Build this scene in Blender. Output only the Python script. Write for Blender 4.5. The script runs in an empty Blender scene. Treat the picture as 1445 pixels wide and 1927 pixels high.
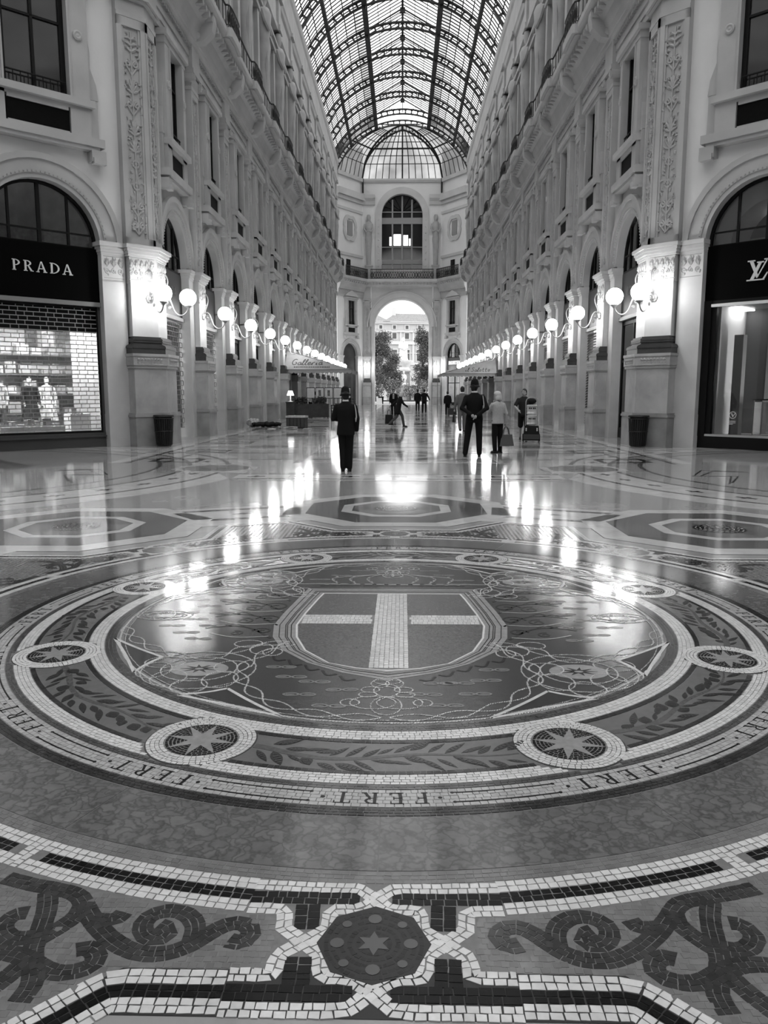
import bpy, math, random
from mathutils import Matrix, Vector, noise
R_ = math.radians
rnd = random.Random(7)
SC = bpy.context.scene
COL = SC.collection

# ------------------------------------------------------------------ camera
H = 1.6
cam_d = bpy.data.cameras.new('camera'); cam = bpy.data.objects.new('camera', cam_d); COL.objects.link(cam)
cam_d.sensor_fit = 'VERTICAL'; cam_d.sensor_height = 36.0
cam_d.lens = 36.0 * 1499.0 / 1927.0
cam_d.clip_end = 600; cam_d.clip_start = 0.05
cam.location = (0.0774, -5.5176, H)
cam.rotation_euler = (R_(90) - 0.14988, 0, 0.02265)
SC.camera = cam

# ------------------------------------------------------------------ sky, exposure
world = bpy.data.worlds.new('overcast_sky'); SC.world = world; world.use_nodes = True
wn = world.node_tree; wn.nodes.clear()
wo = wn.nodes.new('ShaderNodeOutputWorld'); wb = wn.nodes.new('ShaderNodeBackground')
wc = wn.nodes.new('ShaderNodeTexCoord'); wnz = wn.nodes.new('ShaderNodeTexNoise'); wr = wn.nodes.new('ShaderNodeMapRange')
wnz.inputs['Scale'].default_value = 2.2; wnz.inputs['Detail'].default_value = 3
wr.inputs[1].default_value = 0.3; wr.inputs[2].default_value = 0.7; wr.inputs[3].default_value = 0.86; wr.inputs[4].default_value = 1.0
wn.links.new(wc.outputs['Generated'], wnz.inputs['Vector']); wn.links.new(wnz.outputs['Fac'], wr.inputs[0])
wn.links.new(wr.outputs[0], wb.inputs['Color']); wb.inputs['Strength'].default_value = 1.3
wn.links.new(wb.outputs[0], wo.inputs[0])
SC.view_settings.view_transform = 'Standard'; SC.view_settings.look = 'None'
SC.view_settings.gamma = 1.0; SC.view_settings.use_curve_mapping = False
SC.view_settings.exposure = 1.32
SC.cycles.max_bounces = 6; SC.cycles.diffuse_bounces = 3; SC.cycles.glossy_bounces = 3
SC.cycles.transparent_max_bounces = 12; SC.cycles.caustics_reflective = False; SC.cycles.caustics_refractive = False
SC.cycles.sample_clamp_indirect = 4.0

# ------------------------------------------------------------------ materials (all greys: the photograph is black and white)
MATS = {}
def mat(name, v, rough=0.6, spec=0.4, amp=0.0, scale=3.0, bump=0.0, bscale=20.0, island=0.0, objvar=0.0, metal=0.0,
        emit=0.0, vein=0.0, vscale=2.0, detail=4.0, stretch=None, rvar=0.0, breccia=0.0):
    if name in MATS: return MATS[name]
    m = bpy.data.materials.new(name); m.use_nodes = True; MATS[name] = m
    nt = m.node_tree; N = nt.nodes; L = nt.links
    p = N['Principled BSDF']
    p.inputs['Roughness'].default_value = rough; p.inputs['Specular IOR Level'].default_value = spec
    p.inputs['Metallic'].default_value = metal
    geo = N.new('ShaderNodeNewGeometry'); pos = geo.outputs['Position']
    if stretch:
        mp = N.new('ShaderNodeMapping'); mp.inputs['Scale'].default_value = stretch; L.new(pos, mp.inputs[0]); pos = mp.outputs[0]
    cur = None
    def mul(a, b):
        mm = N.new('ShaderNodeMath'); mm.operation = 'MULTIPLY'
        for i, t in enumerate((a, b)):
            if isinstance(t, (int, float)): mm.inputs[i].default_value = t
            else: L.new(t, mm.inputs[i])
        return mm.outputs[0]
    def rng(src, a0, a1, b0, b1):
        r = N.new('ShaderNodeMapRange'); L.new(src, r.inputs[0])
        for i, t in zip((1, 2, 3, 4), (a0, a1, b0, b1)): r.inputs[i].default_value = t
        return r.outputs[0]
    cur = None
    if amp:
        n = N.new('ShaderNodeTexNoise'); n.inputs['Scale'].default_value = scale; n.inputs['Detail'].default_value = detail
        L.new(pos, n.inputs['Vector']); cur = rng(n.outputs['Fac'], 0.25, 0.75, 1 - amp, 1 + amp)
    if vein:
        n = N.new('ShaderNodeTexNoise'); n.inputs['Scale'].default_value = vscale; n.inputs['Detail'].default_value = 5
        n.inputs['Distortion'].default_value = 1.2; L.new(pos, n.inputs['Vector'])
        a = N.new('ShaderNodeMath'); a.operation = 'SUBTRACT'; L.new(n.outputs['Fac'], a.inputs[0]); a.inputs[1].default_value = 0.5
        b = N.new('ShaderNodeMath'); b.operation = 'ABSOLUTE'; L.new(a.outputs[0], b.inputs[0])
        o = rng(b.outputs[0], 0.0, 0.05, 1 - vein, 1.0); cur = o if cur is None else mul(cur, o)
    if breccia:
        w = N.new('ShaderNodeTexNoise'); w.inputs['Scale'].default_value = vscale*1.5; w.inputs['Detail'].default_value = 3; L.new(pos, w.inputs['Vector'])
        mxv = N.new('ShaderNodeMixRGB'); mxv.blend_type = 'ADD'; mxv.inputs[0].default_value = .16; L.new(pos, mxv.inputs[1]); L.new(w.outputs['Color'], mxv.inputs[2])
        vo = N.new('ShaderNodeTexVoronoi'); vo.feature = 'DISTANCE_TO_EDGE'; vo.inputs['Scale'].default_value = vscale*2.2; L.new(mxv.outputs[0], vo.inputs['Vector'])
        o = rng(vo.outputs['Distance'], 0.0, 0.16, 1 - breccia, 1.0)
        v2 = N.new('ShaderNodeTexVoronoi'); v2.inputs['Scale'].default_value = vscale*2.2; L.new(mxv.outputs[0], v2.inputs['Vector'])
        sp = N.new('ShaderNodeSeparateColor'); L.new(v2.outputs['Color'], sp.inputs[0]); o2 = rng(sp.outputs[0], 0, 1, 1-breccia*.35, 1+breccia*.3)
        o = mul(o, o2); cur = o if cur is None else mul(cur, o)
    if island:
        o = rng(geo.outputs['Random Per Island'], 0, 1, 1 - island, 1 + island); cur = o if cur is None else mul(cur, o)
    if objvar:
        oi = N.new('ShaderNodeObjectInfo'); o = rng(oi.outputs['Random'], 0, 1, 1 - objvar, 1 + objvar)
        cur = o if cur is None else mul(cur, o)
    if cur is None: p.inputs['Base Color'].default_value = (v, v, v, 1)
    else:
        o = mul(cur, v); cc = N.new('ShaderNodeCombineColor')
        for i in range(3): L.new(o, cc.inputs[i])
        L.new(cc.outputs[0], p.inputs['Base Color'])
    if rvar:
        n = N.new('ShaderNodeTexNoise'); n.inputs['Scale'].default_value = 0.9; n.inputs['Detail'].default_value = 5
        L.new(pos, n.inputs['Vector']); L.new(rng(n.outputs['Fac'], 0.3, 0.7, rough - rvar, rough + rvar), p.inputs['Roughness'])
    if bump:
        n = N.new('ShaderNodeTexNoise'); n.inputs['Scale'].default_value = bscale; n.inputs['Detail'].default_value = 3
        L.new(pos, n.inputs['Vector']); b = N.new('ShaderNodeBump'); b.inputs['Strength'].default_value = bump
        b.inputs['Distance'].default_value = 0.02; L.new(n.outputs['Fac'], b.inputs['Height']); L.new(b.outputs[0], p.inputs['Normal'])
    if emit:
        p.inputs['Emission Color'].default_value = (1, 1, 1, 1); p.inputs['Emission Strength'].default_value = emit
    return m
def glassmat(name, tint=0.9, refl=0.12, milk=0.0, milkv=0.8, noise_amp=0.0, rough=0.02):
    """thin pane: straight-through tint, mirror reflection by fresnel, optional milky film"""
    if name in MATS: return MATS[name]
    m = bpy.data.materials.new(name); m.use_nodes = True; MATS[name] = m
    nt = m.node_tree; N = nt.nodes; L = nt.links; N.clear()
    out = N.new('ShaderNodeOutputMaterial'); tr = N.new('ShaderNodeBsdfTransparent'); gl = N.new('ShaderNodeBsdfGlossy')
    tr.inputs[0].default_value = (tint,) * 3 + (1,); gl.inputs['Roughness'].default_value = rough
    fr = N.new('ShaderNodeFresnel'); fr.inputs[0].default_value = 1.5
    mx = N.new('ShaderNodeMixShader'); ad = N.new('ShaderNodeMath'); ad.operation = 'ADD'; ad.inputs[1].default_value = refl; ad.use_clamp = True
    L.new(fr.outputs[0], ad.inputs[0]); L.new(ad.outputs[0], mx.inputs[0])
    src = tr.outputs[0]
    if milk:
        tl = N.new('ShaderNodeBsdfTranslucent'); tl.inputs[0].default_value = (milkv,) * 3 + (1,)
        m2 = N.new('ShaderNodeMixShader'); m2.inputs[0].default_value = milk
        L.new(tr.outputs[0], m2.inputs[1]); L.new(tl.outputs[0], m2.inputs[2]); src = m2.outputs[0]
    if noise_amp:
        g = N.new('ShaderNodeNewGeometry'); n = N.new('ShaderNodeTexNoise'); n.inputs['Scale'].default_value = 0.45
        L.new(g.outputs['Position'], n.inputs['Vector']); r = N.new('ShaderNodeMapRange'); L.new(n.outputs['Fac'], r.inputs[0])
        r.inputs[1].default_value = .3; r.inputs[2].default_value = .7; r.inputs[3].default_value = tint - noise_amp; r.inputs[4].default_value = tint + noise_amp
        L.new(r.outputs[0], tr.inputs[0])
    L.new(src, mx.inputs[1]); L.new(gl.outputs[0], mx.inputs[2]); L.new(mx.outputs[0], out.inputs[0])
    return m

def roofmat(name, tint, amp):
    """roof glass: lets the sky through with a cloudy tint"""
    m = bpy.data.materials.new(name); m.use_nodes = True; MATS[name] = m
    nt = m.node_tree; N = nt.nodes; L = nt.links; N.clear()
    out = N.new('ShaderNodeOutputMaterial'); tr = N.new('ShaderNodeBsdfTransparent'); tl = N.new('ShaderNodeBsdfTranslucent')
    mx = N.new('ShaderNodeMixShader'); mx.inputs[0].default_value = .08; tl.inputs[0].default_value = (.9,.9,.9,1)
    g = N.new('ShaderNodeNewGeometry'); n = N.new('ShaderNodeTexNoise'); n.inputs['Scale'].default_value = 0.45
    L.new(g.outputs['Position'], n.inputs['Vector']); r = N.new('ShaderNodeMapRange'); L.new(n.outputs['Fac'], r.inputs[0])
    for i, v in zip((1,2,3,4), (.3,.7,tint-amp,min(1,tint+amp))): r.inputs[i].default_value = v
    L.new(r.outputs[0], tr.inputs[0]); L.new(tr.outputs[0], mx.inputs[1]); L.new(tl.outputs[0], mx.inputs[2]); L.new(mx.outputs[0], out.inputs[0])
    return m

# ------------------------------------------------------------------ mesh builder
I4 = Matrix.Identity(4)
def TR(x=0, y=0, z=0, rz=0, rx=0, ry=0, s=1.0):
    return Matrix.Translation((x, y, z)) @ Matrix.Rotation(rz, 4, 'Z') @ Matrix.Rotation(ry, 4, 'Y') @ Matrix.Rotation(rx, 4, 'X') @ Matrix.Scale(s, 4)
class MB:
    def __init__(self, M=None): self.v = []; self.f = []; self.M = M
    def add(self, vs, fs, M=None):
        n = len(self.v); T = M if M is not None else self.M
        if T is not None: vs = [T @ Vector(p) for p in vs]
        self.v.extend(tuple(p) for p in vs); self.f.extend(tuple(i + n for i in f) for f in fs); return self
    def box(self, x0, x1, y0, y1, z0, z1, M=None):
        return self.add([(x0,y0,z0),(x1,y0,z0),(x1,y1,z0),(x0,y1,z0),(x0,y0,z1),(x1,y0,z1),(x1,y1,z1),(x0,y1,z1)],
                 [(3,2,1,0),(4,5,6,7),(0,1,5,4),(1,2,6,5),(2,3,7,6),(3,0,4,7)], M)
    def taper(self, x0,x1,y0,y1,z0, X0,X1,Y0,Y1,z1, M=None):
        return self.add([(x0,y0,z0),(x1,y0,z0),(x1,y1,z0),(x0,y1,z0),(X0,Y0,z1),(X1,Y0,z1),(X1,Y1,z1),(X0,Y1,z1)],
                 [(3,2,1,0),(4,5,6,7),(0,1,5,4),(1,2,6,5),(2,3,7,6),(3,0,4,7)], M)
    def prism(self, poly, z0, z1, M=None, bottom=True):
        n = len(poly)
        vs = [(p[0],p[1],z0) for p in poly] + [(p[0],p[1],z1) for p in poly]
        fs = [tuple(range(n, 2*n))] + [(i, (i+1)%n, n+(i+1)%n, n+i) for i in range(n)]
        if bottom: fs.append(tuple(reversed(range(n))))
        return self.add(vs, fs, M)
    def ring(self, inner, outer, z0, z1, M=None, closed=True):
        """band between two polylines of equal length"""
        n = len(inner); m = n if closed else n-1
        vs = [(p[0],p[1],z1) for p in inner] + [(p[0],p[1],z1) for p in outer] + [(p[0],p[1],z0) for p in inner] + [(p[0],p[1],z0) for p in outer]
        fs = []
        for i in range(m):
            j = (i+1) % n
            fs += [(i,n+i,n+j,j),(n+i,3*n+i,3*n+j,n+j),(2*n+i,i,j,2*n+j),(2*n+j,3*n+j,3*n+i,2*n+i)]
        if not closed: fs += [(0,2*n,3*n,n),(n-1,2*n-1,4*n-1,3*n-1)]
        return self.add(vs, fs, M)
    def lathe(self, prof, n=16, M=None, a0=0.0, a1=2*math.pi, sx=1.0, sy=1.0):
        full = abs(a1-a0-2*math.pi) < 1e-6; m = n if full else n+1
        vs = []; fs = []
        for i in range(m):
            a = a0 + (a1-a0)*i/n
            for r, z in prof: vs.append((r*math.cos(a)*sx, r*math.sin(a)*sy, z))
        k = len(prof)
        for i in range(n):
            j = (i+1) % m
            for q in range(k-1): fs.append((i*k+q, j*k+q, j*k+q+1, i*k+q+1))
        return self.add(vs, fs, M)
    def tube(self, pts, r, n=6, M=None, cap=True, closed=False, flat=1.0):
        pts = [Vector(p) for p in pts]; k = len(pts)
        if k < 2: return self
        rs = r if isinstance(r, (list, tuple)) else [r]*k
        up = Vector((0,0,1)); vs = []; fs = []; pn = None
        for i, p in enumerate(pts):
            if closed: t = pts[(i+1)%k] - pts[i-1]
            else: t = pts[min(i+1,k-1)] - pts[max(i-1,0)]
            if t.length < 1e-9: t = Vector((0,0,1))
            t.normalize()
            if pn is None:
                a = up if abs(t.dot(up)) < 0.9 else Vector((1,0,0)); nn = t.cross(a).normalized()
            else:
                nn = pn - t*pn.dot(t); nn = nn.normalized() if nn.length > 1e-6 else t.orthogonal().normalized()
            pn = nn; b = t.cross(nn)
            for q in range(n):
                a = 2*math.pi*q/n; vs.append(p + (nn*math.cos(a) + b*math.sin(a)*flat)*rs[i])
        m = k if closed else k-1
        for i in range(m):
            j = (i+1) % k
            for q in range(n): fs.append((i*n+q, i*n+(q+1)%n, j*n+(q+1)%n, j*n+q))
        if cap and not closed: fs += [tuple(reversed(range(n))), tuple(range((k-1)*n, k*n))]
        return self.add(vs, fs, M)
    def ball(self, c, r, n=10, m=6, M=None, sc=(1,1,1)):
        vs = [(c[0],c[1],c[2]-r*sc[2])]; fs = []
        for j in range(1, m):
            ph = -math.pi/2 + math.pi*j/m
            for i in range(n):
                a = 2*math.pi*i/n
                vs.append((c[0]+r*sc[0]*math.cos(ph)*math.cos(a), c[1]+r*sc[1]*math.cos(ph)*math.sin(a), c[2]+r*sc[2]*math.sin(ph)))
        vs.append((c[0],c[1],c[2]+r*sc[2])); T = len(vs)-1
        for i in range(n): fs.append((0, 1+(i+1)%n, 1+i)); fs.append((T, 1+(m-2)*n+i, 1+(m-2)*n+(i+1)%n))
        for j in range(m-2):
            for i in range(n): fs.append((1+j*n+i, 1+j*n+(i+1)%n, 1+(j+1)*n+(i+1)%n, 1+(j+1)*n+i))
        return self.add(vs, fs, M)
    def profile_y(self, prof, y0, y1, M=None, caps=True):
        """closed profile of (x,z) points run along y"""
        n = len(prof)
        vs = [(x,y0,z) for x,z in prof] + [(x,y1,z) for x,z in prof]
        fs = [(i,(i+1)%n,n+(i+1)%n,n+i) for i in range(n)]
        if caps: fs += [tuple(reversed(range(n))), tuple(range(n,2*n))]
        return self.add(vs, fs, M)
    def mesh(self, name, smooth=False):
        me = bpy.data.meshes.new(name); me.from_pydata(self.v, [], self.f); me.update()
        if smooth:
            me.polygons.foreach_set('use_smooth', [True]*len(me.polygons))
            try: me.set_sharp_from_angle(angle=R_(40))
            except Exception: pass
        return me
    def obj(self, name, m, parent=None, smooth=False, M=None, **kw):
        return link(name, self.mesh(name, smooth), m, parent, M, **kw)
def link(name, me, m=None, parent=None, M=None, label=None, cat=None, group=None, kind=None):
    if m is not None and len(me.materials) == 0: me.materials.append(m)
    o = bpy.data.objects.new(name, me); COL.objects.link(o)
    if parent is not None: o.parent = parent
    if M is not None: o.matrix_basis = M
    return tag(o, label, cat, group, kind)
def tag(o, label=None, cat=None, group=None, kind=None):
    if label: o['label'] = label
    if cat: o['category'] = cat
    if group: o['group'] = group
    if kind: o['kind'] = kind
    return o
def empty(name, M=None, parent=None, **kw):
    o = bpy.data.objects.new(name, None); COL.objects.link(o); o.empty_display_size = 0.1
    if parent is not None: o.parent = parent
    if M is not None: o.matrix_basis = M
    return tag(o, **kw)
def copy_tree(src, M=None, parent=None, label=None):
    c = src.copy(); COL.objects.link(c); c.parent = parent
    if M is not None: c.matrix_basis = M
    if label: c['label'] = label
    for ch in list(src.children): copy_tree(ch, None, c)
    return c
def arc(cx, cy, r, a0, a1, n):
    return [(cx + r*math.cos(R_(a0+(a1-a0)*i/n)), cy + r*math.sin(R_(a0+(a1-a0)*i/n))) for i in range(n+1)]
def smooth_path(pts, it=2):
    for _ in range(it):
        q = [pts[0]]
        for a, b in zip(pts[:-1], pts[1:]):
            q.append(tuple(a[i]*.75+b[i]*.25 for i in range(len(a)))); q.append(tuple(a[i]*.25+b[i]*.75 for i in range(len(a))))
        q.append(pts[-1]); pts = q
    return pts
# ------------------------------------------------------------------ floor materials
FR = 0.075
M_floor = mat('floor_grey_marble', 0.28, 0.105, 0.5, bump=0.02, bscale=2.6, amp=0.18, scale=1.3, vein=0.10, vscale=1.1, rvar=0.02)
M_slabmid = mat('slab_mid_grey', 0.16, FR, 0.5, bump=0.02, bscale=2.6, amp=0.2, scale=6, vein=0.12, vscale=3, objvar=0.08, rvar=0.02)
M_slabmarble = mat('slab_mottled_marble', 0.125, 0.10, 0.4, amp=0.16, scale=24, vscale=8.0, breccia=.42, objvar=0.06, detail=6)
M_slabdark = mat('slab_dark_grey', 0.11, FR, 0.5, bump=0.02, bscale=2.6, amp=0.16, scale=5, vein=0.1, vscale=3, objvar=0.1, rvar=0.02)
M_slablight = mat('slab_light_marble', 0.50, FR, 0.5, bump=0.02, bscale=2.6, amp=0.10, scale=3, vein=0.08, vscale=2, objvar=0.06, rvar=0.02)
M_slabpale = mat('slab_pale_grey', 0.34, FR, 0.5, bump=0.02, bscale=2.6, amp=0.12, scale=3, vein=0.08, vscale=2, objvar=0.08, rvar=0.02)
M_black = mat('slab_black_marble', 0.022, FR, 0.5, amp=0.3, scale=4)
M_grout = mat('mosaic_bedding', 0.07, 0.35, 0.3, amp=0.3, scale=30)
M_groutl = mat('mosaic_bedding_light', 0.17, 0.35, 0.3, amp=0.25, scale=30)
M_tw = mat('tessera_white', 0.58, 0.10, 0.5, amp=0.1, scale=40, island=0.10, objvar=0.09)
M_tk = mat('tessera_black', 0.007, 0.2, 0.12, amp=0.3, scale=40, island=0.4, objvar=0.35)
M_tg = mat('tessera_grey', 0.155, 0.10, 0.4, amp=0.2, scale=9, island=0.13, objvar=0.13)
M_td = mat('tessera_dark_grey', 0.040, 0.10, 0.3, amp=0.2, scale=30, island=0.28, objvar=0.25)
M_tm = mat('tessera_mid_grey', 0.09, 0.10, 0.45, amp=0.15, scale=30, island=0.2, objvar=0.2)
M_tl = mat('tessera_pale', 0.37, 0.10, 0.5, amp=0.1, scale=40, island=0.12)
M_field = mat('shield_field_dark', 0.048, 0.10, 0.5, amp=0.14, scale=22, bump=0.05, bscale=160)
M_laurelbg = mat('laurel_field_grey', 0.125, 0.10, 0.45, amp=0.12, scale=20, bump=0.06, bscale=170)
M_quart = mat('shield_quarter_grey', 0.085, 0.2, 0.45, amp=0.35, scale=60, detail=2)
M_frame = mat('shield_frame_grey', 0.25, 0.18, 0.5, amp=0.16, scale=25)
M_knot = mat('knot_pale_grey', 0.17, 0.2, 0.5, amp=0.2, scale=50)
M_line = mat('mosaic_line_black', 0.008, 0.2, 0.2)

CAMXY = (0.0774, -5.5176)
def Rk(k, p):                      # eightfold local frame: v points outward along 90+45k degrees
    a = R_(45*k); c, s = math.cos(a), math.sin(a); return (p[0]*c - p[1]*s, p[0]*s + p[1]*c)
def path_frame(pts):
    n = len(pts); nor = []
    for i in range(n):
        a = pts[max(i-1,0)]; b = pts[min(i+1,n-1)]
        dx, dy = b[0]-a[0], b[1]-a[1]; l = math.hypot(dx,dy) or 1; nor.append((-dy/l, dx/l))
    s = [0]
    for a, b in zip(pts[:-1], pts[1:]): s.append(s[-1] + math.hypot(b[0]-a[0], b[1]-a[1]))
    return nor, s
def path_at(pts, nor, s, t):
    t = max(0, min(s[-1], t)); lo, hi = 0, len(s)-1
    while hi - lo > 1:
        m = (lo+hi)//2
        if s[m] <= t: lo = m
        else: hi = m
    d = s[hi]-s[lo] or 1; u = (t-s[lo])/d
    p = tuple(pts[lo][i]*(1-u)+pts[hi][i]*u for i in (0,1)); nn = tuple(nor[lo][i]*(1-u)+nor[hi][i]*u for i in (0,1))
    l = math.hypot(*nn) or 1; return p, (nn[0]/l, nn[1]/l)
def tess(pts, edges, L=0.026, gap=0.0022, jit=0.18, slant=0.0, stagger=True):
    """rows of tesserae along a path; edges = offsets of the row borders; returns quads"""
    nor, s = path_frame(pts); out = []
    T = s[-1]
    if T < L*0.4: return out
    for r, (ea, eb) in enumerate(zip(edges[:-1], edges[1:])):
        n = max(1, int(round(T/L))); cuts = [0.0]
        for i in range(1, n): cuts.append(T*(i + (0.5*(r%2) if stagger else 0)*0.6 + rnd.uniform(-jit,jit))/n)
        cuts.append(T); cuts.sort()
        g = gap*0.5; a, b = (ea+g, eb-g) if eb > ea else (ea-g, eb+g)
        for t0, t1 in zip(cuts[:-1], cuts[1:]):
            if t1 - t0 < gap*2: continue
            q = []
            for t, o, sl in ((t0+g,a,-slant),(t1-g,a,-slant),(t1-g,b,slant),(t0+g,b,slant)):
                p, nn = path_at(pts, nor, s, t+sl); j = gap*0.45
                q.append((p[0]+nn[0]*o+rnd.uniform(-j,j), p[1]+nn[1]*o+rnd.uniform(-j,j)))
            out.append(q)
    return out
def quads_mesh(name, quads, z0, z1):
    v = []; f = []
    for q in quads:
        n = len(v); h = z1 + rnd.uniform(-0.0004, 0.0004)
        cx = sum(p[0] for p in q)/4; cy = sum(p[1] for p in q)/4
        for p in q: v.append((p[0],p[1],z0))
        for p in q: v.append((cx+(p[0]-cx)*0.97, cy+(p[1]-cy)*0.97, h))
        f += [(n+4,n+5,n+6,n+7),(n,n+1,n+5,n+4),(n+1,n+2,n+6,n+5),(n+2,n+3,n+7,n+6),(n+3,n,n+4,n+7)]
    me = bpy.data.meshes.new(name); me.from_pydata(v, [], f); me.update(); return me
def dist(q): return math.hypot(q[0][0]-CAMXY[0], q[0][1]-CAMXY[1])
def visible(q):
    x, y = q[0]; d = y - CAMXY[1]
    return d > 1.9 and abs(x - CAMXY[0] + 0.02*d) < 0.47*d + 0.06
def lay(name, quads, m, parent, z0, z1, single=0):
    """the largest-showing `single` tesserae as objects, the rest joined"""
    quads = [q for q in quads if q]
    if single:
        quads.sort(key=lambda q: dist(q) if visible(q) else 1e3 + dist(q))
        for q in quads[:single]: link(name, quads_mesh(name, [q], z0, z1), m, parent)
        quads = quads[single:]
    if quads: link(name + '_bed', quads_mesh(name + '_bed', quads, z0, z1), m, parent, kind='stuff')
def circ(r, a0=0, a1=360, n=180, cx=0, cy=0): return arc(cx, cy, r, a0, a1, n)

# ------------------------------------------------------------------ floor
floor = MB().box(-46, 46, -30, 95.5, -0.3, 0.0).obj('floor', M_floor, kind='structure',
        label='polished grey marble floor with inlaid mosaic patterns', cat='floor')
def fpart(name, m, polys, z, parent=floor, **kw):
    b = MB()
    for p in polys: b.prism(p, 0.0, z, bottom=False)
    return b.obj(name, m, parent, **kw)
def fring(name, m, r0, r1, z, parent=floor, n=144, **kw):
    return MB().ring(circ(r0, n=n)[:-1], circ(r1, n=n)[:-1], 0, z).obj(name, m, parent, **kw)

# central medallion ------------------------------------------------
med = fpart('medallion', M_grout, [circ(2.70, n=180)[:-1]], 0.002)
tag(med, label='round coat of arms mosaic in the middle of the floor')
fpart('shield_ground', M_field, [circ(1.815, n=144)[:-1]], 0.0034, med)
fring('laurel_ring', M_laurelbg, 2.066, 2.352, 0.0034, med)
W = []; K = []; G = []; D = []; Dm = []
def cpath(r, a0=0.0, a1=360.0): return circ(r, a0, a1, max(8, int(abs(a1-a0)*r*0.9)))
# guilloche bands
def ringrows(r0, r1, n): return [r0 + (r1-r0)*i/n - r0 for i in range(n+1)]
DISC = 2.212
for r0, r1, rows in ((1.932, 2.028, 4), (2.366, 2.450, 4)):
    W += [q for q in tess(list(reversed(cpath(r0))), ringrows(r0, r1, rows), 0.034)
          if all(math.hypot(q[0][0]-DISC*math.cos(R_(22.5+45*k)), q[0][1]-DISC*math.sin(R_(22.5+45*k))) > 0.252 for k in range(8))]
for r0, r1, bag, n in ((2.031,2.062,'d',1),(2.334,2.363,'d',1),(1.862,1.928,'m',3),(2.453,2.492,'m',2),(2.634,2.695,'d',3)):
    qs = tess(list(reversed(cpath(r0))), ringrows(r0, r1, n), 0.03)
    qs = [q for q in qs if all(math.hypot(q[0][0]-DISC*math.cos(R_(22.5+45*k)), q[0][1]-DISC*math.sin(R_(22.5+45*k))) > 0.26 for k in range(8))]
    (D if bag == 'd' else Dm).extend(qs)
lay('tessera', W, M_tw, med, 0.002, 0.0050, 150)
lay('dark_tessera', D, M_td, med, 0.002, 0.0046, 60)
lay('grey_tessera', Dm, M_tm, med, 0.002, 0.0046, 40)
# letter band
P = tess(list(reversed(cpath(2.495))), ringrows(2.495, 2.631, 5), 0.032)
lay('pale_tessera', P, M_tl, med, 0.002, 0.0046, 90)

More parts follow.
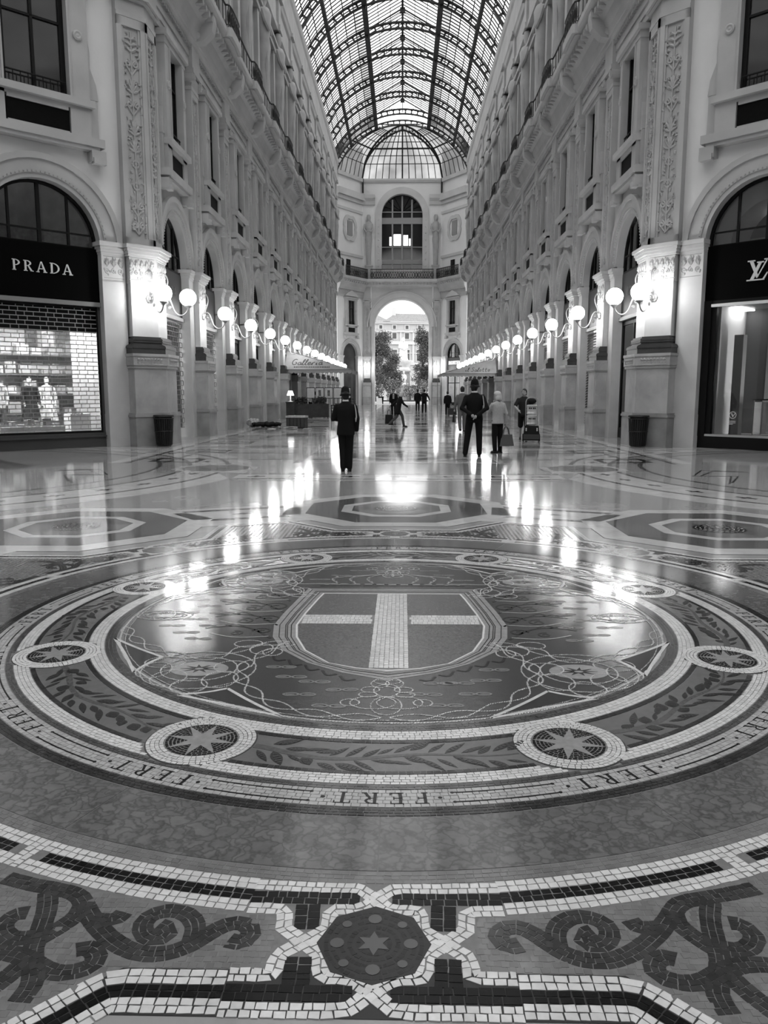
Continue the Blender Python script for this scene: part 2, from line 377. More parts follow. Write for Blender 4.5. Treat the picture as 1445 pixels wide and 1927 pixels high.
# hand-drawn serif capitals: boxes and arcs in a unit-high cell --------
def letter_polys(ch):
    B = lambda x0,x1,y0,y1: [(x0,y0),(x1,y0),(x1,y1),(x0,y1)]
    t = 0.15; s = 0.07
    stem = lambda x: [B(x,x+t,0,1), B(x-.07,x+t+.07,0,s), B(x-.07,x+t+.07,1-s,1)]
    def bowl(x, y0, y1, w, th=0.13):
        cy=(y0+y1)/2; ry=(y1-y0)/2; n=10; o=[]; i=[]
        for k in range(n+1):
            a=-math.pi/2+math.pi*k/n
            o.append((x+w*math.cos(a), cy+ry*math.sin(a))); i.append((x+(w-th)*math.cos(a), cy+(ry-.06)*math.sin(a)))
        return [[o[k],o[k+1],i[k+1],i[k]] for k in range(n)]
    if ch == 'F': return stem(.1)+[B(.1,.62,1-s,1),B(.58,.64,.78,1),B(.1,.48,.5-s/2,.5+s/2),B(.45,.5,.4,.6)], .68
    if ch == 'E': return stem(.1)+[B(.1,.62,1-s,1),B(.58,.64,.78,1),B(.1,.48,.5-s/2,.5+s/2),B(.45,.5,.4,.6),B(.1,.64,0,s),B(.6,.67,0,.22)], .72
    if ch == 'R': return stem(.1)+bowl(.22,.47,1,.42)+[[(.34,.5),(.46,.5),(.74,0),(.58,0)],B(.56,.8,0,s)], .82
    if ch == 'P': return stem(.1)+bowl(.22,.44,1,.42), .68
    if ch == 'D': return stem(.1)+bowl(.22,0,1,.6), .86
    if ch == 'T': return [B(.31,.31+t,0,1),B(.22,.55,0,s),B(.02,.75,1-s,1),B(.0,.06,.78,1),B(.71,.77,.78,1)], .78
    if ch == 'A': return [[(.05,0),(.14,0),(.42,1),(.36,1)],[(.62,0),(.8,0),(.46,1),(.36,1)],B(.2,.65,.3,.3+s),B(-.02,.24,0,s),B(.55,.86,0,s)], .86
    if ch == 'L': return stem(.1)+[B(.1,.62,0,s),B(.56,.63,0,.24)], .68
    if ch == 'V': return [[(.05,1),(.22,1),(.46,0),(.38,0)],[(.68,1),(.76,1),(.46,0),(.4,0)],B(-.03,.3,1-s,1),B(.58,.86,1-s,1)], .84
    if ch == 'O': 
        n=20; return [[(.45+.42*math.cos(2*math.pi*k/n),.5+.51*math.sin(2*math.pi*k/n)),(.45+.42*math.cos(2*math.pi*(k+1)/n),.5+.51*math.sin(2*math.pi*(k+1)/n)),(.45+.28*math.cos(2*math.pi*(k+1)/n),.5+.45*math.sin(2*math.pi*(k+1)/n)),(.45+.28*math.cos(2*math.pi*k/n),.5+.45*math.sin(2*math.pi*k/n))] for k in range(n)], .92
    if ch == 'U': return [B(.1,.24,.3,1),B(.62,.7,.3,1),B(.02,.32,1-s,1),B(.54,.78,1-s,1)]+[[(.4+.3*math.cos(math.pi+math.pi*k/10),.3+.32*math.sin(math.pi+math.pi*k/10)),(.4+.3*math.cos(math.pi+math.pi*(k+1)/10),.3+.32*math.sin(math.pi+math.pi*(k+1)/10)),(.4+.2*math.cos(math.pi+math.pi*(k+1)/10),.3+.25*math.sin(math.pi+math.pi*(k+1)/10)),(.4+.2*math.cos(math.pi+math.pi*k/10),.3+.25*math.sin(math.pi+math.pi*k/10))] for k in range(10)], .82
    if ch == 'I': return stem(.1), .36
    if ch == 'S':
        pts=[(.52,.78),(.5,.95),(.3,.97),(.12,.9),(.1,.72),(.25,.57),(.42,.45),(.52,.28),(.45,.08),(.28,.03),(.1,.08),(.06,.25)]
        pts=smooth_path(pts,1); return strip(pts,.055), .62
    if ch == 'M': return [B(.08,.18,0,1),B(.78,.92,0,1),[(.08,1),(.24,1),(.54,.1),(.46,.1)],[(.78,1),(.88,1),(.54,.1),(.46,.1)],B(0,.26,0,s),B(.7,1,0,s)], 1.02
    if ch == 'N': return [B(.08,.17,0,1),B(.68,.77,0,1),[(.08,1),(.24,1),(.77,0),(.66,0)],B(0,.26,0,s),B(.58,.86,1-s,1)], .86
    return [], .35
def strip(pts, hw):
    nor, s = path_frame(pts); return [[(a[0]-n0[0]*hw,a[1]-n0[1]*hw),(b[0]-n1[0]*hw,b[1]-n1[1]*hw),(b[0]+n1[0]*hw,b[1]+n1[1]*hw),(a[0]+n0[0]*hw,a[1]+n0[1]*hw)] for a,b,n0,n1 in zip(pts[:-1],pts[1:],nor[:-1],nor[1:])]
def polys_mesh(name, polys, z0, z1, s=1.0):
    b = MB()
    for p in polys: b.prism([(x*s,y*s) for x,y in p], z0, z1)
    return b.mesh(name)
LM = {}
def letter_mesh(ch, s, z0, z1, key):
    k = (ch, key)
    if k not in LM:
        p, w = letter_polys(ch); LM[k] = (polys_mesh('letter', p, z0, z1, s), w*s)
    return LM[k]
def text_on(txt, s, m, parent, M, z0=0.0, z1=0.02, space=0.12, key='t', name='letter', wx=1.0):
    ws = [letter_polys(c)[1]*s*wx for c in txt]; tot = sum(ws) + space*s*(len(txt)-1); x = -tot/2
    for c, w in zip(txt, ws):
        if c != ' ':
            me, _ = letter_mesh(c, s, z0, z1, key); link(name, me, m, parent, M @ Matrix.Translation((x, -s/2, 0)) @ Matrix.Diagonal((wx,1,1,1)))
        x += w + space*s
    return tot
for k in range(16):
    a = 270 + 22.5*k; rr = 2.563; hs = 0.088
    ws = [letter_polys(c)[1]*hs for c in 'FERT']; gap = 0.038; tot = sum(ws) + 3*gap; s0 = -tot/2
    for c, w in zip('FERT', ws):
        mid = s0 + w/2; ang = R_(a) - mid/rr          # x runs clockwise, top of letter outward
        me, _ = letter_mesh(c, hs, 0.0, 0.0056, 'fert')
        Mx = Matrix.Translation((rr*math.cos(ang), rr*math.sin(ang), 0)) @ Matrix.Rotation(ang - math.pi/2, 4, 'Z') @ Matrix.Translation((-w/2, -hs/2, 0))
        link('letter', me, M_line, med, Mx); s0 += w + gap
    h = math.degrees(tot/2/rr)
    b = MB()
    for r in (2.527, 2.600):
        b.ring(arc(0,0,r-.0035,a+h+2.2,a+22.5-h-2.2,8), arc(0,0,r+.0035,a+h+2.2,a+22.5-h-2.2,8), 0, 0.0055, closed=False)
        for e in (a+h+2.2, a+22.5-h-2.2): b.prism(arc(r*math.cos(R_(e)), r*math.sin(R_(e)), 0.008, 0, 360, 8)[:-1], 0, 0.0056)
    b.obj('letter_rule', M_line, med)
    b = MB()
    for e in (a+h+1.0, a-h-1.0): b.prism(arc(rr*math.cos(R_(e)), rr*math.sin(R_(e)), 0.009, 0, 360, 8)[:-1], 0, 0.0056)
    b.obj('letter_stop', M_line, med)
# star discs
def star_poly(n, r0, r1, a0=90): return [((r0 if i%2==0 else r1)*math.cos(R_(a0+180*i/n)), (r0 if i%2==0 else r1)*math.sin(R_(a0+180*i/n))) for i in range(2*n)]
dw = []; dk = []
for i, (ra, rb) in enumerate(((.171,.192),(.192,.212),(.212,.232),(.232,.252))): dw += tess(list(reversed(circ(ra, n=40))), [0, rb-ra], 0.026)
r = .028
while r < .168: dk += tess(list(reversed(circ(r, n=36))), [0, .0155], 0.021, gap=0.003); r += .0175
me_w = quads_mesh('white_rim', dw, 0.0, 0.0056); me_k = quads_mesh('dark_mosaic', dk, 0.0, 0.0056)
me_base = MB().prism(circ(.257, n=48)[:-1], 0, 0.0042).mesh('star_disc')
me_b2 = MB().prism(circ(.171, n=40)[:-1], 0, 0.0048).mesh('disc_ground')
me_star = MB().prism(star_poly(8, .168, .062), 0, 0.0066).mesh('star')
M_discg = mat('disc_grout', 0.13, 0.3, 0.4)
for k in range(8):
    a = 22.5 + 45*k
    Mx = Matrix.Translation((DISC*math.cos(R_(a)), DISC*math.sin(R_(a)), 0)) @ Matrix.Rotation(R_(a+100), 4, 'Z')
    d = link('star_disc', me_base, M_td, med, Mx)
    link('white_rim', me_w, M_tw, d, kind='stuff'); link('disc_ground', me_b2, M_discg, d)
    link('dark_mosaic', me_k, M_tk, d, kind='stuff'); link('star', me_star, mat('star_grey', 0.24, 0.2, 0.5, amp=.15, scale=30), d)
# laurel branches
def leaf_poly(l, w, n=6):
    u = [(l*i/n, w*math.sin(math.pi*(i/n)**0.85)) for i in range(n+1)]; return u + [(x,-y) for x,y in reversed(u[1:-1])]
M_leaf = mat('laurel_leaf_dark', 0.035, 0.22, 0.45, amp=0.35, scale=70)
M_leafline = mat('laurel_outline', 0.016, 0.22, 0.45)
leafmeshes = []
for l, w in ((.125,.020),(.145,.015),(.085,.027),(.11,.013)):
    b = MB().prism([(x*1.06-.003,y*1.22) for x,y in leaf_poly(l,w)], 0, 0.0046, bottom=False); me0 = b.mesh('laurel_leaf')
    b2 = MB(); ups = leaf_poly(l,w); 
    for i in range(5):
        x = l*(i+1)/6.4; hw = w*math.sin(math.pi*((i+1)/6.4)**.85)*.75; b2.prism([(x,-hw),(x+l*.10,-hw*.9),(x+l*.115,hw*.9),(x+l*.015,hw)], 0, 0.0056, bottom=False)
    leafmeshes.append((me0, b2.mesh('leaf_tesserae')))
for k in range(8):
    a0 = 22.5 + 45*k + 6.8; a1 = 22.5 + 45*(k+1) - 6.8; rr2 = random.Random(k)
    pts = []
    for i in range(25):
        t = i/24; pts.append(((2.205 + .028*math.sin(t*math.pi*3 + k))*math.cos(R_(a0+(a1-a0)*t)), (2.205 + .028*math.sin(t*math.pi*3 + k))*math.sin(R_(a0+(a1-a0)*t))))
    br = MB(); nor, s = path_frame(pts)
    for i in range(24):
        h0 = .016*(1-i/25)+.004; h1 = .016*(1-(i+1)/25)+.004
        a, b_ = pts[i], pts[i+1]; n0, n1 = nor[i], nor[i+1]
        br.prism([(a[0]-n0[0]*h0,a[1]-n0[1]*h0),(b_[0]-n1[0]*h1,b_[1]-n1[1]*h1),(b_[0]+n1[0]*h1,b_[1]+n1[1]*h1),(a[0]+n0[0]*h0,a[1]+n0[1]*h0)], 0, 0.0044, bottom=False)
    branch = br.obj('laurel_branch', mat('laurel_stem', 0.07, 0.22, 0.45, amp=.3, scale=60), med)
    for i in range(32):
        t = 0.03 + 0.94*i/31; p, nn = path_at(pts, nor, s, t*s[-1]); side = 1 if i % 2 else -1
        tx, ty = nn[1], -nn[0]; ang = math.atan2(ty, tx) + side*R_(rr2.uniform(18, 52)); off = rr2.uniform(.01, .05)
        lm, lt = leafmeshes[rr2.choice((0,0,1,1,2,3))]
        Mx = Matrix.Translation((p[0]+nn[0]*side*off, p[1]+nn[1]*side*off, 0)) @ Matrix.Rotation(ang, 4, 'Z') @ Matrix.Scale(rr2.uniform(.8,1.12), 4)
        link('laurel_leaf', lm, M_leafline, branch, Mx)
        link('leaf_mosaic', lt, M_leaf, branch, Mx, kind='stuff')
# rope chains
RP = []
def rope(pts, w=0.019, L=0.0135): 
    w *= .82; RP.extend(tess(pts, [-w/2, w/2], L, gap=0.0052, jit=0.05, slant=0.004))
def closed(pts): return list(pts) + [pts[0], pts[1]]
rope(cpath(1.838), 0.02, 0.016)
rope(cpath(1.806), 0.012, 0.012)
def mir4(pts):
    for sx in (1,-1):
        for sy in (1,-1): yield [(x*sx, y*sy) for x, y in pts]
LINKS = []
for q in mir4([(1.823,-.263),(1.679,-.526),(1.499,-.712),(1.36,-.812),(1.228,-.9),(1.1,-.905),(.99,-.84),(.93,-.72),(.80,-.62),(.64,-.585)]):
    q = smooth_path(q, 2); LINKS.append(q)
for q in mir4([(.02,-1.775),(.25,-1.76),(.478,-1.68),(.623,-1.579),(.705,-1.471),(.77,-1.356),(.843,-1.215),(.861,-1.084),(.814,-.921),(.763,-.797),(.706,-.693),(.63,-.60)]):
    q = smooth_path(q, 2); LINKS.append(q)
for q in LINKS:     # two strands twisting round each other: chain links
    nor, s = path_frame(q)
    n = int(s[-1]/0.02)
    for ph in (0, math.pi):
        pts = []
        for i in range(n+1):
            p, nn = path_at(q, nor, s, s[-1]*i/n); w = 0.040*math.sin(2*math.pi*s[-1]*i/n/0.46 + ph); pts.append((p[0]+nn[0]*w, p[1]+nn[1]*w))
        rope(pts, 0.017)
for sx in (1,-1):
    for sy in (1,-1):
        for cx, cy, rx, ry in ((1.356,1.119,.10,.13),(1.237,1.24,.10,.12),(1.089,1.364,.10,.11),(.94,1.26,.10,.13),(1.10,1.09,.22,.2),(1.10,1.10,.33,.31),(1.33,.98,.12,.10),(.92,1.05,.10,.1),(.80,.72,.07,.10),(.90,.62,.09,.07),(.72,.78,.06,.07)):
            rope([(sx*(cx+rx*math.cos(2*math.pi*i/28)), sy*(cy+ry*math.sin(2*math.pi*i/28))) for i in range(30)], 0.016)
# lovers' knot tassel under the shield and above the crown
for sy in (1,-1):
    for cx, cy, rx, ry in ((0,-1.27,.075,.05),(.04,-1.31,.05,.06),(-.04,-1.31,.05,.06),(.09,-1.40,.05,.04),(-.09,-1.40,.05,.04),(0,-1.41,.07,.09),(.10,-1.47,.05,.035),(-.10,-1.47,.05,.035),(.07,-1.58,.12,.085),(-.07,-1.58,.12,.085),(0,-1.62,.08,.12),(.19,-1.58,.05,.045),(-.19,-1.58,.05,.045)):
        rope([(cx+rx*math.cos(2*math.pi*i/24), sy*(cy+ry*math.sin(2*math.pi*i/24))) for i in range(26)], 0.015)
for cx in (-1.63, 1.63):
    for rx, ry in ((.20,.12),(.13,.08),(.07,.13),(.16,.05)): rope([(cx+rx*math.cos(2*math.pi*i/26), .02+ry*math.sin(2*math.pi*i/26)) for i in range(28)], 0.016)
link('rope_cord', quads_mesh('rope_cord', RP, 0.0, 0.0058), M_tw, med, kind='stuff')
# corner cells: oval cartouche and framed triangles
for sx in (1,-1):
    for sy in (1,-1):
        b = MB().prism([(sx*(1.10+.17*math.cos(2*math.pi*i/24)), sy*(1.09+.12*math.sin(2*math.pi*i/24))) for i in range(24)], 0, 0.0044, bottom=False)
        c = b.obj('corner_oval', M_frame, med)
        b = MB()
        for i in range(9):
            a = 2*math.pi*i/9; b.prism([(sx*(1.10+x), sy*(1.09+y)) for x, y in ((.11*math.cos(a),.07*math.sin(a)),(.03*math.cos(a+.5),.02*math.sin(a+.5)),(.03*math.cos(a-.5),.02*math.sin(a-.5)))], 0, 0.0056, bottom=False)
        b.obj('corner_emblem', M_line, c)
        for tri in (((1.796,.529),(1.374,.891),(1.461,1.155)),((1.111,1.496),(.867,1.398),(.511,1.772))):
            t = [(sx*x, sy*y) for x, y in tri]; cx = sum(p[0] for p in t)/3; cy = sum(p[1] for p in t)/3
            f = fpart('corner_triangle', M_td, [t], 0.0042, med)
            b = MB(); qs = []
            for i in range(3):
                A, B_ = t[i], t[(i+1)%3]; pp = [A, ((A[0]+B_[0])/2+(((A[0]+B_[0])/2)-cx)*-.12, (A[1]+B_[1])/2+(((A[1]+B_[1])/2)-cy)*-.12), B_]
                qs += strip(smooth_path(pp, 2), 0.010)
            for q in qs: b.prism(q, 0, 0.0054, bottom=False)
            b.obj('triangle_border', M_tw, f)
# shield: outline, grooved frame, quarters, white cross
def shield(o):   # o = inset
    t = [(-.66+o*.9,.80-o),(.66-o*.9,.80-o)]
    right = [(.70-o,.5),(.75-o,.1),(.775-o,-.2),(.74-o,-.47),(.64-o*.9,-.74),(.46-o*.8,-.97),(.25-o*.5,-1.12+o*.5),(.0,-1.225+o)]
    left = [(-x,y) for x,y in reversed(right[:-1])]
    return [t[0], t[1]] + right + left
sh = fpart('shield', M_frame, [shield(-.03)], 0.0046, med)
tag(sh, label='heater shield with a white cross')
for i, o in enumerate((.008, .05, .062, .088)):
    b = MB(); s1 = shield(o); s2 = shield(o+.007); b.ring(s2, s1, 0, 0.0053); b.obj('shield_groove', M_line, sh)
fpart('shield_field', M_tw, [shield(.122)], 0.0054, sh)
fpart('shield_bed', M_groutl, [shield(.135)], 0.0058, sh)
def clip(poly, axis, val, keep):   # keep: +1 -> coordinate >= val
    out = []
    for i, a in enumerate(poly):
        b = poly[(i+1)%len(poly)]; da = (a[axis]-val)*keep; db = (b[axis]-val)*keep
        if da >= 0: out.append(a)
        if da*db < 0:
            t = da/(da-db); out.append((a[0]+(b[0]-a[0])*t, a[1]+(b[1]-a[1])*t))
    return out
inn = shield(.138)
for kx, ky, vx, vy in ((1,1,.118,.055),(-1,1,-.112,.055),(1,-1,.118,-.17),(-1,-1,-.112,-.17)):
    fpart('shield_quarter', M_quart, [clip(clip(inn,0,vx,kx),1,vy,ky)], 0.0064, sh)
CR = []
CR += tess([(.003,.66),(.003,-1.06)], [-.118+.0295*i for i in range(9)], 0.034, gap=.003)
CR += [q for q in tess([(-.62,-.058),(.62,-.058)], [-.11,-.055,0,.055,.11], 0.030, gap=.003) if abs(q[0][0]-.003) > .118 and abs(q[1][0]-.003) > .118]
lay('cross_tessera', CR, M_tw, sh, 0.005, 0.0072, 100)
# crown above the shield and foliage at its sides, as line work
LW = []; LL = []
def curve(pts, hw=0.006, bag=None): (LL if bag is None else bag).extend(strip(smooth_path(pts, 2), hw))
for s in (1,-1):
    for j in range(3):
        x = s*(.16+.15*j); curve([(x,1.02),(x+s*.07,1.16),(x+s*.03,1.28-.02*j),(s*.05,1.37)], .007, LW)
        for k in range(4): LW.append(arc(x+s*.02+s*.03*math.sin(k), 1.08+.06*k, .014, 0, 360, 8)[:-1])
    for j in range(6): LW.append(arc(s*(.05+.1*j), .985, .02, 0, 360, 10)[:-1])
    curve([(s*.62,1.0),(s*.78,.98),(s*.92,1.05),(s*.86,1.14),(s*.76,1.10)], .008, LW)
    curve([(0,.98),(s*.3,.99),(s*.62,1.0)], .012, LW); curve([(0,.93),(s*.3,.94),(s*.6,.93)], .005)
    for y0, sc in ((.60,1.0),(.28,1.25),(-.05,1.1),(-.34,.8)):
        for k in range(2):
            c0 = (s*(.86+.17*k), y0-.05*k); rr_ = .085*sc*(1-.25*k)
            curve([(c0[0]+s*rr_*(1-.8*i/16)*math.cos(2.7*math.pi*i/16+1.2*k), c0[1]+rr_*(1-.8*i/16)*math.sin(2.7*math.pi*i/16+1.2*k)) for i in range(17)], .007)
        curve([(s*.78,y0-.16),(s*.95,y0+.08),(s*1.10,y0+.12),(s*1.26,y0+.05)], .009); curve([(s*.80,y0-.12),(s*1.02,y0-.16),(s*1.20,y0-.06)], .006, LW)
        for k in range(3): curve([(s*(1.0+.09*k),y0+.10),(s*(1.07+.09*k),y0+.18-.03*k),(s*(1.12+.09*k),y0+.13)], .008)
    for a in range(5): curve([(s*(.18+.11*a),-1.24+.06*a+.02*a),(s*(.24+.11*a),-1.27+.06*a+.02*a),(s*(.27+.11*a),-1.19+.07*a+.02*a)], .008)
curve([(-.1,1.45),(0,1.40),(.1,1.45)], .01, LW); curve([(0,1.36),(0,1.5)], .012, LW)
b = MB()
for q in LL: b.prism(q, 0, 0.0046, bottom=False)
b.obj('crest_dark_line', M_line, med)  # black inlaid line work of the foliage, the mosaic's own colour
b = MB()
for q in LW: b.prism(q, 0, 0.0052, bottom=False)
b.obj('crown', mat('crown_pale', 0.30, 0.2, 0.5, amp=.2, scale=60), med)
# small pale knots strewn over the dark field
kb = MB()
for s in (1,-1):
    o = [(s*.045+.047*math.cos(2*math.pi*i/14), .026*math.sin(2*math.pi*i/14)) for i in range(14)]; i2 = [(s*.045+.034*math.cos(2*math.pi*i/14), .015*math.sin(2*math.pi*i/14)) for i in range(14)]
    kb.ring(i2, o, 0, 0.0048); kb.prism([(s*.05+.026*math.cos(2*math.pi*i/10), .008*math.sin(2*math.pi*i/10)) for i in range(10)], 0, 0.0046, bottom=False)
me_k = kb.mesh('lovers_knot'); r2 = random.Random(3)
spots = [(-.46,-1.474),(-.298,-1.63),(-.394,-1.292),(-.62,-1.06),(.387,-1.289),(.481,-1.451),(.311,-1.615),(.299,-1.30),(.62,-1.06),(.55,-1.25),(-.55,-1.22),(-.25,-1.40),(.20,-1.45)]
for s in (1,-1):
    for iy, y in enumerate((-.52,-.38,-.22,-.06,.10,.28,.46,.64)):
        for ix in range(2):
            x = 1.24 + .26*ix + (.13 if iy % 2 else 0)
            if math.hypot(x,y) < 1.70 - abs(y)*.25: spots.append((s*x, y))
for x, y in ((-.45,1.3),(.45,1.33),(-.3,1.5),(.32,1.5),(-.62,1.15),(.62,1.15)): spots.append((x,y))
for x, y in spots: link('lovers_knot', me_k, M_knot, med, Matrix.Translation((x+r2.uniform(-.012,.012), y+r2.uniform(-.012,.012), 0)) @ Matrix.Rotation(r2.uniform(-.06,.06), 4, 'Z'))

# marble ring round the medallion: sixteen curved slabs --------------
for k in range(16):
    a = 22.5*k + 11.25
    b = MB().ring(arc(0,0,2.702,a-11.2,a+11.2,10), arc(0,0,3.045,a-11.2,a+11.2,10), 0, 0.0036, closed=False)
    b.obj('marble_slab', M_slabmarble, floor)
# border band, eightfold --------------------------------------------
border = MB().ring(circ(3.045)[:-1], circ(3.76)[:-1], 0, 0.0018)
bp = []
for k in range(8):
    bp += [Rk(k,p) for p in ((-.72,3.53),(.72,3.53),(1.36,4.22))]
border = MB().prism(arc(0,0,3.05,0,360,96)[:-1], 0, 0.0016, bottom=False)
pol = []
for k in range(8):
    for p in ((1.36,4.32),(.725,3.685),(-.725,3.685),(-1.36,4.32)): pol.append(Rk(k,p))
border = MB().prism(pol, 0, 0.0017, bottom=False).obj('border_band', mat('band_bedding', 0.03, .35, .2), floor)
tag(border, label='black and white mosaic border with interlaced stars')
BW = []; BK = []; BG = []; LG = []
for k in range(8):
    f = lambda p: Rk(k, p)
    cvt = lambda L: [f((p[0], 3.403 - p[1])) for p in L]
    A = [(-.398,.275),(-.185,.263),(-.058,.262),(-.003,.209),(.046,.154),(.122,.156),(.139,.140),(.140,.066),(.207,.003),(.265,-.046),(.276,-.081),(.276,-.125),(.29,-.132),(.40,-.132)]
    Bq = [(-.40,.158),(-.30,.153),(-.281,.135),(-.274,.063),(-.211,.007),(-.150,-.052),(-.146,-.11),(-.132,-.138),(-.063,-.139),(.001,-.190),(.059,-.252),(.122,-.259),(.40,-.259)]
    for s in (1,-1):
        for L in (A, Bq):
            q = cvt([(x*s, y) for x, y in L]); BW += tess(q, [-.028, 0, .028], 0.031, gap=.0035, jit=.12)
        # ring arcs from star to knot
        a0, a1 = 90+45*k + s*7.1, 90+45*k + s*21.93
        for r0, r1, bag in ((3.118,3.148,BW),(3.148,3.178,BW),(3.178,3.205,BK),(3.205,3.232,BK),(3.232,3.262,BW),(3.262,3.292,BW)):
            e1 = a1 - s*(0.7 if bag is BK else 0)
            path = arc(0,0,r0,a0,e1,12); d = (r1-r0)*(-1 if s > 0 else 1)
            bag += tess(path, [0, d], 0.034, gap=.0035, jit=.12)
        # black cores near the star
        q = cvt([(-.40*s,.212),(-.05*s,.208)]); BK += tess(q, [-.031, 0, .031], 0.034, gap=.0026)
        for x0, y0, x1, y1 in ((-.212,.178,-.206,.058),(-.213,-.058,-.209,-.17)):
            q = cvt([(x0*s,y0),(x1*s,y1)]); BK += tess(q, [-.040, 0, .040], 0.030, gap=.0026)
        q = cvt([(-.40*s,-.197),(-.05*s,-.197)]); BK += tess(q, [-.031, 0, .031], 0.034, gap=.0026)
        # knot at 22.5 degrees
        ak = 90+45*k+s*22.5
        p0 = (3.118*math.cos(R_(ak)), 3.118*math.sin(R_(ak))); p1 = (3.292*math.cos(R_(ak)), 3.292*math.sin(R_(ak)))
        if s > 0: BW += tess([p0,p1], [-.03, 0, .03], 0.030, gap=.0035)
        # outer straight band, turning out along the octagon
        P0 = [f(p) for p in ((.40*s,3.60),(.66*s,3.60),(.695*s,3.601),(.715*s,3.61),(.74*s,3.635),(1.34*s,4.235))]
        sg = -s
        for e0, e1, bag in ((-.080,-.052,BW),(-.052,-.024,BW),(-.024,0,BK),(0,.024,BK),(.024,.053,BW),(.053,.082,BW)):
            bag += tess(P0, [e0*sg, e1*sg], 0.034, gap=.0035, jit=.12)
    c0, c1 = f((1.34,4.235)), f(Rk(1,(-1.34,4.235)))
    c1 = Rk(k, Rk(-1, (-1.34,4.235))); 
    c1 = Rk(k-1, (-1.34, 4.235))
    for e0, e1, bag in ((-.078,-.024,BW),(-.024,.024,BK),(.024,.080,BW)): bag += tess([c0,c1], [e0, e1], 0.034, gap=.0035)
    # interlaced star
    st = MB()
    st.prism([f((x,3.403-y)) for x, y in ((0,.170),(.118,.118),(.168,0),(.118,-.118),(0,-.166),(-.118,-.118),(-.168,0),(-.118,.118))], 0, 0.0040, bottom=False)
    so = st.obj('interlaced_star', mat('star_ground', 0.022, .2, .2), border)
    sq = []
    for rr_ in (.03,.055,.08,.105,.13,.15): sq += tess([f((rr_*math.cos(2*math.pi*i/24), 3.403+rr_*math.sin(2*math.pi*i/24))) for i in range(25)], [0,.017], .021, gap=.004)
    link('star_mosaic', quads_mesh('star_mosaic', sq, 0, .0044), mat('tessera_near_black', 0.016, .2, .2, island=.4), so, kind='stuff')
    b = MB()
    for i in range(8):
        rr_, sz = (.108, .021) if i % 2 == 0 else (.118, .015); a = 90+45*i; cx, cy = f((rr_*math.cos(R_(a)), 3.403+rr_*math.sin(R_(a))))
        b.prism(arc(cx, cy, sz, 0, 360, 12)[:-1], 0, .0052, bottom=False)
    b.prism([f((x, 3.403+y)) for x, y in star_poly(6, .052, .026)], 0, .0052, bottom=False)
    b.obj('star_roundels', mat('roundel_dark', 0.07, .15, .3), so)
lay('white_tessera', BW, M_tw, border, 0.001, 0.0034, 300)
lay('black_tessera', BK, M_tk, border, 0.001, 0.0033, 220)
# grey tessera ring inside the band
lay('ring_tessera', tess(list(reversed(cpath(3.05))), [0,.022,.044,.066], 0.03, gap=.0022), M_tg, border, 0.001, 0.0030, 60)
# scrollwork field: dark scrolls on a grey tessera ground
SCR = [[(.43,-3.396),(.389,-3.41),(.363,-3.371),(.38,-3.327),(.43,-3.314),(.48,-3.351),(.53,-3.418),(.59,-3.458),(.671,-3.463),(.759,-3.418),(.855,-3.33),(.918,-3.243),(.954,-3.195),(1.006,-3.175),(1.062,-3.160),(1.13,-3.145),(1.235,-3.11)],
       [(.534,-3.410),(.539,-3.326),(.591,-3.272),(.65,-3.263),(.699,-3.292),(.705,-3.345),(.679,-3.386),(.64,-3.400),(.614,-3.377),(.626,-3.347),(.656,-3.335)],
       [(.87,-3.31),(.819,-3.319),(.791,-3.308),(.779,-3.277)],
       [(.925,-3.235),(.918,-3.29),(.935,-3.33),(.958,-3.365),(.985,-3.40)],
       [(1.062,-3.18),(1.025,-3.265),(1.005,-3.352),(.995,-3.412),(.985,-3.458),(.965,-3.50),(.938,-3.545),(.925,-3.59),(.932,-3.65)],
       [(1.076,-3.284),(1.11,-3.29),(1.128,-3.327),(1.122,-3.362),(1.089,-3.397),(1.05,-3.407),(1.005,-3.392)],
       [(.862,-3.449),(.837,-3.437),(.808,-3.446),(.788,-3.475),(.789,-3.506),(.813,-3.529),(.853,-3.541),(.898,-3.538),(.942,-3.514),(.984,-3.486),(1.025,-3.469),(1.08,-3.46),(1.16,-3.47)],
       [(.985,-3.50),(1.007,-3.558),(1.035,-3.615),(1.08,-3.68),(1.15,-3.74)]]
GRID = {}
def occ(x, y): return (int(math.floor(x/.016)), int(math.floor(y/.016)))
for k in range(8):
    for s in (1,-1):
        for L in SCR:
            q = smooth_path([Rk(k, (-x*s, -y)) for x, y in L], 3)
            LG += tess(q, [-.033,-.011,.011,.033], 0.028, gap=.0019, jit=.2)
            nor, ss = path_frame(q)
            for i in range(int(ss[-1]/.012)+1):
                p, nn = path_at(q, nor, ss, i*.012)
                for o in (-.030,-.015,0,.015,.030): GRID[occ(p[0]+nn[0]*o, p[1]+nn[1]*o)] = 1
lay('scroll_tessera', LG, M_td, border, 0.001, 0.0034, 240)
def in_field(x, y):
    r = math.hypot(x,y)
    if r < 3.305: return False
    a = math.degrees(math.atan2(y,x)) - 90; k = round(a/45); u, v = Rk(-k, (x,y))
    if abs(u) < .315 and 3.1 < v < 3.7: return abs(u) > .305 and v < 3.50
    if abs(u) <= .72: return v < 3.515
    return v < 3.515 + (abs(u)-.72)*1.0 and r < 4.30
step = .0235; n = int(4.4/step)
for i in range(-n, n):
    for j in range(-n, n):
        x = (i + rnd.uniform(-.12,.12) + .5*(j%2))*step; y = (j+rnd.uniform(-.1,.1))*step
        if not in_field(x,y) or occ(x,y) in GRID or (y > -.2 and (i*7+j*3) % 2): continue
        h = step*.475; a = rnd.uniform(-.12,.12); c, s = math.cos(a)*h, math.sin(a)*h
        BG.append([(x-c+s,y-s-c),(x+c+s,y+s-c),(x+c-s,y+s+c),(x-c-s,y-s+c)])
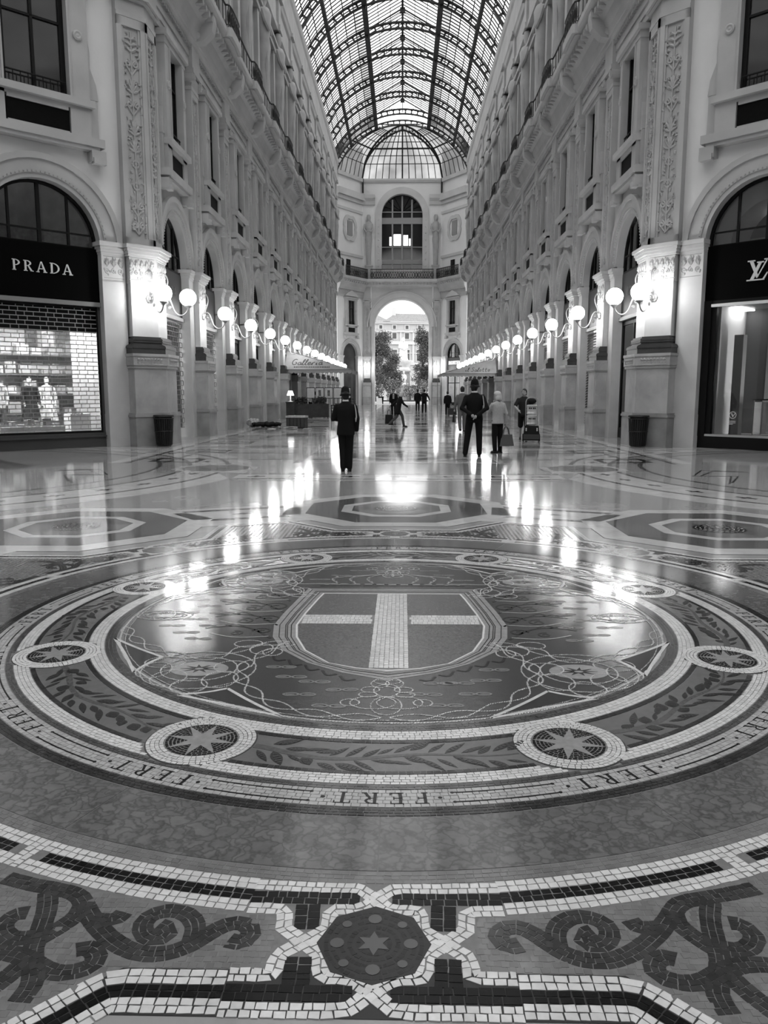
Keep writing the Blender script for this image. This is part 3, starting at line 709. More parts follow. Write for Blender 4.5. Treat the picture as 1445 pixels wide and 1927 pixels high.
fl = MB().prism(pol, 0, 0.0024, bottom=False)
lay('ground_tessera', BG, M_tg, border, 0.001, 0.0029, 60)
M_sgb = mat('scroll_bedding', 0.145, 0.3, 0.4, amp=.2, scale=40)
fldp = [p for k in range(8) for p in [Rk(k,(1.27,4.08)),Rk(k,(.70,3.515)),Rk(k,(-.70,3.515)),Rk(k,(-1.27,4.08))]]
MB().prism(fldp, 0, 0.0022, bottom=False).obj('scroll_ground', M_sgb, border)

# outer octagonal panels -------------------------------------------
def octo(ap, cx=0, cy=0, rot=22.5): R = ap/math.cos(R_(22.5)); return [(cx+R*math.cos(R_(rot+45*i)), cy+R*math.sin(R_(rot+45*i))) for i in range(8)]
def oct_ring(name, m, a0, a1, z, parent, n=8):
    i, o = octo(a0), octo(a1); res = []
    for k in range(n):
        j = (k+1) % 8; g = .004
        b = MB().prism([i[k],o[k],o[j],i[j]], 0, z, bottom=False); res.append((name, b.mesh(name), m))
    return res
panel = oct_ring('border_slab', M_slablight, 1.205, 1.50, .0030, None) + oct_ring('grey_slab', M_slabdark, .745, 1.20, .0032, None) + oct_ring('rim_slab', M_slablight, .60, .74, .0038, None)
inn = octo(.595); tri = []
for k in range(8):
    j = (k+1) % 8; b = MB().prism([inn[k],inn[j],(0,0)], 0, .0034, bottom=False); panel.append(('centre_slab', b.mesh('centre_slab'), M_slabdark if k % 2 else M_slabmid))
lat = []
for r in (.05,.10,.15,.20,.25): lat += tess(list(reversed(circ(r, n=40))), [0,.030], .06, gap=.022)
lat_me = quads_mesh('lattice_mosaic', lat, 0, .0048); lat_b = MB().prism(circ(.30,n=32)[:-1], 0, .0042, bottom=False).mesh('lattice_disc')
def octagon_panel(x, y, rz=0.0, parts=panel, s=1.0, lattice=True):
    e = MB().prism(octo(1.51 if parts is panel else .9), 0, .0012, bottom=False).obj('octagon_panel', M_black, floor, M=Matrix.Translation((x,y,0)) @ Matrix.Rotation(rz,4,'Z') @ Matrix.Diagonal((s,s,1,1)))
    for nm, me, m in parts: link(nm, me, m, e)
    if lattice:
        d = link('lattice_disc', lat_b, M_black, e); link('lattice_mosaic', lat_me, M_tw, d, kind='stuff')
    return e
for k in range(8):
    p = Rk(k, (0,5.40)); octagon_panel(p[0], p[1], R_(45*k))
# trapezoid panels between them
for k in range(8):
    a = R_(45*k+22.5)
    Mx = Matrix.Rotation(a,4,'Z')
    e = MB().prism([(-.86,4.83),(.86,4.83),(1.12,5.74),(-1.12,5.74)], 0, .0020, bottom=False).obj('trapezoid_panel', M_slabdark, floor, M=Mx)
    MB().prism([(-.70,4.96),(.70,4.96),(.88,5.61),(-.88,5.61)], 0, .0030, bottom=False).obj('light_slab', M_slablight, e)
    MB().prism([(-.16,5.28),(0,5.20),(.16,5.28),(0,5.36)], 0, .0038, bottom=False).obj('lozenge', M_slabdark, e)
    MB().prism([(-.84,4.82),(.84,4.82),(.70,4.42),(-.70,4.42)], 0, .0024, bottom=False).obj('light_slab', M_slablight, e)
    MB().prism([(-1.14,5.76),(1.14,5.76),(1.18,5.92),(-1.18,5.92)], 0, .0024, bottom=False).obj('light_slab', M_slablight, e)
# great circles on the diagonals
for k, (cx, cy) in enumerate(((-10.5,10.5),(10.5,10.5),(-10.5,-10.5),(10.5,-10.5))):
    am = math.degrees(math.atan2(-cy,-cx))
    e = MB().prism(arc(cx,cy,7.5,0,360,96)[:-1], 0, .0008, bottom=False).obj('circle_panel', M_slabpale, floor)
    def band(nm, m, r0, r1, z, seg=24):
        for i in range(seg):
            a0 = am-180+360*i/seg; MB().ring(arc(cx,cy,r0,a0,a0+360/seg-.06,6), arc(cx,cy,r1,a0,a0+360/seg-.06,6), 0, z, closed=False).obj(nm, m, e)
    if k < 2:
        band('light_slab', M_slablight, 6.95, 7.45, .0020); band('dark_fillet', M_slabdark, 6.85, 6.95, .0022, 12)
        band('pale_slab', M_slablight, 6.12, 6.84, .0020); band('dark_fillet', M_slabdark, 6.02, 6.12, .0022, 12); band('light_slab', M_slabpale, 5.5, 6.0, .0020)
        band('dark_fillet', M_slabdark, 5.38, 5.48, .0022, 12)
        me = MB().prism([(-.17,-.035),(-.035,-.035),(-.035,-.10),(.035,-.10),(.035,-.035),(.17,-.035),(.17,.035),(.035,.035),(.035,.10),(-.035,.10),(-.035,.035),(-.17,.035)], 0, .0032, bottom=False).mesh('cross_inlay')
        for i in range(44):
            a = am-180+360*i/44; link('cross_inlay', me, M_black, e, Matrix.Translation((cx+6.48*math.cos(R_(a)), cy+6.48*math.sin(R_(a)), 0)) @ Matrix.Rotation(R_(a+90),4,'Z'))
        # zigzag key lines inside
        for s in (1,-1):
            for o in (0,.16):
                aa = R_(am + s*33); c, sn = math.cos(aa), math.sin(aa)
                z = [(5.0-o,-1.0+o),(4.2-o,.15),(4.9-o,.3),(4.1-o,1.3-o),(3.4,.9-o)]
                zz = [(cx + x*c - y*sn*s, cy + x*sn + y*c*s) for x, y in z]; b = MB()
                for q in strip(zz, .02): b.prism(q, 0, .0030, bottom=False)
                b.obj('zigzag_line', M_black, e)
        sp = MB().prism(octo(2.6,cx,cy), 0, .0022, bottom=False).obj('centre_octagon', M_slabmid, e)
        MB().ring(octo(1.6,cx,cy), octo(1.85,cx,cy), 0, .0032).obj('octagon_rim', M_slablight, sp)
# cross band over the mouth of the arm, then the arm pavement
e = MB().prism([(-3.0,8.85),(3.0,8.85),(3.6,10.25),(-3.6,10.25)], 0, .0026, bottom=False).obj('mouth_band', M_slabpale, floor)
for y0, y1, hw, m in ((8.87,9.05,2.95,M_slablight),(9.08,9.16,3.0,M_slabdark),(9.2,9.92,3.1,M_slablight),(9.95,10.03,3.3,M_slabdark)):
    n = 6
    for i in range(n): MB().prism([(-hw+2*hw*i/n+.004,y0),(-hw+2*hw*(i+1)/n-.004,y0),(-hw+2*hw*(i+1)/n-.004,y1),(-hw+2*hw*i/n+.004,y1)], 0, .0034, bottom=False).obj('band_slab', m, e)
for i in range(7): link('cross_inlay', me, M_black, e, Matrix.Translation((-2.7+.9*i, 9.56, .001)))
small = oct_ring('rim_slab', M_slablight, .70, .86, .0036, None) + oct_ring('grey_slab', M_slabmid, 0.02, .69, .0030, None)
for y in (11.2, 17.9, 24.6, 31.3, 38.0, 44.7, 51.4, 58.1):
    for x in (-3.85, 3.85): octagon_panel(x, y, 0, small, 1.0, y < 20)
for y in (14.6, 21.25, 27.95, 34.65, 41.35, 48.05, 54.75, 61.5, 68.2, 75, 81.5):
    octagon_panel(0, y, 0, panel, 1.15, y < 24)
M_strA = mat('stripe_light', 0.48, 0.105, 0.5, bump=.02, bscale=1.8, amp=.1, scale=2); M_strB = mat('stripe_dark', 0.13, 0.105, 0.5, bump=.02, bscale=1.8, amp=.15, scale=2)
y = 12.55; i = 0
while y < 92:
    w = (.34, .16, .5, .12, .26)[i % 5]; x1 = 6.6 if i % 2 else 2.2
    MB().prism([(-x1,y),(x1,y),(x1,y+w),(-x1,y+w)], 0, .0022+.0004*(i%2), bottom=False).obj('cross_stripe', (M_strA, M_strB, M_strA, M_slabdark, M_slabpale)[i % 5], floor)
    y += w + (.55, .42, .85, .5, .36)[i % 5]; i += 1
for s in (1,-1):
    for x0, x1, m in ((6.35,6.6,M_slablight),(6.12,6.2,M_black),(2.25,2.4,M_slablight),(5.3,5.38,M_slabdark)):
        for i in range(9): MB().prism([(s*x0,12.4+8.4*i),(s*x1,12.4+8.4*i),(s*x1,12.4+8.4*(i+1)-.02),(s*x0,12.4+8.4*(i+1)-.02)], 0, .0028, bottom=False).obj('edge_slab', m, floor)
    me_rect = None
    for i, yy in enumerate((13.0, 16.0, 19.6, 23.0, 26.4, 29.8, 33.2, 36.6, 40.0)):
        b = MB()
        for o, zz in ((0,.0024),): b.ring([(s*(4.75),yy-.35),(s*(5.65),yy-.35+.25),(s*(5.65),yy+.35+.25),(s*4.75,yy+.35)], [(s*(4.6),yy-.5),(s*(5.8),yy-.5+.25),(s*(5.8),yy+.5+.25),(s*4.6,yy+.5)], 0, .0030)
        b.obj('key_frame', M_black, floor)
# ------------------------------------------------------------------ architecture materials
M_stone = mat('carved_stone', 0.42, 0.62, 0.25, amp=0.14, scale=0.9, bump=0.15, bscale=9, detail=6)
M_stone2 = mat('carved_stone_relief', 0.38, 0.62, 0.25, amp=0.12, scale=2.0)
M_plaster = mat('pale_plaster', 0.66, 0.75, 0.15, amp=0.07, scale=0.7, bump=0.08, bscale=14)
M_shaft = mat('pale_polished_shaft', 0.50, 0.38, 0.4, amp=0.12, scale=1.4, detail=6)
M_ped = mat('pedestal_stone', 0.36, 0.45, 0.35, amp=0.24, scale=1.3, detail=7, vein=.06, vscale=1.5)
M_plinth = mat('plinth_stone', 0.27, 0.45, 0.35, amp=0.34, scale=1.6, detail=7)
M_darkbase = mat('dark_base_moulding', 0.042, 0.35, 0.4, amp=0.3, scale=3)
M_iron = mat('black_iron', 0.012, 0.45, 0.4)
M_ironr = mat('roof_iron', 0.016, 0.55, 0.3)
M_frameb = mat('black_shop_frame', 0.007, 0.45, 0.15)
M_signk = mat('black_sign_board', 0.002, 0.6, 0.03)
M_pane = glassmat('window_pane', 0.80, 0.07)
M_panedark = mat('dark_window_glass', 0.020, 0.06, 0.6)
M_int = mat('dark_interior', 0.05, 0.8, 0.1, amp=.3, scale=1)
M_blindk = mat('black_panel', 0.005, 0.6, 0.06, amp=.3, scale=12)
M_curtain = mat('curtain_grey', 0.22, 0.8, 0.1, amp=.2, scale=2)
M_lintel = mat('pale_lintel', 0.42, 0.5, 0.3)
M_globe = mat('lamp_globe', 0.9, 0.5, 0.3, emit=17.0)
M_lampmetal = mat('lamp_grey_metal', 0.34, 0.38, 0.5, metal=0.3)

PS, P0Y, NP = 5.05, 19.05, 14            # pilaster spacing, first pilaster, count
XW = 7.45
ML = lambda y: Matrix.Translation((-XW, y, 0))
MR = lambda y: Matrix.Translation((XW, y, 0)) @ Matrix.Rotation(math.pi, 4, 'Z')

# ---- relief ornament: scrolls, leaves, rosettes pressed onto a face (x = out of the wall)
def spiral(cy, cz, r, turns, a0, sgn, n=18):
    return [(0.0, cy + sgn*r*(1-.85*i/n)*math.cos(a0+turns*2*math.pi*i/n), cz + r*(1-.85*i/n)*math.sin(a0+turns*2*math.pi*i/n)) for i in range(n+1)]
def relief(w, z0, z1, x, seed, step=0.5, rad=0.018):
    """candelabrum ornament, mirror-symmetric about y = 0"""
    q = random.Random(seed); b = MB(); z = z0; hw = w/2
    b.tube([(x, 0, z0), (x, 0, z1)], rad*.8, 5)
    while z < z1 - step*.5:
        kind = q.choice('srvcalsa'); h = min(step*q.uniform(.8,1.2), z1-z); zc = z + h/2
        for s in (1,-1):
            sh = lambda L: [(x, y, zz) for _, y, zz in L]
            if kind == 's':
                b.tube(sh(spiral(s*hw*.5, zc, hw*.42, 1.4, math.pi/2, s)), [rad]*19, 5); b.tube([(x,0,z),(x,s*hw*.4,z+h*.2),(x,s*hw*.9,zc)], rad*.8, 5)
            elif kind == 'r':
                for k in range(5):
                    a = math.pi*(k+.5)/5-math.pi/2; b.ball((x, s*hw*.42*abs(math.cos(a)), zc+hw*.42*math.sin(a)), hw*.17, 6, 4, sc=(.5,1,1))
            elif kind == 'v':
                b.tube([(x,s*.02,z),(x,s*hw*.5,z+h*.3),(x,s*hw*.55,zc+h*.1),(x,s*hw*.25,z+h*.75),(x,s*hw*.45,z+h*.95)], [rad,rad*1.6,rad*1.6,rad,rad], 5)
            elif kind == 'c':
                b.tube([(x, s*hw*.5*math.sin(math.pi*i/10), zc+h*.4*math.cos(math.pi*i/10)) for i in range(11)], rad*1.1, 5)
                b.ball((x, s*hw*.72, zc+h*.1), hw*.14, 6, 4, sc=(.5,1,1.4)); b.ball((x, s*hw*.2, zc), hw*.14, 6, 4, sc=(.5,1,1.2))
            elif kind == 'a':
                for k in range(4):
                    a = R_(15+30*k); b.tube([(x,0,z+.02),(x,s*hw*.5*math.cos(a),z+.02+h*.45*math.sin(a)),(x,s*hw*.85*math.cos(a*.9),z+h*.8*math.sin(a))], [rad*.6,rad*1.3,rad*.4], 5)
            else:
                for k in range(3):
                    zz = z+h*(k+.5)/3; b.tube([(x,0,zz-.05),(x,s*hw*.4,zz),(x,s*hw*.8,zz+.06-.05*k)], [rad,rad*1.4,rad*.3], 5)
        for s in (1,-1):
            for k in range(4):
                yy = s*hw*q.uniform(.25,.95); zz = z+h*q.random(); a = q.uniform(-.6,1.2)
                b.tube([(x,yy,zz),(x+rad*.6,yy+s*.05*math.cos(a),zz+.05*math.sin(a)+.02),(x,yy+s*.10*math.cos(a),zz+.10*math.sin(a))], [rad*.3,rad*1.0,rad*.2], 5)
        if kind in 'rv': b.ball((x,0,zc), hw*.22, 8, 5, sc=(.6,1,1))
        z += h
    return b
def frieze_relief(w, z0, z1, x, seed, n=None, rad=.014):
    """horizontal acanthus scroll frieze"""
    q = random.Random(seed); b = MB(); h = z1-z0; n = n or max(2, int(round(w/(h*.55)))); zc=(z0+z1)/2
    for i in range(n):
        y = -w/2 + w*(i+.5)/n; s = 1 if i % 2 else -1; u = w/n
        b.tube([(x,yy,zz) for _,yy,zz in spiral(y, zc-h*.16, min(h*.22,u*.4), 1.3, math.pi/2*s, s, 14)], rad*.8, 5)
        for k in range(5):
            a = R_(30+30*k); b.tube([(x,y,zc+h*.02),(x+rad,y+u*.28*math.cos(a),zc+h*.05+h*.22*math.sin(a)),(x,y+u*.46*math.cos(a),zc+h*.05+h*.38*math.sin(a))], [rad*.4,rad*1.1,rad*.3], 5)
        for k in range(5): b.ball((x, y+q.uniform(-.45,.45)*u, zc+q.uniform(-.42,.42)*h), h*.045, 6, 4, sc=(.8,1,1.4))
    for z in (z0+h*.03, z1-h*.03): b.tube([(x,-w/2,z),(x,w/2,z)], rad*.5, 4)
    return b

def base_levels():
    L = [(.46,2.70,2.83)]
    for i in range(6): a = math.pi*(i+.5)/6; L.append((.45+.028*math.sin(a), 2.83+.115*i/6, 2.83+.115*(i+1)/6))
    L.append((.425,2.945,2.965))
    for i in range(5): a = math.pi*(i+.5)/5; L.append((.395-.05*math.sin(a), 2.965+.085*i/5, 2.965+.085*(i+1)/5))
    L.append((.375,3.05,3.065))
    for i in range(5): a = math.pi*(i+.5)/5; L.append((.35+.025*math.sin(a), 3.065+.09*i/5, 3.065+.09*(i+1)/5))
    L.append((.32,3.155,3.20)); return L
# ---- pilaster (meshes shared by every copy)
def pil_meshes():
    P = []
    P.append(('plinth', MB().box(-.05,.52,-.62,.62,0,.86).box(-.05,.55,-.65,.65,.86,.93).box(-.05,.53,-.63,.63,.93,.98).mesh('plinth'), M_plinth))
    b = MB().box(-.05,.46,-.56,.56,.98,2.28); b.box(.455,.475,-.46,.46,1.08,2.18)
    P.append(('pedestal', b.mesh('pedestal'), M_ped))
    b = MB().taper(-.05,.47,-.57,.57,2.28,-.05,.54,-.64,.64,2.36).box(-.05,.53,-.63,.63,2.36,2.62).box(-.05,.55,-.65,.65,2.62,2.70)
    P.append(('pedestal_band', b.mesh('pedestal_band'), M_ped))
    P.append(('band_relief', frieze_relief(1.05, 2.38, 2.60, .53, 5, 6, .012).mesh('band_relief'), M_stone2))
    b = MB()
    for e, z0, z1 in base_levels(): b.box(-.05,e,-e-.10,e+.10,z0,z1)
    P.append(('base_moulding', b.mesh('base_moulding'), M_darkbase))
    P.append(('shaft', MB().box(-.05,.25,-.47,.47,3.20,4.72).mesh('shaft'), M_shaft))
    P.append(('capital_band', MB().box(-.05,.28,-.50,.50,4.72,4.77).box(-.05,.26,-.48,.48,4.77,5.46).mesh('capital_band'), M_stone))
    P.append(('capital_relief', frieze_relief(.92, 4.79, 5.44, .26, 9, 3, .022).mesh('capital_relief'), M_stone2))
    b = MB()
    for e, z0, z1 in ((.30,5.46,5.52),(.35,5.52,5.60),(.38,5.60,5.68),(.43,5.68,5.78)): b.box(-.05,e,-e-.22,e+.22,z0,z1)
    P.append(('impost', b.mesh('impost'), M_stone))
    b = MB().box(-.05,.16,-.45,.45,5.78,11.9)
    for y0, y1 in ((-.45,-.33),(.33,.45)): b.box(.16,.22,y0,y1,5.78,11.9)
    b.box(.16,.22,-.33,.33,5.78,6.0).box(.16,.22,-.33,.33,11.7,11.9)
    P.append(('upper_shaft', b.mesh('upper_shaft'), M_stone))
    P.append(('panel_relief', relief(.56, 6.1, 11.6, .17, 21, .55, .022).mesh('panel_relief'), M_stone2))
    b = MB().box(-.05,.24,-.48,.48,11.9,12.02).taper(-.05,.22,-.44,.44,12.02,-.05,.30,-.5,.5,12.32).box(-.05,.36,-.6,.6,12.40,12.55)
    for s in (1,-1): b.lathe([(0,-.01),(.17,-.01),(.17,.34),(0,.34)], 12, TR(0,s*.46,12.3) @ Matrix.Rotation(math.pi/2,4,'Y')); b.lathe([(.06,.34),(.11,.37),(.11,.34)], 10, TR(0,s*.46,12.3) @ Matrix.Rotation(math.pi/2,4,'Y'))
    P.append(('ionic_capital', b.mesh('ionic_capital'), M_stone))
    b = MB().box(-.05,.30,-.5,.5,12.55,13.5)                       # entablature break and scroll console under the balcony
    prof = [(.30,13.5),(.62,13.55),(.95,13.85),(1.02,14.2),(1.0,14.44),(.0,14.44),(.0,13.5)]
    b.profile_y(prof, -.22, .22); b.ball((.70,0,13.86), .17, 10, 6, sc=(.9,1.2,1.2)); b.ball((.42,.27,13.72),.13,8,5); b.ball((.42,-.27,13.72),.13,8,5)
    P.append(('console', b.mesh('console'), M_stone))
    # upper storey: pedestal, herm figure, entablature block
    b = MB().box(-.05,.34,-.42,.42,14.75,16.3).box(-.05,.40,-.48,.48,16.3,16.45)
    P.append(('herm_pedestal', b.mesh('herm_pedestal'), M_stone))
    b = MB().lathe([(0,16.45),(.22,16.45),(.24,17.5),(.30,18.8),(.36,19.4),(.30,19.9),(.38,20.5),(.42,21.0),(.30,21.3),(.13,21.4),(.12,21.5),(.20,21.65),(.22,21.9),(.16,22.15),(0,22.2)], 12, TR(.22,0,0), sy=1.15)
    for s in (1,-1): b.tube([(.25,s*.42,21.1),(.42,s*.52,20.5),(.55,s*.30,20.2),(.52,0,20.35)], [.13,.12,.10,.09], 6); b.tube([(.3,s*.1,17.0),(.4,s*.25,18.5),(.42,s*.2,19.6)], [.06,.1,.06], 5)
    P.append(('herm_figure', b.mesh('herm_figure', True), M_stone2))
    b = MB().box(-.05,.44,-.46,.46,22.2,22.5).box(-.05,.36,-.40,.40,22.5,23.9).box(-.05,.52,-.48,.48,23.9,24.1)
    P.append(('herm_entablature', b.mesh('herm_entablature'), M_stone))
    return P
PIL = pil_meshes()
def place_parts(parts, parent, M, head):
    """first mesh is the part itself, the others hang from it"""
    nm, me, m = parts[0]; root = link(head, me, m, parent, M)
    for n2, me2, m2 in parts[1:]: link(n2, me2, m2, root)
    return root
# ---- bay between two pilasters
def arch_pts(hw, zs, r, n=20): return [(r*math.cos(math.pi*i/n), zs + r*math.sin(math.pi*i/n)) for i in range(n+1)]
def arch_ring(b, r0, r1, zs, x0, x1, n=22):
    i = arch_pts(0, zs, r0, n); o = arch_pts(0, zs, r1, n); k = n+1
    vs = [(x1,y,z) for y,z in i] + [(x1,y,z) for y,z in o] + [(x0,y,z) for y,z in i] + [(x0,y,z) for y,z in o]; fs = []
    for a in range(n): fs += [(a,a+1,k+a+1,k+a),(k+a,k+a+1,3*k+a+1,3*k+a),(2*k+a+1,2*k+a,3*k+a,3*k+a+1),(2*k+a,2*k+a+1,a+1,a)]
    b.add(vs, fs)
def bay_meshes(W, hw, zs, ztop=13.5, ow=2.0, plaster=False, hp=None, ws=1.0):
    h = W/2; P = []
    b = MB(); x0, x1 = -.45, 0.0
    for s in (1,-1): b.box(x0,x1,min(s*hw,s*h),max(s*hw,s*h),0,zs)
    n = 22; ap = arch_pts(hw, zs, hw, n); zt = 8.5              # spandrel over the arch
    for i in range(n):
        (y0,z0),(y1,z1) = ap[i], ap[i+1]
        Y0 = h if i == 0 else y0; Y1 = -h if i == n-1 else y1
        b.add([(x1,y0,z0),(x1,y1,z1),(x1,y1,zt),(x1,y0,zt)], [(0,1,2,3)]); b.add([(x1,y0,z0),(x1,y1,z1),(x0,y1,z1),(x0,y0,z0)], [(3,2,1,0)])
    for s in (1,-1): b.box(x0,x1,min(s*hw,s*h),max(s*hw,s*h),zs,zt)
    ww = .62*ws                                                  # window opening 9.4..12.1
    b.box(x0,x1,-h,h,zt,9.4); b.box(x0,x1,-h,-ww,9.4,12.15); b.box(x0,x1,ww,h,9.4,12.15); b.box(x0,x1,-h,h,12.15,ztop)
    P.append(('bay', b.mesh('bay'), M_plaster if plaster else M_stone))
    b = MB()                                                     # door jamb strips with their own imposts
    hp = h-.47 if hp is None else hp
    for s in (1,-1):
        y0, y1 = sorted((s*(hw-.02), s*hp)); b.box(-.47,.07,y0,y1,0,5.46)
        for e, z0, z1 in ((.0,4.72,4.77),(.02,5.46,5.52),(.05,5.52,5.60),(.08,5.60,5.68),(.12,5.68,5.80)): b.box(-.3,.07+e,y0-e*.7,y1+e*.3,z0,z1)
    if plaster:
        for s in (1,-1): y0, y1 = sorted((s*(hw-.03), s*hp)); b.box(-.3,.09,y0,y1,0,.95)
    P.append(('jamb_strips', b.mesh('jamb_strips'), M_shaft))
    if plaster:
        for s in (1,-1):
            jr = frieze_relief(hp-hw-.08, 4.80, 5.43, .07, 17, 3, .022); jr.v = [(p[0], p[1]+s*(hw+hp)/2, p[2]) for p in jr.v]; P.append(('jamb_relief', jr.mesh('jamb_relief'), M_stone2))
    b = MB(); arch_ring(b, hw-.02, hw+.10, zs, -.47, .05); arch_ring(b, hw+.10, ow-.16, zs, -.02, .09); arch_ring(b, ow-.16, ow, zs, -.02, .15)
    P.append(('archivolt', b.mesh('archivolt', True), M_stone))
    b = MB()
    for i in range(1, 48):
        a = math.pi*i/48; r = hw+.135; b.ball((.10, r*math.cos(a), zs+r*math.sin(a)), .028, 5, 4)
    P.append(('bead_row', b.mesh('bead_row'), M_stone2))
    # window surround with corbels, sill, black panel, scroll sides, lintel
    b = MB(Matrix.Diagonal((1,ws,1,1))); d = .24
    b.box(0,.34,-1.35,1.35,8.24,8.46).box(0,.28,-1.25,1.25,8.14,8.24)
    for s in (1,-1):
        b.box(0,.30,s*1.22-.16,s*1.22+.16,7.86,8.16); b.box(.18,.36,s*1.22-.14,s*1.22+.14,7.80,7.96)
        y0, y1 = sorted((s*.66, s*1.10)); b.box(0,d,y0,y1,8.46,12.15); y0, y1 = sorted((s*1.10, s*1.30)); b.box(0,.12,y0,y1,8.46,9.5)
        pr = [(s*1.10,9.5),(s*1.32,9.5),(s*1.28,9.9),(s*1.16,10.3),(s*1.17,10.7),(s*1.10,11.3)]
        b.prism(pr if s > 0 else list(reversed(pr)), 0, .14, M=Matrix(((0,0,1,0),(ws,0,0,0),(0,1,0,0),(0,0,0,1))))
        b.lathe([(0,0),(.13,0),(.13,.05),(.09,.07),(.05,.05),(0,.06)], 12, TR(d,s*.88*ws,11.0) @ Matrix.Rotation(math.pi/2,4,'Y'))
        b.box(d,d+.05,s*.66-.04 if s < 0 else .66,s*.66 if s < 0 else .70,9.4,12.15)
    b.box(0,.38,-1.16,1.16,9.22,9.40).box(0,.24,-1.1,1.1,9.14,9.22).box(0,.24,-.62,.62,9.05,9.14).box(0,.24,-.62,.62,8.46,8.52)
    b.box(0,.26,-1.15,1.15,12.15,12.35).box(0,.36,-1.25,1.25,12.35,12.5)
    P.append(('window_surround', b.mesh('window_surround'), M_stone))
    P.append(('black_panel', MB().box(.0,.20,-.64*ws,.64*ws,8.50,9.08).mesh('black_panel'), M_blindk))
    P.append(('window_pane', MB().box(-.02,.01,-ww-.04,ww+.04,9.38,12.17).mesh('window_pane'), M_panedark))
    b = MB(Matrix.Diagonal((1,ws,1,1))).box(.01,.06,-.03,.03,9.4,12.15).box(.01,.06,-.62,.62,11.2,11.26).box(.01,.06,-.66,-.56,9.4,12.15).box(.01,.06,.56,.66,9.4,12.15)
    for i in range(9): b.box(.14,.16,-.6+.15*i-.008,-.6+.15*i+.008,9.4,9.75)
    b.box(.13,.17,-.62,.62,9.74,9.77)
    P.append(('window_frame', b.mesh('window_frame'), M_frameb))
    # entablature, cove, balcony slab
    prof = [(0,12.55),(.12,12.55),(.12,12.75),(.16,12.75),(.16,12.95),(.20,12.95),(.20,13.3),(.34,13.38),(.36,13.5),(.40,13.52),(.46,13.75),(.60,14.05),(.82,14.22),(.90,14.28),(.90,14.42),(1.06,14.46),(1.10,14.55),(1.10,14.75),(0,14.75)]
    b = MB().profile_y(prof, -h, h)
    P.append(('cornice', b.mesh('cornice'), M_stone))
    b = MB()
    for i in range(12):
        y = -h + W*(i+.5)/12; b.box(.55,.98,y-.09,y+.09,14.14,14.30)
    for i in range(26):
        y = -h + W*(i+.5)/26; b.box(.18,.29,y-.05,y+.05,13.18,13.30)
    P.append(('dentils', b.mesh('dentils'), M_stone2))
    o = [(1.0,-.92),(1.18,-.92),(1.27,-.86),(1.29,0),(1.27,.86),(1.18,.92),(1.0,.92)]
    P.append(('bow_slab', MB().prism(o, 14.44, 14.75).prism([(x-.12,y*.92) for x,y in o], 14.40, 14.44).mesh('bow_slab'), M_stone))
    b = MB()                                                     # iron balcony rail
    rail = [(1.04,-h),(1.04,-.9)] + [(x-.06,y) for x,y in o[1:-1]] + [(1.04,.9),(1.04,h)]
    rl = smooth_path(rail, 1)
    for z, r in ((15.50,.035),(14.84,.015)): b.tube([(x,y,z) for x,y in rl], r, 5)
    nor, s = path_frame(rl); m = int(s[-1]/.10)
    for i in range(m+1):
        p, _ = path_at(rl, nor, s, s[-1]*i/m)
        if abs(p[1]) < .95 or i % 6 == 0: b.box(p[0]-.014,p[0]+.014,p[1]-.016,p[1]+.016,14.75,15.50)
    m = int(s[-1]/.26)
    for i in range(m):
        p, _ = path_at(rl, nor, s, s[-1]*(i+.5)/m)
        if abs(p[1]) < .95:
            b.tube([(p[0],p[1]+.10*math.cos(2*math.pi*k/10),15.10+.22*math.sin(2*math.pi*k/10)) for k in range(10)], .03, 4, closed=True)
            b.box(p[0]-.008,p[0]+.008,p[1]-.13,p[1]+.13,14.80,15.16)
    P.append(('iron_railing', b.mesh('iron_railing'), M_iron))
    # upper storey wall with a tall window, then the top cornice
    b = MB().box(-.45,0,-h,h,14.75,16.2).box(-.45,0,-h,-.75,16.2,20.6).box(-.45,0,.75,h,16.2,20.6).box(-.45,0,-h,h,20.6,26.2)
    P.append(('upper_wall', b.mesh('upper_wall'), M_plaster))
    b = MB()
    for s in (1,-1):
        y0, y1 = sorted((s*.75,s*1.05)); b.box(0,.22,y0,y1,15.2,20.6); y0, y1 = sorted((s*1.35,s*1.7)); b.box(0,.14,y0,y1,14.9,21.4)
    b.box(0,.3,-1.2,1.2,20.6,20.9).box(0,.42,-1.35,1.35,20.9,21.05)
    b.profile_y([(0,22.2),(.30,22.2),(.30,22.5),(.22,22.5),(.22,23.7),(.34,23.8),(.40,24.0),(.46,24.1),(.46,25.6),(.56,25.75),(.60,26.0),(.60,26.2),(0,26.2)], -h, h)
    P.append(('upper_surround', b.mesh('upper_surround'), M_stone))
    P.append(('upper_pane', MB().box(-.26,-.24,-.75,.75,16.2,20.6).mesh('upper_pane'), M_panedark))
    return P
BAY = bay_meshes(PS, 1.45, 5.85)
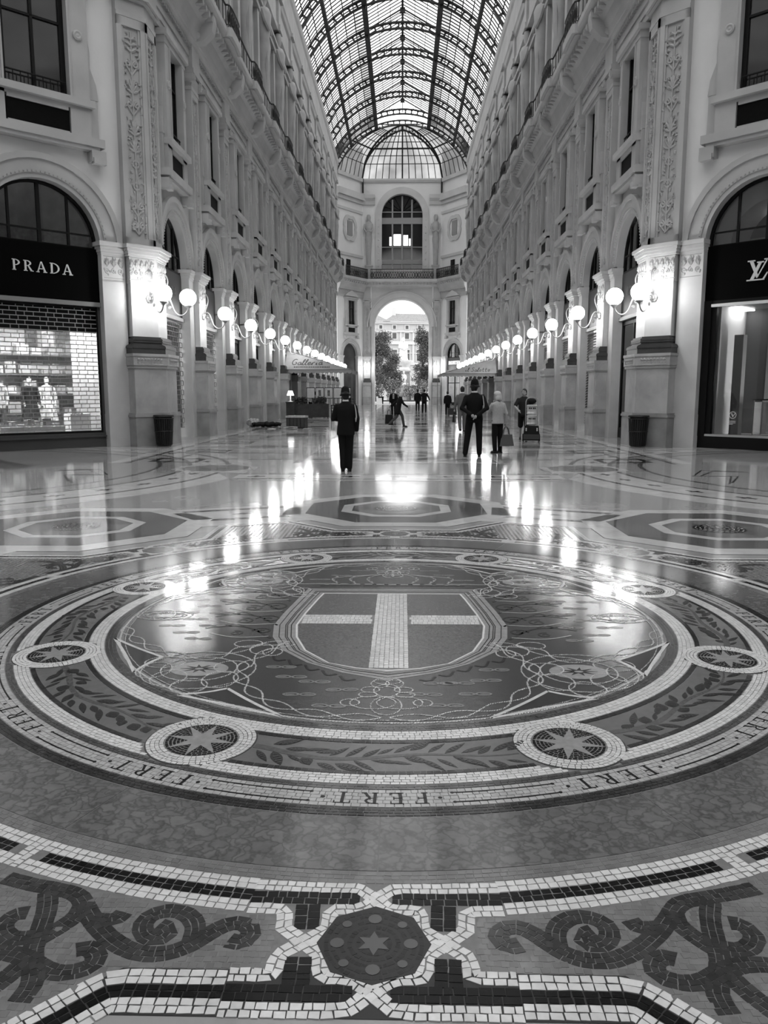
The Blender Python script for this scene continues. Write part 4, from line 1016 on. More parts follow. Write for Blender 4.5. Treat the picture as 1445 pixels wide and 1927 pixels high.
# ---- shop front variants inside the arch
def lunette(hw, zs, z0, kind='dark'):
    b = MB(); x = -.26
    arch_ring(b, hw-.09, hw+.005, zs, x-.06, x+.05)
    b.box(x-.05,x+.05,-hw,hw,z0-.06,z0+.03).box(x-.05,x+.05,-hw,-hw+.09,z0,zs).box(x-.05,x+.05,hw-.09,hw,z0,zs)
    for y, w in ((0,.045),(-hw*.5,.03),(hw*.5,.03)): b.box(x-.04,x+.04,y-w,y+w,z0,zs+math.sqrt(max(0,(hw-.05)**2-y*y)))
    b.box(x-.03,x+.03,-hw*.96,hw*.96,zs+.28,zs+.32)
    pts = [(-hw,z0),(hw,z0),(hw,zs)] + arch_pts(hw, zs, hw, 16)[1:-1] + [(-hw,zs)]
    MP = Matrix(((0,0,1,0),(1,0,0,0),(0,1,0,0),(0,0,0,1)))
    p = MB().prism(pts, x-.012, x-.004, M=MP)
    return b.mesh('lunette_frame'), p.mesh('lunette_pane')
LUN = lunette(1.45, 5.85, 5.62)
def shop_meshes():
    S = {}
    S['sign'] = MB().box(-.30,-.20,-1.45,1.45,4.12,5.58).mesh('sign_fascia')
    S['lintel'] = MB().box(-.30,-.12,-1.47,1.47,4.0,4.12).mesh('lintel')
    g = MB(); nrow = 22                                  # roll-down grille
    for i in range(nrow+1): z = .35+3.6*i/nrow; g.box(-.27,-.255,-1.45,1.45,z-.012,z+.012)
    for i in range(nrow):
        z = .35+3.6*i/nrow
        for j in range(14):
            y = -1.42+.21*(j+.5*(i%2)); 
            if abs(y) < 1.42: g.box(-.27,-.258,y-.010,y+.010,z,z+3.6/nrow)
    S['grille'] = g.mesh('roller_grille')
    l = MB()
    for i in range(34): z = .3+3.65*i/34; l.taper(-.30,-.20,-1.40,1.40,z,-.30,-.26,-1.40,1.40,z+.085)
    S['louvre'] = l.mesh('louvre_shutter')
    d = MB().box(-.34,-.26,-1.45,-1.30,0,4.0).box(-.34,-.26,1.30,1.45,0,4.0).box(-.34,-.26,-.06,.06,0,4.0).box(-.34,-.26,-1.4,1.4,0,.35).box(-.34,-.26,-1.4,1.4,3.85,4.0).box(-.33,-.28,-1.4,1.4,2.6,2.68)
    S['door'] = d.mesh('shop_door_frame')
    S['pane'] = MB().box(-.31,-.295,-1.32,1.32,.35,3.9).mesh('shop_pane')
    r = MB().box(-2.6,-.46,-2.4,2.4,-.02,.02).box(-2.6,-.46,-2.4,2.4,4.0,4.1).box(-2.65,-2.6,-2.4,2.4,0,4.1).box(-2.6,-.46,-2.45,-2.4,0,4.1).box(-2.6,-.46,2.4,2.45,0,4.1)
    S['room'] = r.mesh('shop_room')
    r = MB().box(-1.6,-1.55,-1.7,1.7,5.3,8.0); S['roomtop'] = r.mesh('lunette_backing')
    S['light'] = MB().box(-2.0,-1.2,-1.2,1.2,3.86,3.9).mesh('ceiling_light')
    s = MB()
    for z in (.6,1.2,1.8,2.4): s.box(-2.55,-2.2,-2.0,2.0,z,z+.04)
    q = random.Random(4)
    for z in (.64,1.24,1.84,2.44):
        y = -1.9
        while y < 1.8: w = q.uniform(.1,.35); s.box(-2.5,-2.25,y,y+w,z,z+q.uniform(.15,.45)); y += w+q.uniform(.05,.25)
    S['shelf'] = s.mesh('display_shelf')
    return S
SHOP = shop_meshes()
M_shopwall = mat('shop_wall_pale', 0.36, 0.7, 0.2, amp=.2, scale=2)
M_shoplight = mat('shop_ceiling_light', 0.9, 0.5, 0.2, emit=7.0)
M_goods = mat('shop_goods', 0.35, 0.5, 0.4, island=.8)
M_signg = mat('grey_sign_board', 0.045, 0.45, 0.35)
M_grille = mat('grille_grey_metal', 0.20, 0.4, 0.5, metal=.4)
M_letg = mat('dim_letter', 0.16, 0.5, 0.3)
KIND = {0: ('grille','grille','dark','dark','dark','door','door','dark','door','dark','dark','door','dark'), 1: ('door','louvre','louvre','louvre','dark','door','dark','door','dark','dark','dark','dark','dark')}
def shop(wall, M, kind, side, k):
    f = link('shop_front', SHOP['sign'], M_signg if k < 3 else M_int, wall, M)
    link('lintel', SHOP['lintel'], M_lintel, f)
    link('lunette_frame', LUN[0], M_frameb, f); link('lunette_pane', LUN[1], M_pane if k < 5 else M_panedark, f)
    link('lunette_backing', SHOP['roomtop'], M_int if side else M_curtain, f)
    if kind == 'grille': link('roller_grille', SHOP['grille'], M_grille, f)
    if kind == 'louvre': link('louvre_shutter', SHOP['louvre'], mat('louvre_dark', 0.035, .5, .3), f)
    if kind == 'door': link('shop_door_frame', SHOP['door'], M_frameb, f)
    if kind in ('door','grille'): link('shop_pane', SHOP['pane'], M_pane, f)
    if kind == 'dark': link('shop_pane', SHOP['pane'], M_panedark, f); link('shop_door_frame', SHOP['door'], M_frameb, f)
    if kind in ('grille','door') and k < 6:
        link('shop_room', SHOP['room'], M_shopwall, f); link('display_shelf', SHOP['shelf'], M_goods, f)
        if kind == 'grille': link('ceiling_light', SHOP['light'], M_shoplight, f)
    return f
# ---- wall lamp
def lamp_meshes():
    L = {}
    L['globe'] = MB().ball((1.06,0,4.40), .25, 20, 12).mesh('globe', True)
    b = MB()
    arm = smooth_path([(.27,0,4.30),(.30,0,4.40),(.40,0,4.46),(.50,0,4.40),(.56,0,4.22),(.64,0,3.99),(.76,0,3.88),(.90,0,3.88),(1.01,0,3.97),(1.06,0,4.10)], 2)
    b.tube(arm, .024, 6)
    for c, r in (((.42,0,4.27),.10),((.50,0,4.10),.055)):
        b.tube([(c[0]+r*(1-.8*i/16)*math.cos(2.6*math.pi*i/16), 0, c[2]+r*(1-.8*i/16)*math.sin(2.6*math.pi*i/16)) for i in range(17)], .018, 5)
        b.ball(c, r*.4, 8, 5)
    L['arm'] = b.mesh('scroll_arm', True)
    L['stay'] = MB().tube(smooth_path([(.28,0,5.10),(.36,0,5.12),(.45,0,5.0),(.47,0,4.84),(.38,0,4.6),(.29,0,4.42)], 2), .021, 6).mesh('upper_stay', True)
    b = MB().lathe([(0,.0),(.11,.0),(.13,.03),(.08,.06),(.05,.09),(0,.10)], 12, TR(.25,0,4.30) @ Matrix.Rotation(math.pi/2,4,'Y'))
    for i in range(6): a = i*math.pi/3; b.ball((.28,.10*math.cos(a),4.30+.10*math.sin(a)), .04, 6, 4)
    L['rose'] = MB().lathe([(0,0),(.05,0),(.04,.05),(0,.06)], 8, TR(.25,0,5.10) @ Matrix.Rotation(math.pi/2,4,'Y')).mesh('stay_rose')
    L['plate'] = b.mesh('wall_plate')
    L['cup'] = MB().lathe([(0,4.06),(.03,4.06),(.05,4.10),(.11,4.15),(.12,4.19),(.09,4.20)], 12, TR(1.06,0,0)).mesh('globe_cup')
    return L
LAMP = lamp_meshes()
def lamp(M, label, group):
    e = empty('wall_lamp', M, label=label, cat='lamp', group=group)
    link('globe', LAMP['globe'], M_globe, e); link('scroll_arm', LAMP['arm'], M_lampmetal, e); link('upper_stay', LAMP['stay'], M_lampmetal, e)
    link('stay_rose', LAMP['rose'], M_lampmetal, e)
    link('wall_plate', LAMP['plate'], M_lampmetal, e); link('globe_cup', LAMP['cup'], M_lampmetal, e)
    return e
# ------------------------------------------------------------------ arm walls
walls = []
ORD = ('corner','first','second','third','fourth','fifth','sixth','seventh','eighth','ninth','tenth','eleventh','twelfth','thirteenth')
SIDE = ('café terrace wall', 'louvred shutter wall')
for side, MS in ((0, ML), (1, MR)):
    nm = 'wall_left' if side == 0 else 'wall_right'
    sx = -1 if side == 0 else 1
    w = MB().box(min(sx*7.9,sx*8.4), max(sx*7.9,sx*8.4), 19.3, 88.0, 14.0, 26.2).obj(nm, M_plaster, kind='structure', cat='wall',
         label='long carved stone arcade wall %s' % ('behind the plant boxed café terrace' if side == 0 else 'with the louvred shutters'))
    walls.append(w)
    for k in range(NP):
        y = P0Y + PS*k
        if k > 0:
            place_parts(PIL, w, MS(y), 'pilaster')
            lamp(MS(y), 'globe wall lamp on the %s pilaster beyond the corner pier of the %s' % (ORD[k], SIDE[side]), 'globe lamps along the %s' % SIDE[side])
        if k < NP-1:
            M = MS(y + PS/2); place_parts(BAY, w, M, 'bay')
            kd = KIND[side][k]; f = shop(w, M, kd, side, k)
            if k == 0:
                text_on('PRADA' if side == 0 else 'LOUIS V', .30 if side == 0 else .27, M_letg, f, Matrix.Translation((-.20,0,4.95)) @ Matrix(((0,0,1,0),(1,0,0,0),(0,1,0,0),(0,0,0,1))), 0, .02, key='door%d' % side)
# ------------------------------------------------------------------ corner piers and diagonal walls
PD = 26.2                                   # diagonal wall plane: |x| + y = PD
def pier_poly(e, sx, ext=0.0):
    """plan of the corner pier, projecting e from both faces; sx = -1 left, +1 right"""
    q = math.sqrt(.5); px, py = -7.45, PD-7.45
    D0 = (px-q*(.78+ext), py-q*(.78+ext)); D1 = (D0[0]+q*e, D0[1]-q*e); Cc = (-7.45+e, PD - e*math.sqrt(2) + (-7.45+e))
    B1 = (-7.45+e, 19.58+ext); B0 = (-7.9, 19.58+ext); E0 = (px-q*.5, py+q*.1+.4); D00 = (D0[0]-q*.35, D0[1]+q*.35)
    L = [D00, D0, D1, Cc, B1, B0]
    return [(-x*sx if False else x*(1 if sx < 0 else -1), y) for x, y in L]
def pier(sx, wall):
    def st(name, m, lv):
        b = MB()
        for e, z0, z1, ext in lv: b.prism(pier_poly(e, sx, ext), z0, z1)
        return b.mesh(name), m
    parts = [('corner_pier', [(.16,5.78,11.9,0)], M_stone), ('plinth', [(.52,0,.86,.1),(.55,.86,.93,.13),(.53,.93,.98,.1)], M_plinth), ('pedestal', [(.46,.98,2.28,.05)], M_ped),
             ('pedestal_band', [(.50,2.28,2.36,.08),(.53,2.36,2.62,.1),(.55,2.62,2.70,.12)], M_ped),
             ('base_moulding', [(e_, a_, b_, e_-.38) for e_, a_, b_ in base_levels()], M_darkbase),
             ('shaft', [(.25,3.20,4.72,-.06)], M_shaft), ('capital_band', [(.28,4.72,4.77,-.04),(.26,4.77,5.46,-.05)], M_stone),
             ('impost', [(.30,5.46,5.52,0),(.35,5.52,5.60,.03),(.38,5.60,5.68,.06),(.43,5.68,5.78,.1)], M_stone), ('ionic_capital', [(.24,11.9,12.02,.0),(.30,12.36,12.42,.06),(.36,12.42,12.55,.1)], M_stone), ('capital_neck', [(.20,12.02,12.36,0)], M_stone),
             ('entablature', [(.30,12.55,13.5,.0),(.6,13.5,13.8,.1),(.95,13.8,14.44,.15),(1.1,14.44,14.75,.2)], M_stone), ('upper_pier', [(.30,14.75,26.2,0)], M_stone)]
    root = None
    for nm, lv, m in parts:
        me, mm = st(nm, m, lv); o = link(nm, me, mm, wall if root is None else root)
        if root is None: root = o
    # carved panels on the two faces
    q = math.sqrt(.5)
    for face in (0, 1):
        if face == 0:
            pp = pier_poly(.16, -1); A, Bq = Vector(pp[2]), Vector(pp[3]); mid = (A+Bq)/2; w = (Bq-A).length; Mx = Matrix.Translation((mid.x, mid.y, 0)) @ Matrix.Rotation(R_(-45),4,'Z')
        else:
            pp = pier_poly(.16, -1); A, Bq = Vector(pp[3]), Vector(pp[4]); mid = (A+Bq)/2; w = (Bq-A).length; Mx = Matrix.Translation((mid.x, mid.y, 0))
        if sx > 0: Mx = Matrix.Diagonal((-1,1,1,1)) @ Mx
        b = MB(Mx)
        fw = .14 if face == 0 else .12
        b.box(0,.07,-w/2,-w/2+fw,5.78,11.9).box(0,.07,w/2-fw,w/2,5.78,11.9).box(0,.07,-w/2,w/2,5.78,6.0).box(0,.07,-w/2,w/2,11.66,11.9)
        b.box(.0,.035,-w/2+fw,-w/2+fw+.06,6.0,11.66).box(0,.035,w/2-fw-.06,w/2-fw,6.0,11.66)
        b.obj('panel_frame', M_stone, root)
        rb = relief(w-.40 if face == 0 else w-.30, 6.1, 11.55, .02, 31+face, .52, .034 if face == 0 else .026); rb.v = [tuple(Mx @ Vector(p)) for p in rb.v]; rb.obj('panel_relief', M_stone2, root)
        rb = frieze_relief(w-.05, 4.79, 5.44, .10, 11+face, 5 if face == 0 else 4, .024); rb.v = [tuple(Mx @ Vector(p)) for p in rb.v]; rb.obj('capital_relief', M_stone2, root)
        rb = frieze_relief(w-.02, 2.38, 2.60, .37, 12, 8, .014); rb.v = [tuple(Mx @ Vector(p)) for p in rb.v]; rb.obj('band_relief', M_stone2, root)
        b = MB(Mx)
        for s in (1,-1):
            b.lathe([(0,0),(.19,0),(.19,.2),(.13,.23),(.12,.2),(.05,.2),(.05,.24),(0,.24)], 14, TR(.02,s*(w/2-.02),12.28) @ Matrix.Rotation(math.pi/2,4,'Y'))
        b.obj('volute', M_stone, root)
    return root
BAYD = bay_meshes(4.54, 1.59, 5.66, ow=2.2, plaster=True, hp=2.27, ws=1.28)
LUND = lunette(1.59, 5.66, 5.60)
MPL = Matrix(((0,0,1,0),(1,0,0,0),(0,1,0,0),(0,0,0,1)))       # draw (x,y) onto a wall: x->y, y->z, z->out
MNW = Matrix.Translation((-7.45, PD-7.45, 0)) @ Matrix.Rotation(R_(-45),4,'Z')
MNE = Matrix.Translation((7.45, PD-7.45, 0)) @ Matrix.Rotation(R_(-135),4,'Z')
M_gs = mat('grille_silver', 0.30, 0.38, 0.5, metal=.3)
diagw = []
for side, MD, cy, nm in ((0, MNW, -3.05, 'wall_northwest'), (1, MNE, 3.05, 'wall_northeast')):
    sg = -1 if side == 0 else 1
    w = MB(MD).box(-1.0,-.5,min(sg*.3,sg*11),max(sg*.3,sg*11),14.0,26.2).obj(nm, M_plaster, kind='structure', cat='wall',
        label='pale plaster corner wall with an arched shop window and %s' % ('a brick-pattern grille' if side == 0 else 'a clear glass shop front'))
    diagw.append(w); pier(-1 if side == 0 else 1, w)
    for j in range(2):
        Mb = MD @ Matrix.Translation((0, cy + sg*5.5*j, 0))
        bb = place_parts(BAYD, w, Mb, 'bay')
        if j == 0:
            Mp = MD @ Matrix.Translation((0, cy + sg*2.75, 0)); pl = place_parts(PIL, w, Mp, 'pilaster')
        link('lunette_frame', LUND[0], M_frameb, bb); link('lunette_pane', LUND[1], M_pane, bb)
        if j == 1: link('shop_pane', MB().box(-.3,-.28,-1.59,1.59,0,5.6).mesh('shop_pane'), M_panedark, bb)
    lamp(MD @ Matrix.Translation((0, -.10 if side == 0 else .10, 0)) if False else MD @ Matrix.Translation((.0, -sg*-.12*-1 if False else sg*.14, 0)), 'globe wall lamp on the broad pier face beside the %s' % ('brick-pattern grille' if side == 0 else 'clear glass shop front'), 'globe lamps on the corner piers')
    lamp((ML if side == 0 else MR)(P0Y), 'globe wall lamp on the narrow face of the corner pier of the %s' % SIDE[side], 'globe lamps along the %s' % SIDE[side])
    # shop sign
    Ms = MD @ Matrix.Translation((0, cy, 0))
    sgn = MB().box(-.30,-.16,-1.59,1.59,4.12,5.60).obj('shop_sign', M_signk, M=Ms, cat='sign',
        label='black shop fascia with %s' % ('five pale serif capitals above the brick-pattern grille' if side == 0 else 'a pale overlapping monogram above the clear shop window'))
    if side == 0:
        text_on('PRADA', .285, mat('sign_letter', 0.62, .4, .4), sgn, Matrix.Translation((-.16,0,4.95)) @ MPL, 0, .03, space=.26, key='prada', wx=1.15)
    else:
        mm = mat('sign_letter', 0.62, .4, .4); Mm = Matrix.Translation((-.16,-.16,4.56)) @ MPL @ Matrix.Diagonal((.54,.54,1,1)) @ Matrix.Translation((-.5,0,0))
        V = [[(.08,.98),(.26,.98),(.55,.22),(.47,.12)],[(.92,1.0),(.99,1.0),(.53,.14),(.47,.12)],[(.0,.93),(.36,.93),(.36,.99),(.0,.99)],[(.80,.96),(1.12,.96),(1.12,1.02),(.80,1.02)]]
        L = [[(.15,.02),(.32,.02),(.70,.86),(.55,.86)],[(0,0),(.86,0),(.86,.06),(0,.06)],[(.78,.06),(.88,.06),(1.02,.36),(.97,.36)],[(.46,.84),(.80,.84),(.80,.90),(.46,.90)]]
        for st, zz in ((V,.030),(L,.034)):
            b = MB(Mm)
            for p in st: b.prism(p, 0, zz)
            b.obj('monogram_letter', mm, sgn)
nw, ne = diagw
# --- left shop: sill, lintel, brick-pattern grille, lit display
Ms = MNW @ Matrix.Translation((0, -3.05, 0))
sf = MB().box(-.34,-.18,-1.59,1.59,0,.42).box(-.34,-.12,-1.59,1.59,.30,.34).box(-.34,-.20,-1.59,-1.50,.42,4.0).box(-.34,-.20,1.50,1.59,.42,4.0).obj('shop_sill', mat('sill_dark_grey', 0.06, .5, .3), nw, M=Ms)
MB().box(-.34,-.10,-1.59,1.59,4.0,4.12).obj('lintel', mat('lintel_dull', 0.20, .45, .4), nw, M=Ms)
gr = empty('roller_grille', Ms, label='brick-pattern roll-down security grille over the lit display window', cat='grille')
NR = 30; zb, zt = .42, 4.0
rowm = []
for i in range(2):
    b = MB(); h = (zt-zb)/NR; b.box(-.27,-.256,-1.5,1.5,-.012,.012)
    y = -1.5 + (.0 if i == 0 else .17)
    k = 0
    while y < 1.5: b.box(-.268,-.258,y-.009,y+.009,0,h); y += (.24,.34,.22)[k % 3]; k += 1
    rowm.append(b.mesh('grille_row'))
for i in range(NR): link('grille_row', rowm[i % 2], M_gs, gr, Matrix.Translation((0,0,zb+(zt-zb)*i/NR)))
for s in (1,-1): MB().box(-.29,-.23,s*1.5-.035,s*1.5+.035,zb,zt).obj('guide_rail', M_frameb, gr)
MB().box(-.29,-.24,-1.5,1.5,zt-.06,zt).obj('top_rail', M_frameb, gr); MB().box(-.29,-.24,-1.5,1.5,zb,zb+.06).obj('bottom_rail', M_frameb, gr)
MB().box(-.42,-.405,-1.5,1.5,.42,3.4).obj('shop_pane', M_pane, nw, M=Ms)
MB().box(-.6,-.40,-1.59,1.59,3.28,4.1).obj('shop_valance', M_frameb, nw, M=Ms)
room = MB().box(-3.4,-.46,-2.2,2.2,.30,.36).box(-3.45,-3.4,-2.2,2.2,.3,4.1).box(-3.4,-.46,-2.25,-2.2,.3,4.1).box(-3.4,-.46,2.2,2.25,.3,4.1).box(-3.4,-.46,-2.2,2.2,3.9,4.0)
room.obj('shop_room', M_shopwall, nw, M=Ms)
MB().box(-1.7,-.7,-1.5,1.5,3.84,3.89).obj('ceiling_light', mat('display_light', .9, .5, .2, emit=26.0), nw, M=Ms)
MB().box(-2.4,-2.35,-2.25,2.25,5.1,8.4).obj('lunette_backing', mat('mezzanine_wall', .30, .8, .1, amp=.3, scale=3), nw, M=Ms)
MB().box(-2.45,-.47,-2.25,-2.2,5.2,8.4).box(-2.45,-.47,2.2,2.25,5.2,8.4).box(-2.45,-.47,-2.25,2.25,8.35,8.45).box(-2.45,-.47,-2.25,2.25,5.1,5.2).obj('lunette_room', mat('mezzanine_wall', .30), nw, M=Ms)
MB().box(-1.6,-1.2,-.6,.6,8.28,8.34).obj('mezzanine_light', mat('mezzanine_light', .9, emit=1.0), nw, M=Ms)
b = MB().box(-.55,-.5,-1.5,1.5,5.62,6.0); b.obj('mezzanine_parapet', mat('mezzanine_marble', .22, .5, .3, amp=.5, scale=9), nw, M=Ms)
# display furniture and mannequins
def Wl(x, y, z=0): return (Ms @ Vector((x, y, z)))
for y, w, z1, x, lb in ((-.3,.9,.62,-1.0,'long white display plinth with folded goods behind the grille'),(1.15,.3,.95,-1.2,'small square display stand behind the grille near the corner pier')):
    e = MB().box(x-.25,x+.25,y-w,y+w,.36,z1).obj('display_plinth', mat('plinth_white', .75, .5, .3), M=Ms, label=lb, cat='plinth')
    q = random.Random(int(w*10)); yy = y-w+.08
    while yy < y+w-.15:
        ww = q.uniform(.12,.26); MB().box(x-.15,x+.15,yy,yy+ww,z1,z1+q.uniform(.06,.24)).obj('display_item', mat('goods_%d' % q.randint(0,3), q.choice((.1,.3,.6,.8)), .5, .4), e); yy += ww+q.uniform(.02,.08)
sh = MB()
for z in (.9,1.5,2.1,2.7): sh.box(-3.38,-3.0,-2.1,2.1,z,z+.05)
sho = sh.obj('wall_shelf', mat('shelf_dark', .12, .5, .3), nw, M=Ms)
q = random.Random(8)
for z in (.95,1.55,2.15,2.75):
    y = -2.0
    while y < 1.9: w = q.uniform(.15,.4); MB().box(-3.3,-3.05,y,y+w,z,z+q.uniform(.15,.42)).obj('shelf_goods', mat('goods_%d' % q.randint(0,3), .3, .5, .4), sho); y += w+q.uniform(.05,.3)
rk = empty('garment_rail', Ms @ Matrix.Translation((-2.75,-1.2,.36)), label='rail of hanging garments at the back of the grille shop', cat='rail')
MB().tube([(0,-.7,0),(0,-.7,1.6),(0,.7,1.6),(0,.7,0)], .02, 6).obj('rail_frame', M_frameb, rk)
q = random.Random(5)
for i in range(11):
    v_ = q.choice((.05,.15,.4,.7)); MB().taper(-.2,.2,-.04,.04,.5+q.random()*.3,-.12,.12,-.02,.02,1.56, M=TR(0,-.62+.125*i,0)).obj('hanging_garment', mat('hang_%d' % int(v_*100), v_, .8, .1), rk)
for i, y in enumerate((.75,1.25,1.7)): MB().box(-3.38,-3.34,y-.18,y+.18,3.0,3.7).obj('wall_picture', mat('picture_%d' % i, (.1,.6,.2)[i], .5, .3, amp=.6, scale=6), nw, M=Ms)
def mannequin(x, y, h, v, lb, dress):
    e = empty('mannequin', Ms @ Matrix.Translation((x,y,.36)), label=lb, cat='mannequin')
    mb = MB().lathe([(0,.02),(.22,.02),(.22,.0)], 12); mb.obj('stand_base', M_frameb, e)
    b = MB().tube([(0,0,.02),(0,0,.75)], .02, 6); b.obj('stand_pole', M_frameb, e)
    b = MB().lathe([(0,h*.98),(.06,h*.96),(.075,h*.91),(.05,h*.86),(.045,h*.84),(.12,h*.815),(.18,h*.79),(.17,h*.72),(.14,h*.62),(.16,h*.52),(.14,h*.45),(.05,h*.42),(0,h*.42)], 14, sx=.62)
    for s in (1,-1): b.tube([(0,s*.17,h*.79),(.02,s*.22,h*.62),(.08,s*.20,h*.48)], [.045,.038,.03], 7)
    b.obj('torso', mat('mannequin_pale', .75, .5, .3), e, smooth=True)
    b = MB().lathe([(.10,h*.835),(.19,h*.80),(.19,h*.72),(.155,h*.62),(.20,h*.50),(.30 if dress else .2,h*.22 if dress else h*.44)], 16, sx=.68)
    for s in (1,-1): b.tube([(0,s*.17,h*.80),(.02,s*.235,h*.64),(.05,s*.225,h*.54)], [.065,.058,.05], 8, cap=False)
    b.obj('garment', mat('garment_%d' % int(v*100), v, .7, .2, amp=.5, scale=7), e, smooth=True)
    if not dress:
        b = MB()
        for s in (1,-1): b.tube([(0,s*.09,h*.47),(.02,s*.10,h*.25),(0,s*.10,.04)], [.10,.08,.06], 8)
        b.obj('trousers', mat('garment_12', .12, .7, .2), e, smooth=True)
mannequin(-2.1, -.75, 1.75, .45, 'mannequin in a pale patterned jacket behind the grille', False)
mannequin(-1.75, .02, 1.70, .03, 'mannequin in a black dress behind the grille', True)
mannequin(-2.1, .65, 1.72, .6, 'mannequin in a light coat behind the grille', True)
# --- right shop: black frame, big clear pane, white light strip, lit interior
Ms = MNE @ Matrix.Translation((0, 3.05, 0))
MB().box(-.34,-.16,-1.59,1.59,0,.34).box(-.34,-.14,-1.59,-1.36,.34,4.12).box(-.34,-.14,1.36,1.59,.34,4.12).box(-.34,-.16,-1.59,1.59,4.04,4.12).box(-.34,-.2,-1.36,-1.22,.34,4.0).obj('shop_frame', M_frameb, ne, M=Ms)
MB().box(-.22,-.08,-1.34,1.34,3.94,4.02).obj('lintel', mat('steel_strip', .7, .35, .4), ne, M=Ms)
MB().box(-.36,-.16,-1.40,1.40,.34,.40).obj('sill', mat('steel_sill', .5, .3, .5, metal=.5), ne, M=Ms)
MB().box(-.28,-.268,-1.24,1.36,.40,3.96).obj('shop_pane', glassmat('clear_shop_pane', .9, .05), ne, M=Ms)
M_lvw = mat('shop_white_wall', .72, .7, .2)
MB().box(-3.6,-.46,-2.0,2.6,.30,.36).obj('shop_floor', mat('shop_floor_grey', .35, .4, .4), ne, M=Ms)
MB().box(-2.2,-.50,-1.62,-1.22,.36,4.1).obj('shop_side_wall', M_lvw, ne, M=Ms)
MB().box(-2.5,-2.2,-1.9,-.55,.36,4.1).obj('shop_partition', mat('shop_dark_wall', .09, .5, .3), ne, M=Ms)
MB().box(-3.3,-3.2,-1.4,2.8,.36,4.1).obj('shop_back_wall', mat('shop_grey_wall', .5, .7, .2), ne, M=Ms)
MB().box(-1.15,-.9,-.98,-.72,.36,3.2).obj('shop_column', mat('shop_column_grey', .22, .4, .4), ne, M=Ms)
MB().box(-3.3,-.46,-2.0,2.7,4.0,4.1).obj('shop_ceiling', mat('shop_dark_wall', .09), ne, M=Ms)
MB().box(-2.9,-2.4,1.5,2.1,1.1,1.5).obj('spot_panel', mat('spot_light', .9, .5, .2, emit=22.0), ne, M=Ms)
MB().box(-2.0,-1.0,-1.2,-.9,3.94,3.98).obj('strip_light', mat('strip_light', .9, .5, .2, emit=3.5), ne, M=Ms)
e = empty('glass_display_case', Ms @ Matrix.Translation((-1.3,.1,.36)), label='low glass display case standing in the clear shop window', cat='display case')
for a in (-.3,.3):
    for c in (-.45,.45): MB().box(a-.012,a+.012,c-.012,c+.012,0,1.0).obj('case_post', M_gs, e)
MB().box(-.34,.34,-.48,.48,1.0,1.03).obj('case_top', M_frameb, e)
MB().box(-.30,.30,-.45,.45,.05,.95).obj('case_glass', M_pane, e)
e = MB().box(-1.7,-1.1,.75,1.5,.36,1.7).obj('shoe_cabinet', M_frameb, M=Ms, label='black slatted cabinet with shoes in the clear shop window', cat='cabinet')
for i in range(6): MB().box(-1.12,-1.06,.85,1.4,.55+.18*i,.62+.18*i).obj('shoe', mat('plinth_white', .75), e)
MB().box(-1.8,-1.75,-1.5,1.5,5.66,5.95).obj('mezzanine_rail', mat('mezzanine_rail', .25, .5, .3), ne, M=Ms)
arcb = MB(); arch_ring(arcb, 1.05, 1.58, 5.66, -1.6, -.45); arcb.obj('lunette_vault', M_plaster, ne, M=Ms)
e = MB().box(-1.75,-1.45,-.35,.75,6.45,6.48).obj('high_shelf', M_frameb, M=Ms, label='dark shelf with white boxes inside the arched shop window', cat='shelf')
for y, w, h in ((-.2,.10,.34),(0,.30,.10),(.18,.1,.26),(.42,.08,.2)): MB().box(-1.7,-1.5,y-w,y+w,6.48,6.48+h).obj('white_box', mat('lit_box', .8, .5, .2, emit=.9), e)
MB().box(-2.4,-2.35,-2.2,2.2,5.2,8.4).obj('lunette_backing', M_int, ne, M=Ms)
MB().box(-2.45,-.47,-2.25,-2.2,5.2,8.4).box(-2.45,-.47,2.2,2.25,5.2,8.4).box(-2.45,-.47,-2.25,2.25,8.35,8.45).box(-2.45,-.47,-2.25,2.25,5.1,5.2).obj('lunette_room', M_int, ne, M=Ms)
MB().box(-1.2,-.8,-.2,.6,7.15,7.2).obj('mezzanine_light', mat('dim_mezzanine_light', .9, emit=1.2), ne, M=Ms)
lg = MB(Matrix.Translation((-.266,-.62,.95)) @ MPL).ring(arc(0,0,.085,0,360,20)[:-1], arc(0,0,.10,0,360,20)[:-1], 0, .004)
lg.prism([(-.05,.05),(-.02,.05),(.02,-.05),(-.01,-.05)],0,.004).prism([(.05,.05),(.07,.05),(.01,-.05),(-.01,-.05)],0,.004)
for i, wd in enumerate((.18,.18,.10)): lg.box(-.09,-.09+wd,-.18-.04*i,-.165-.04*i,0,.004)
lg.obj('window_decal', mat('sign_letter', .62), ne, M=Ms)

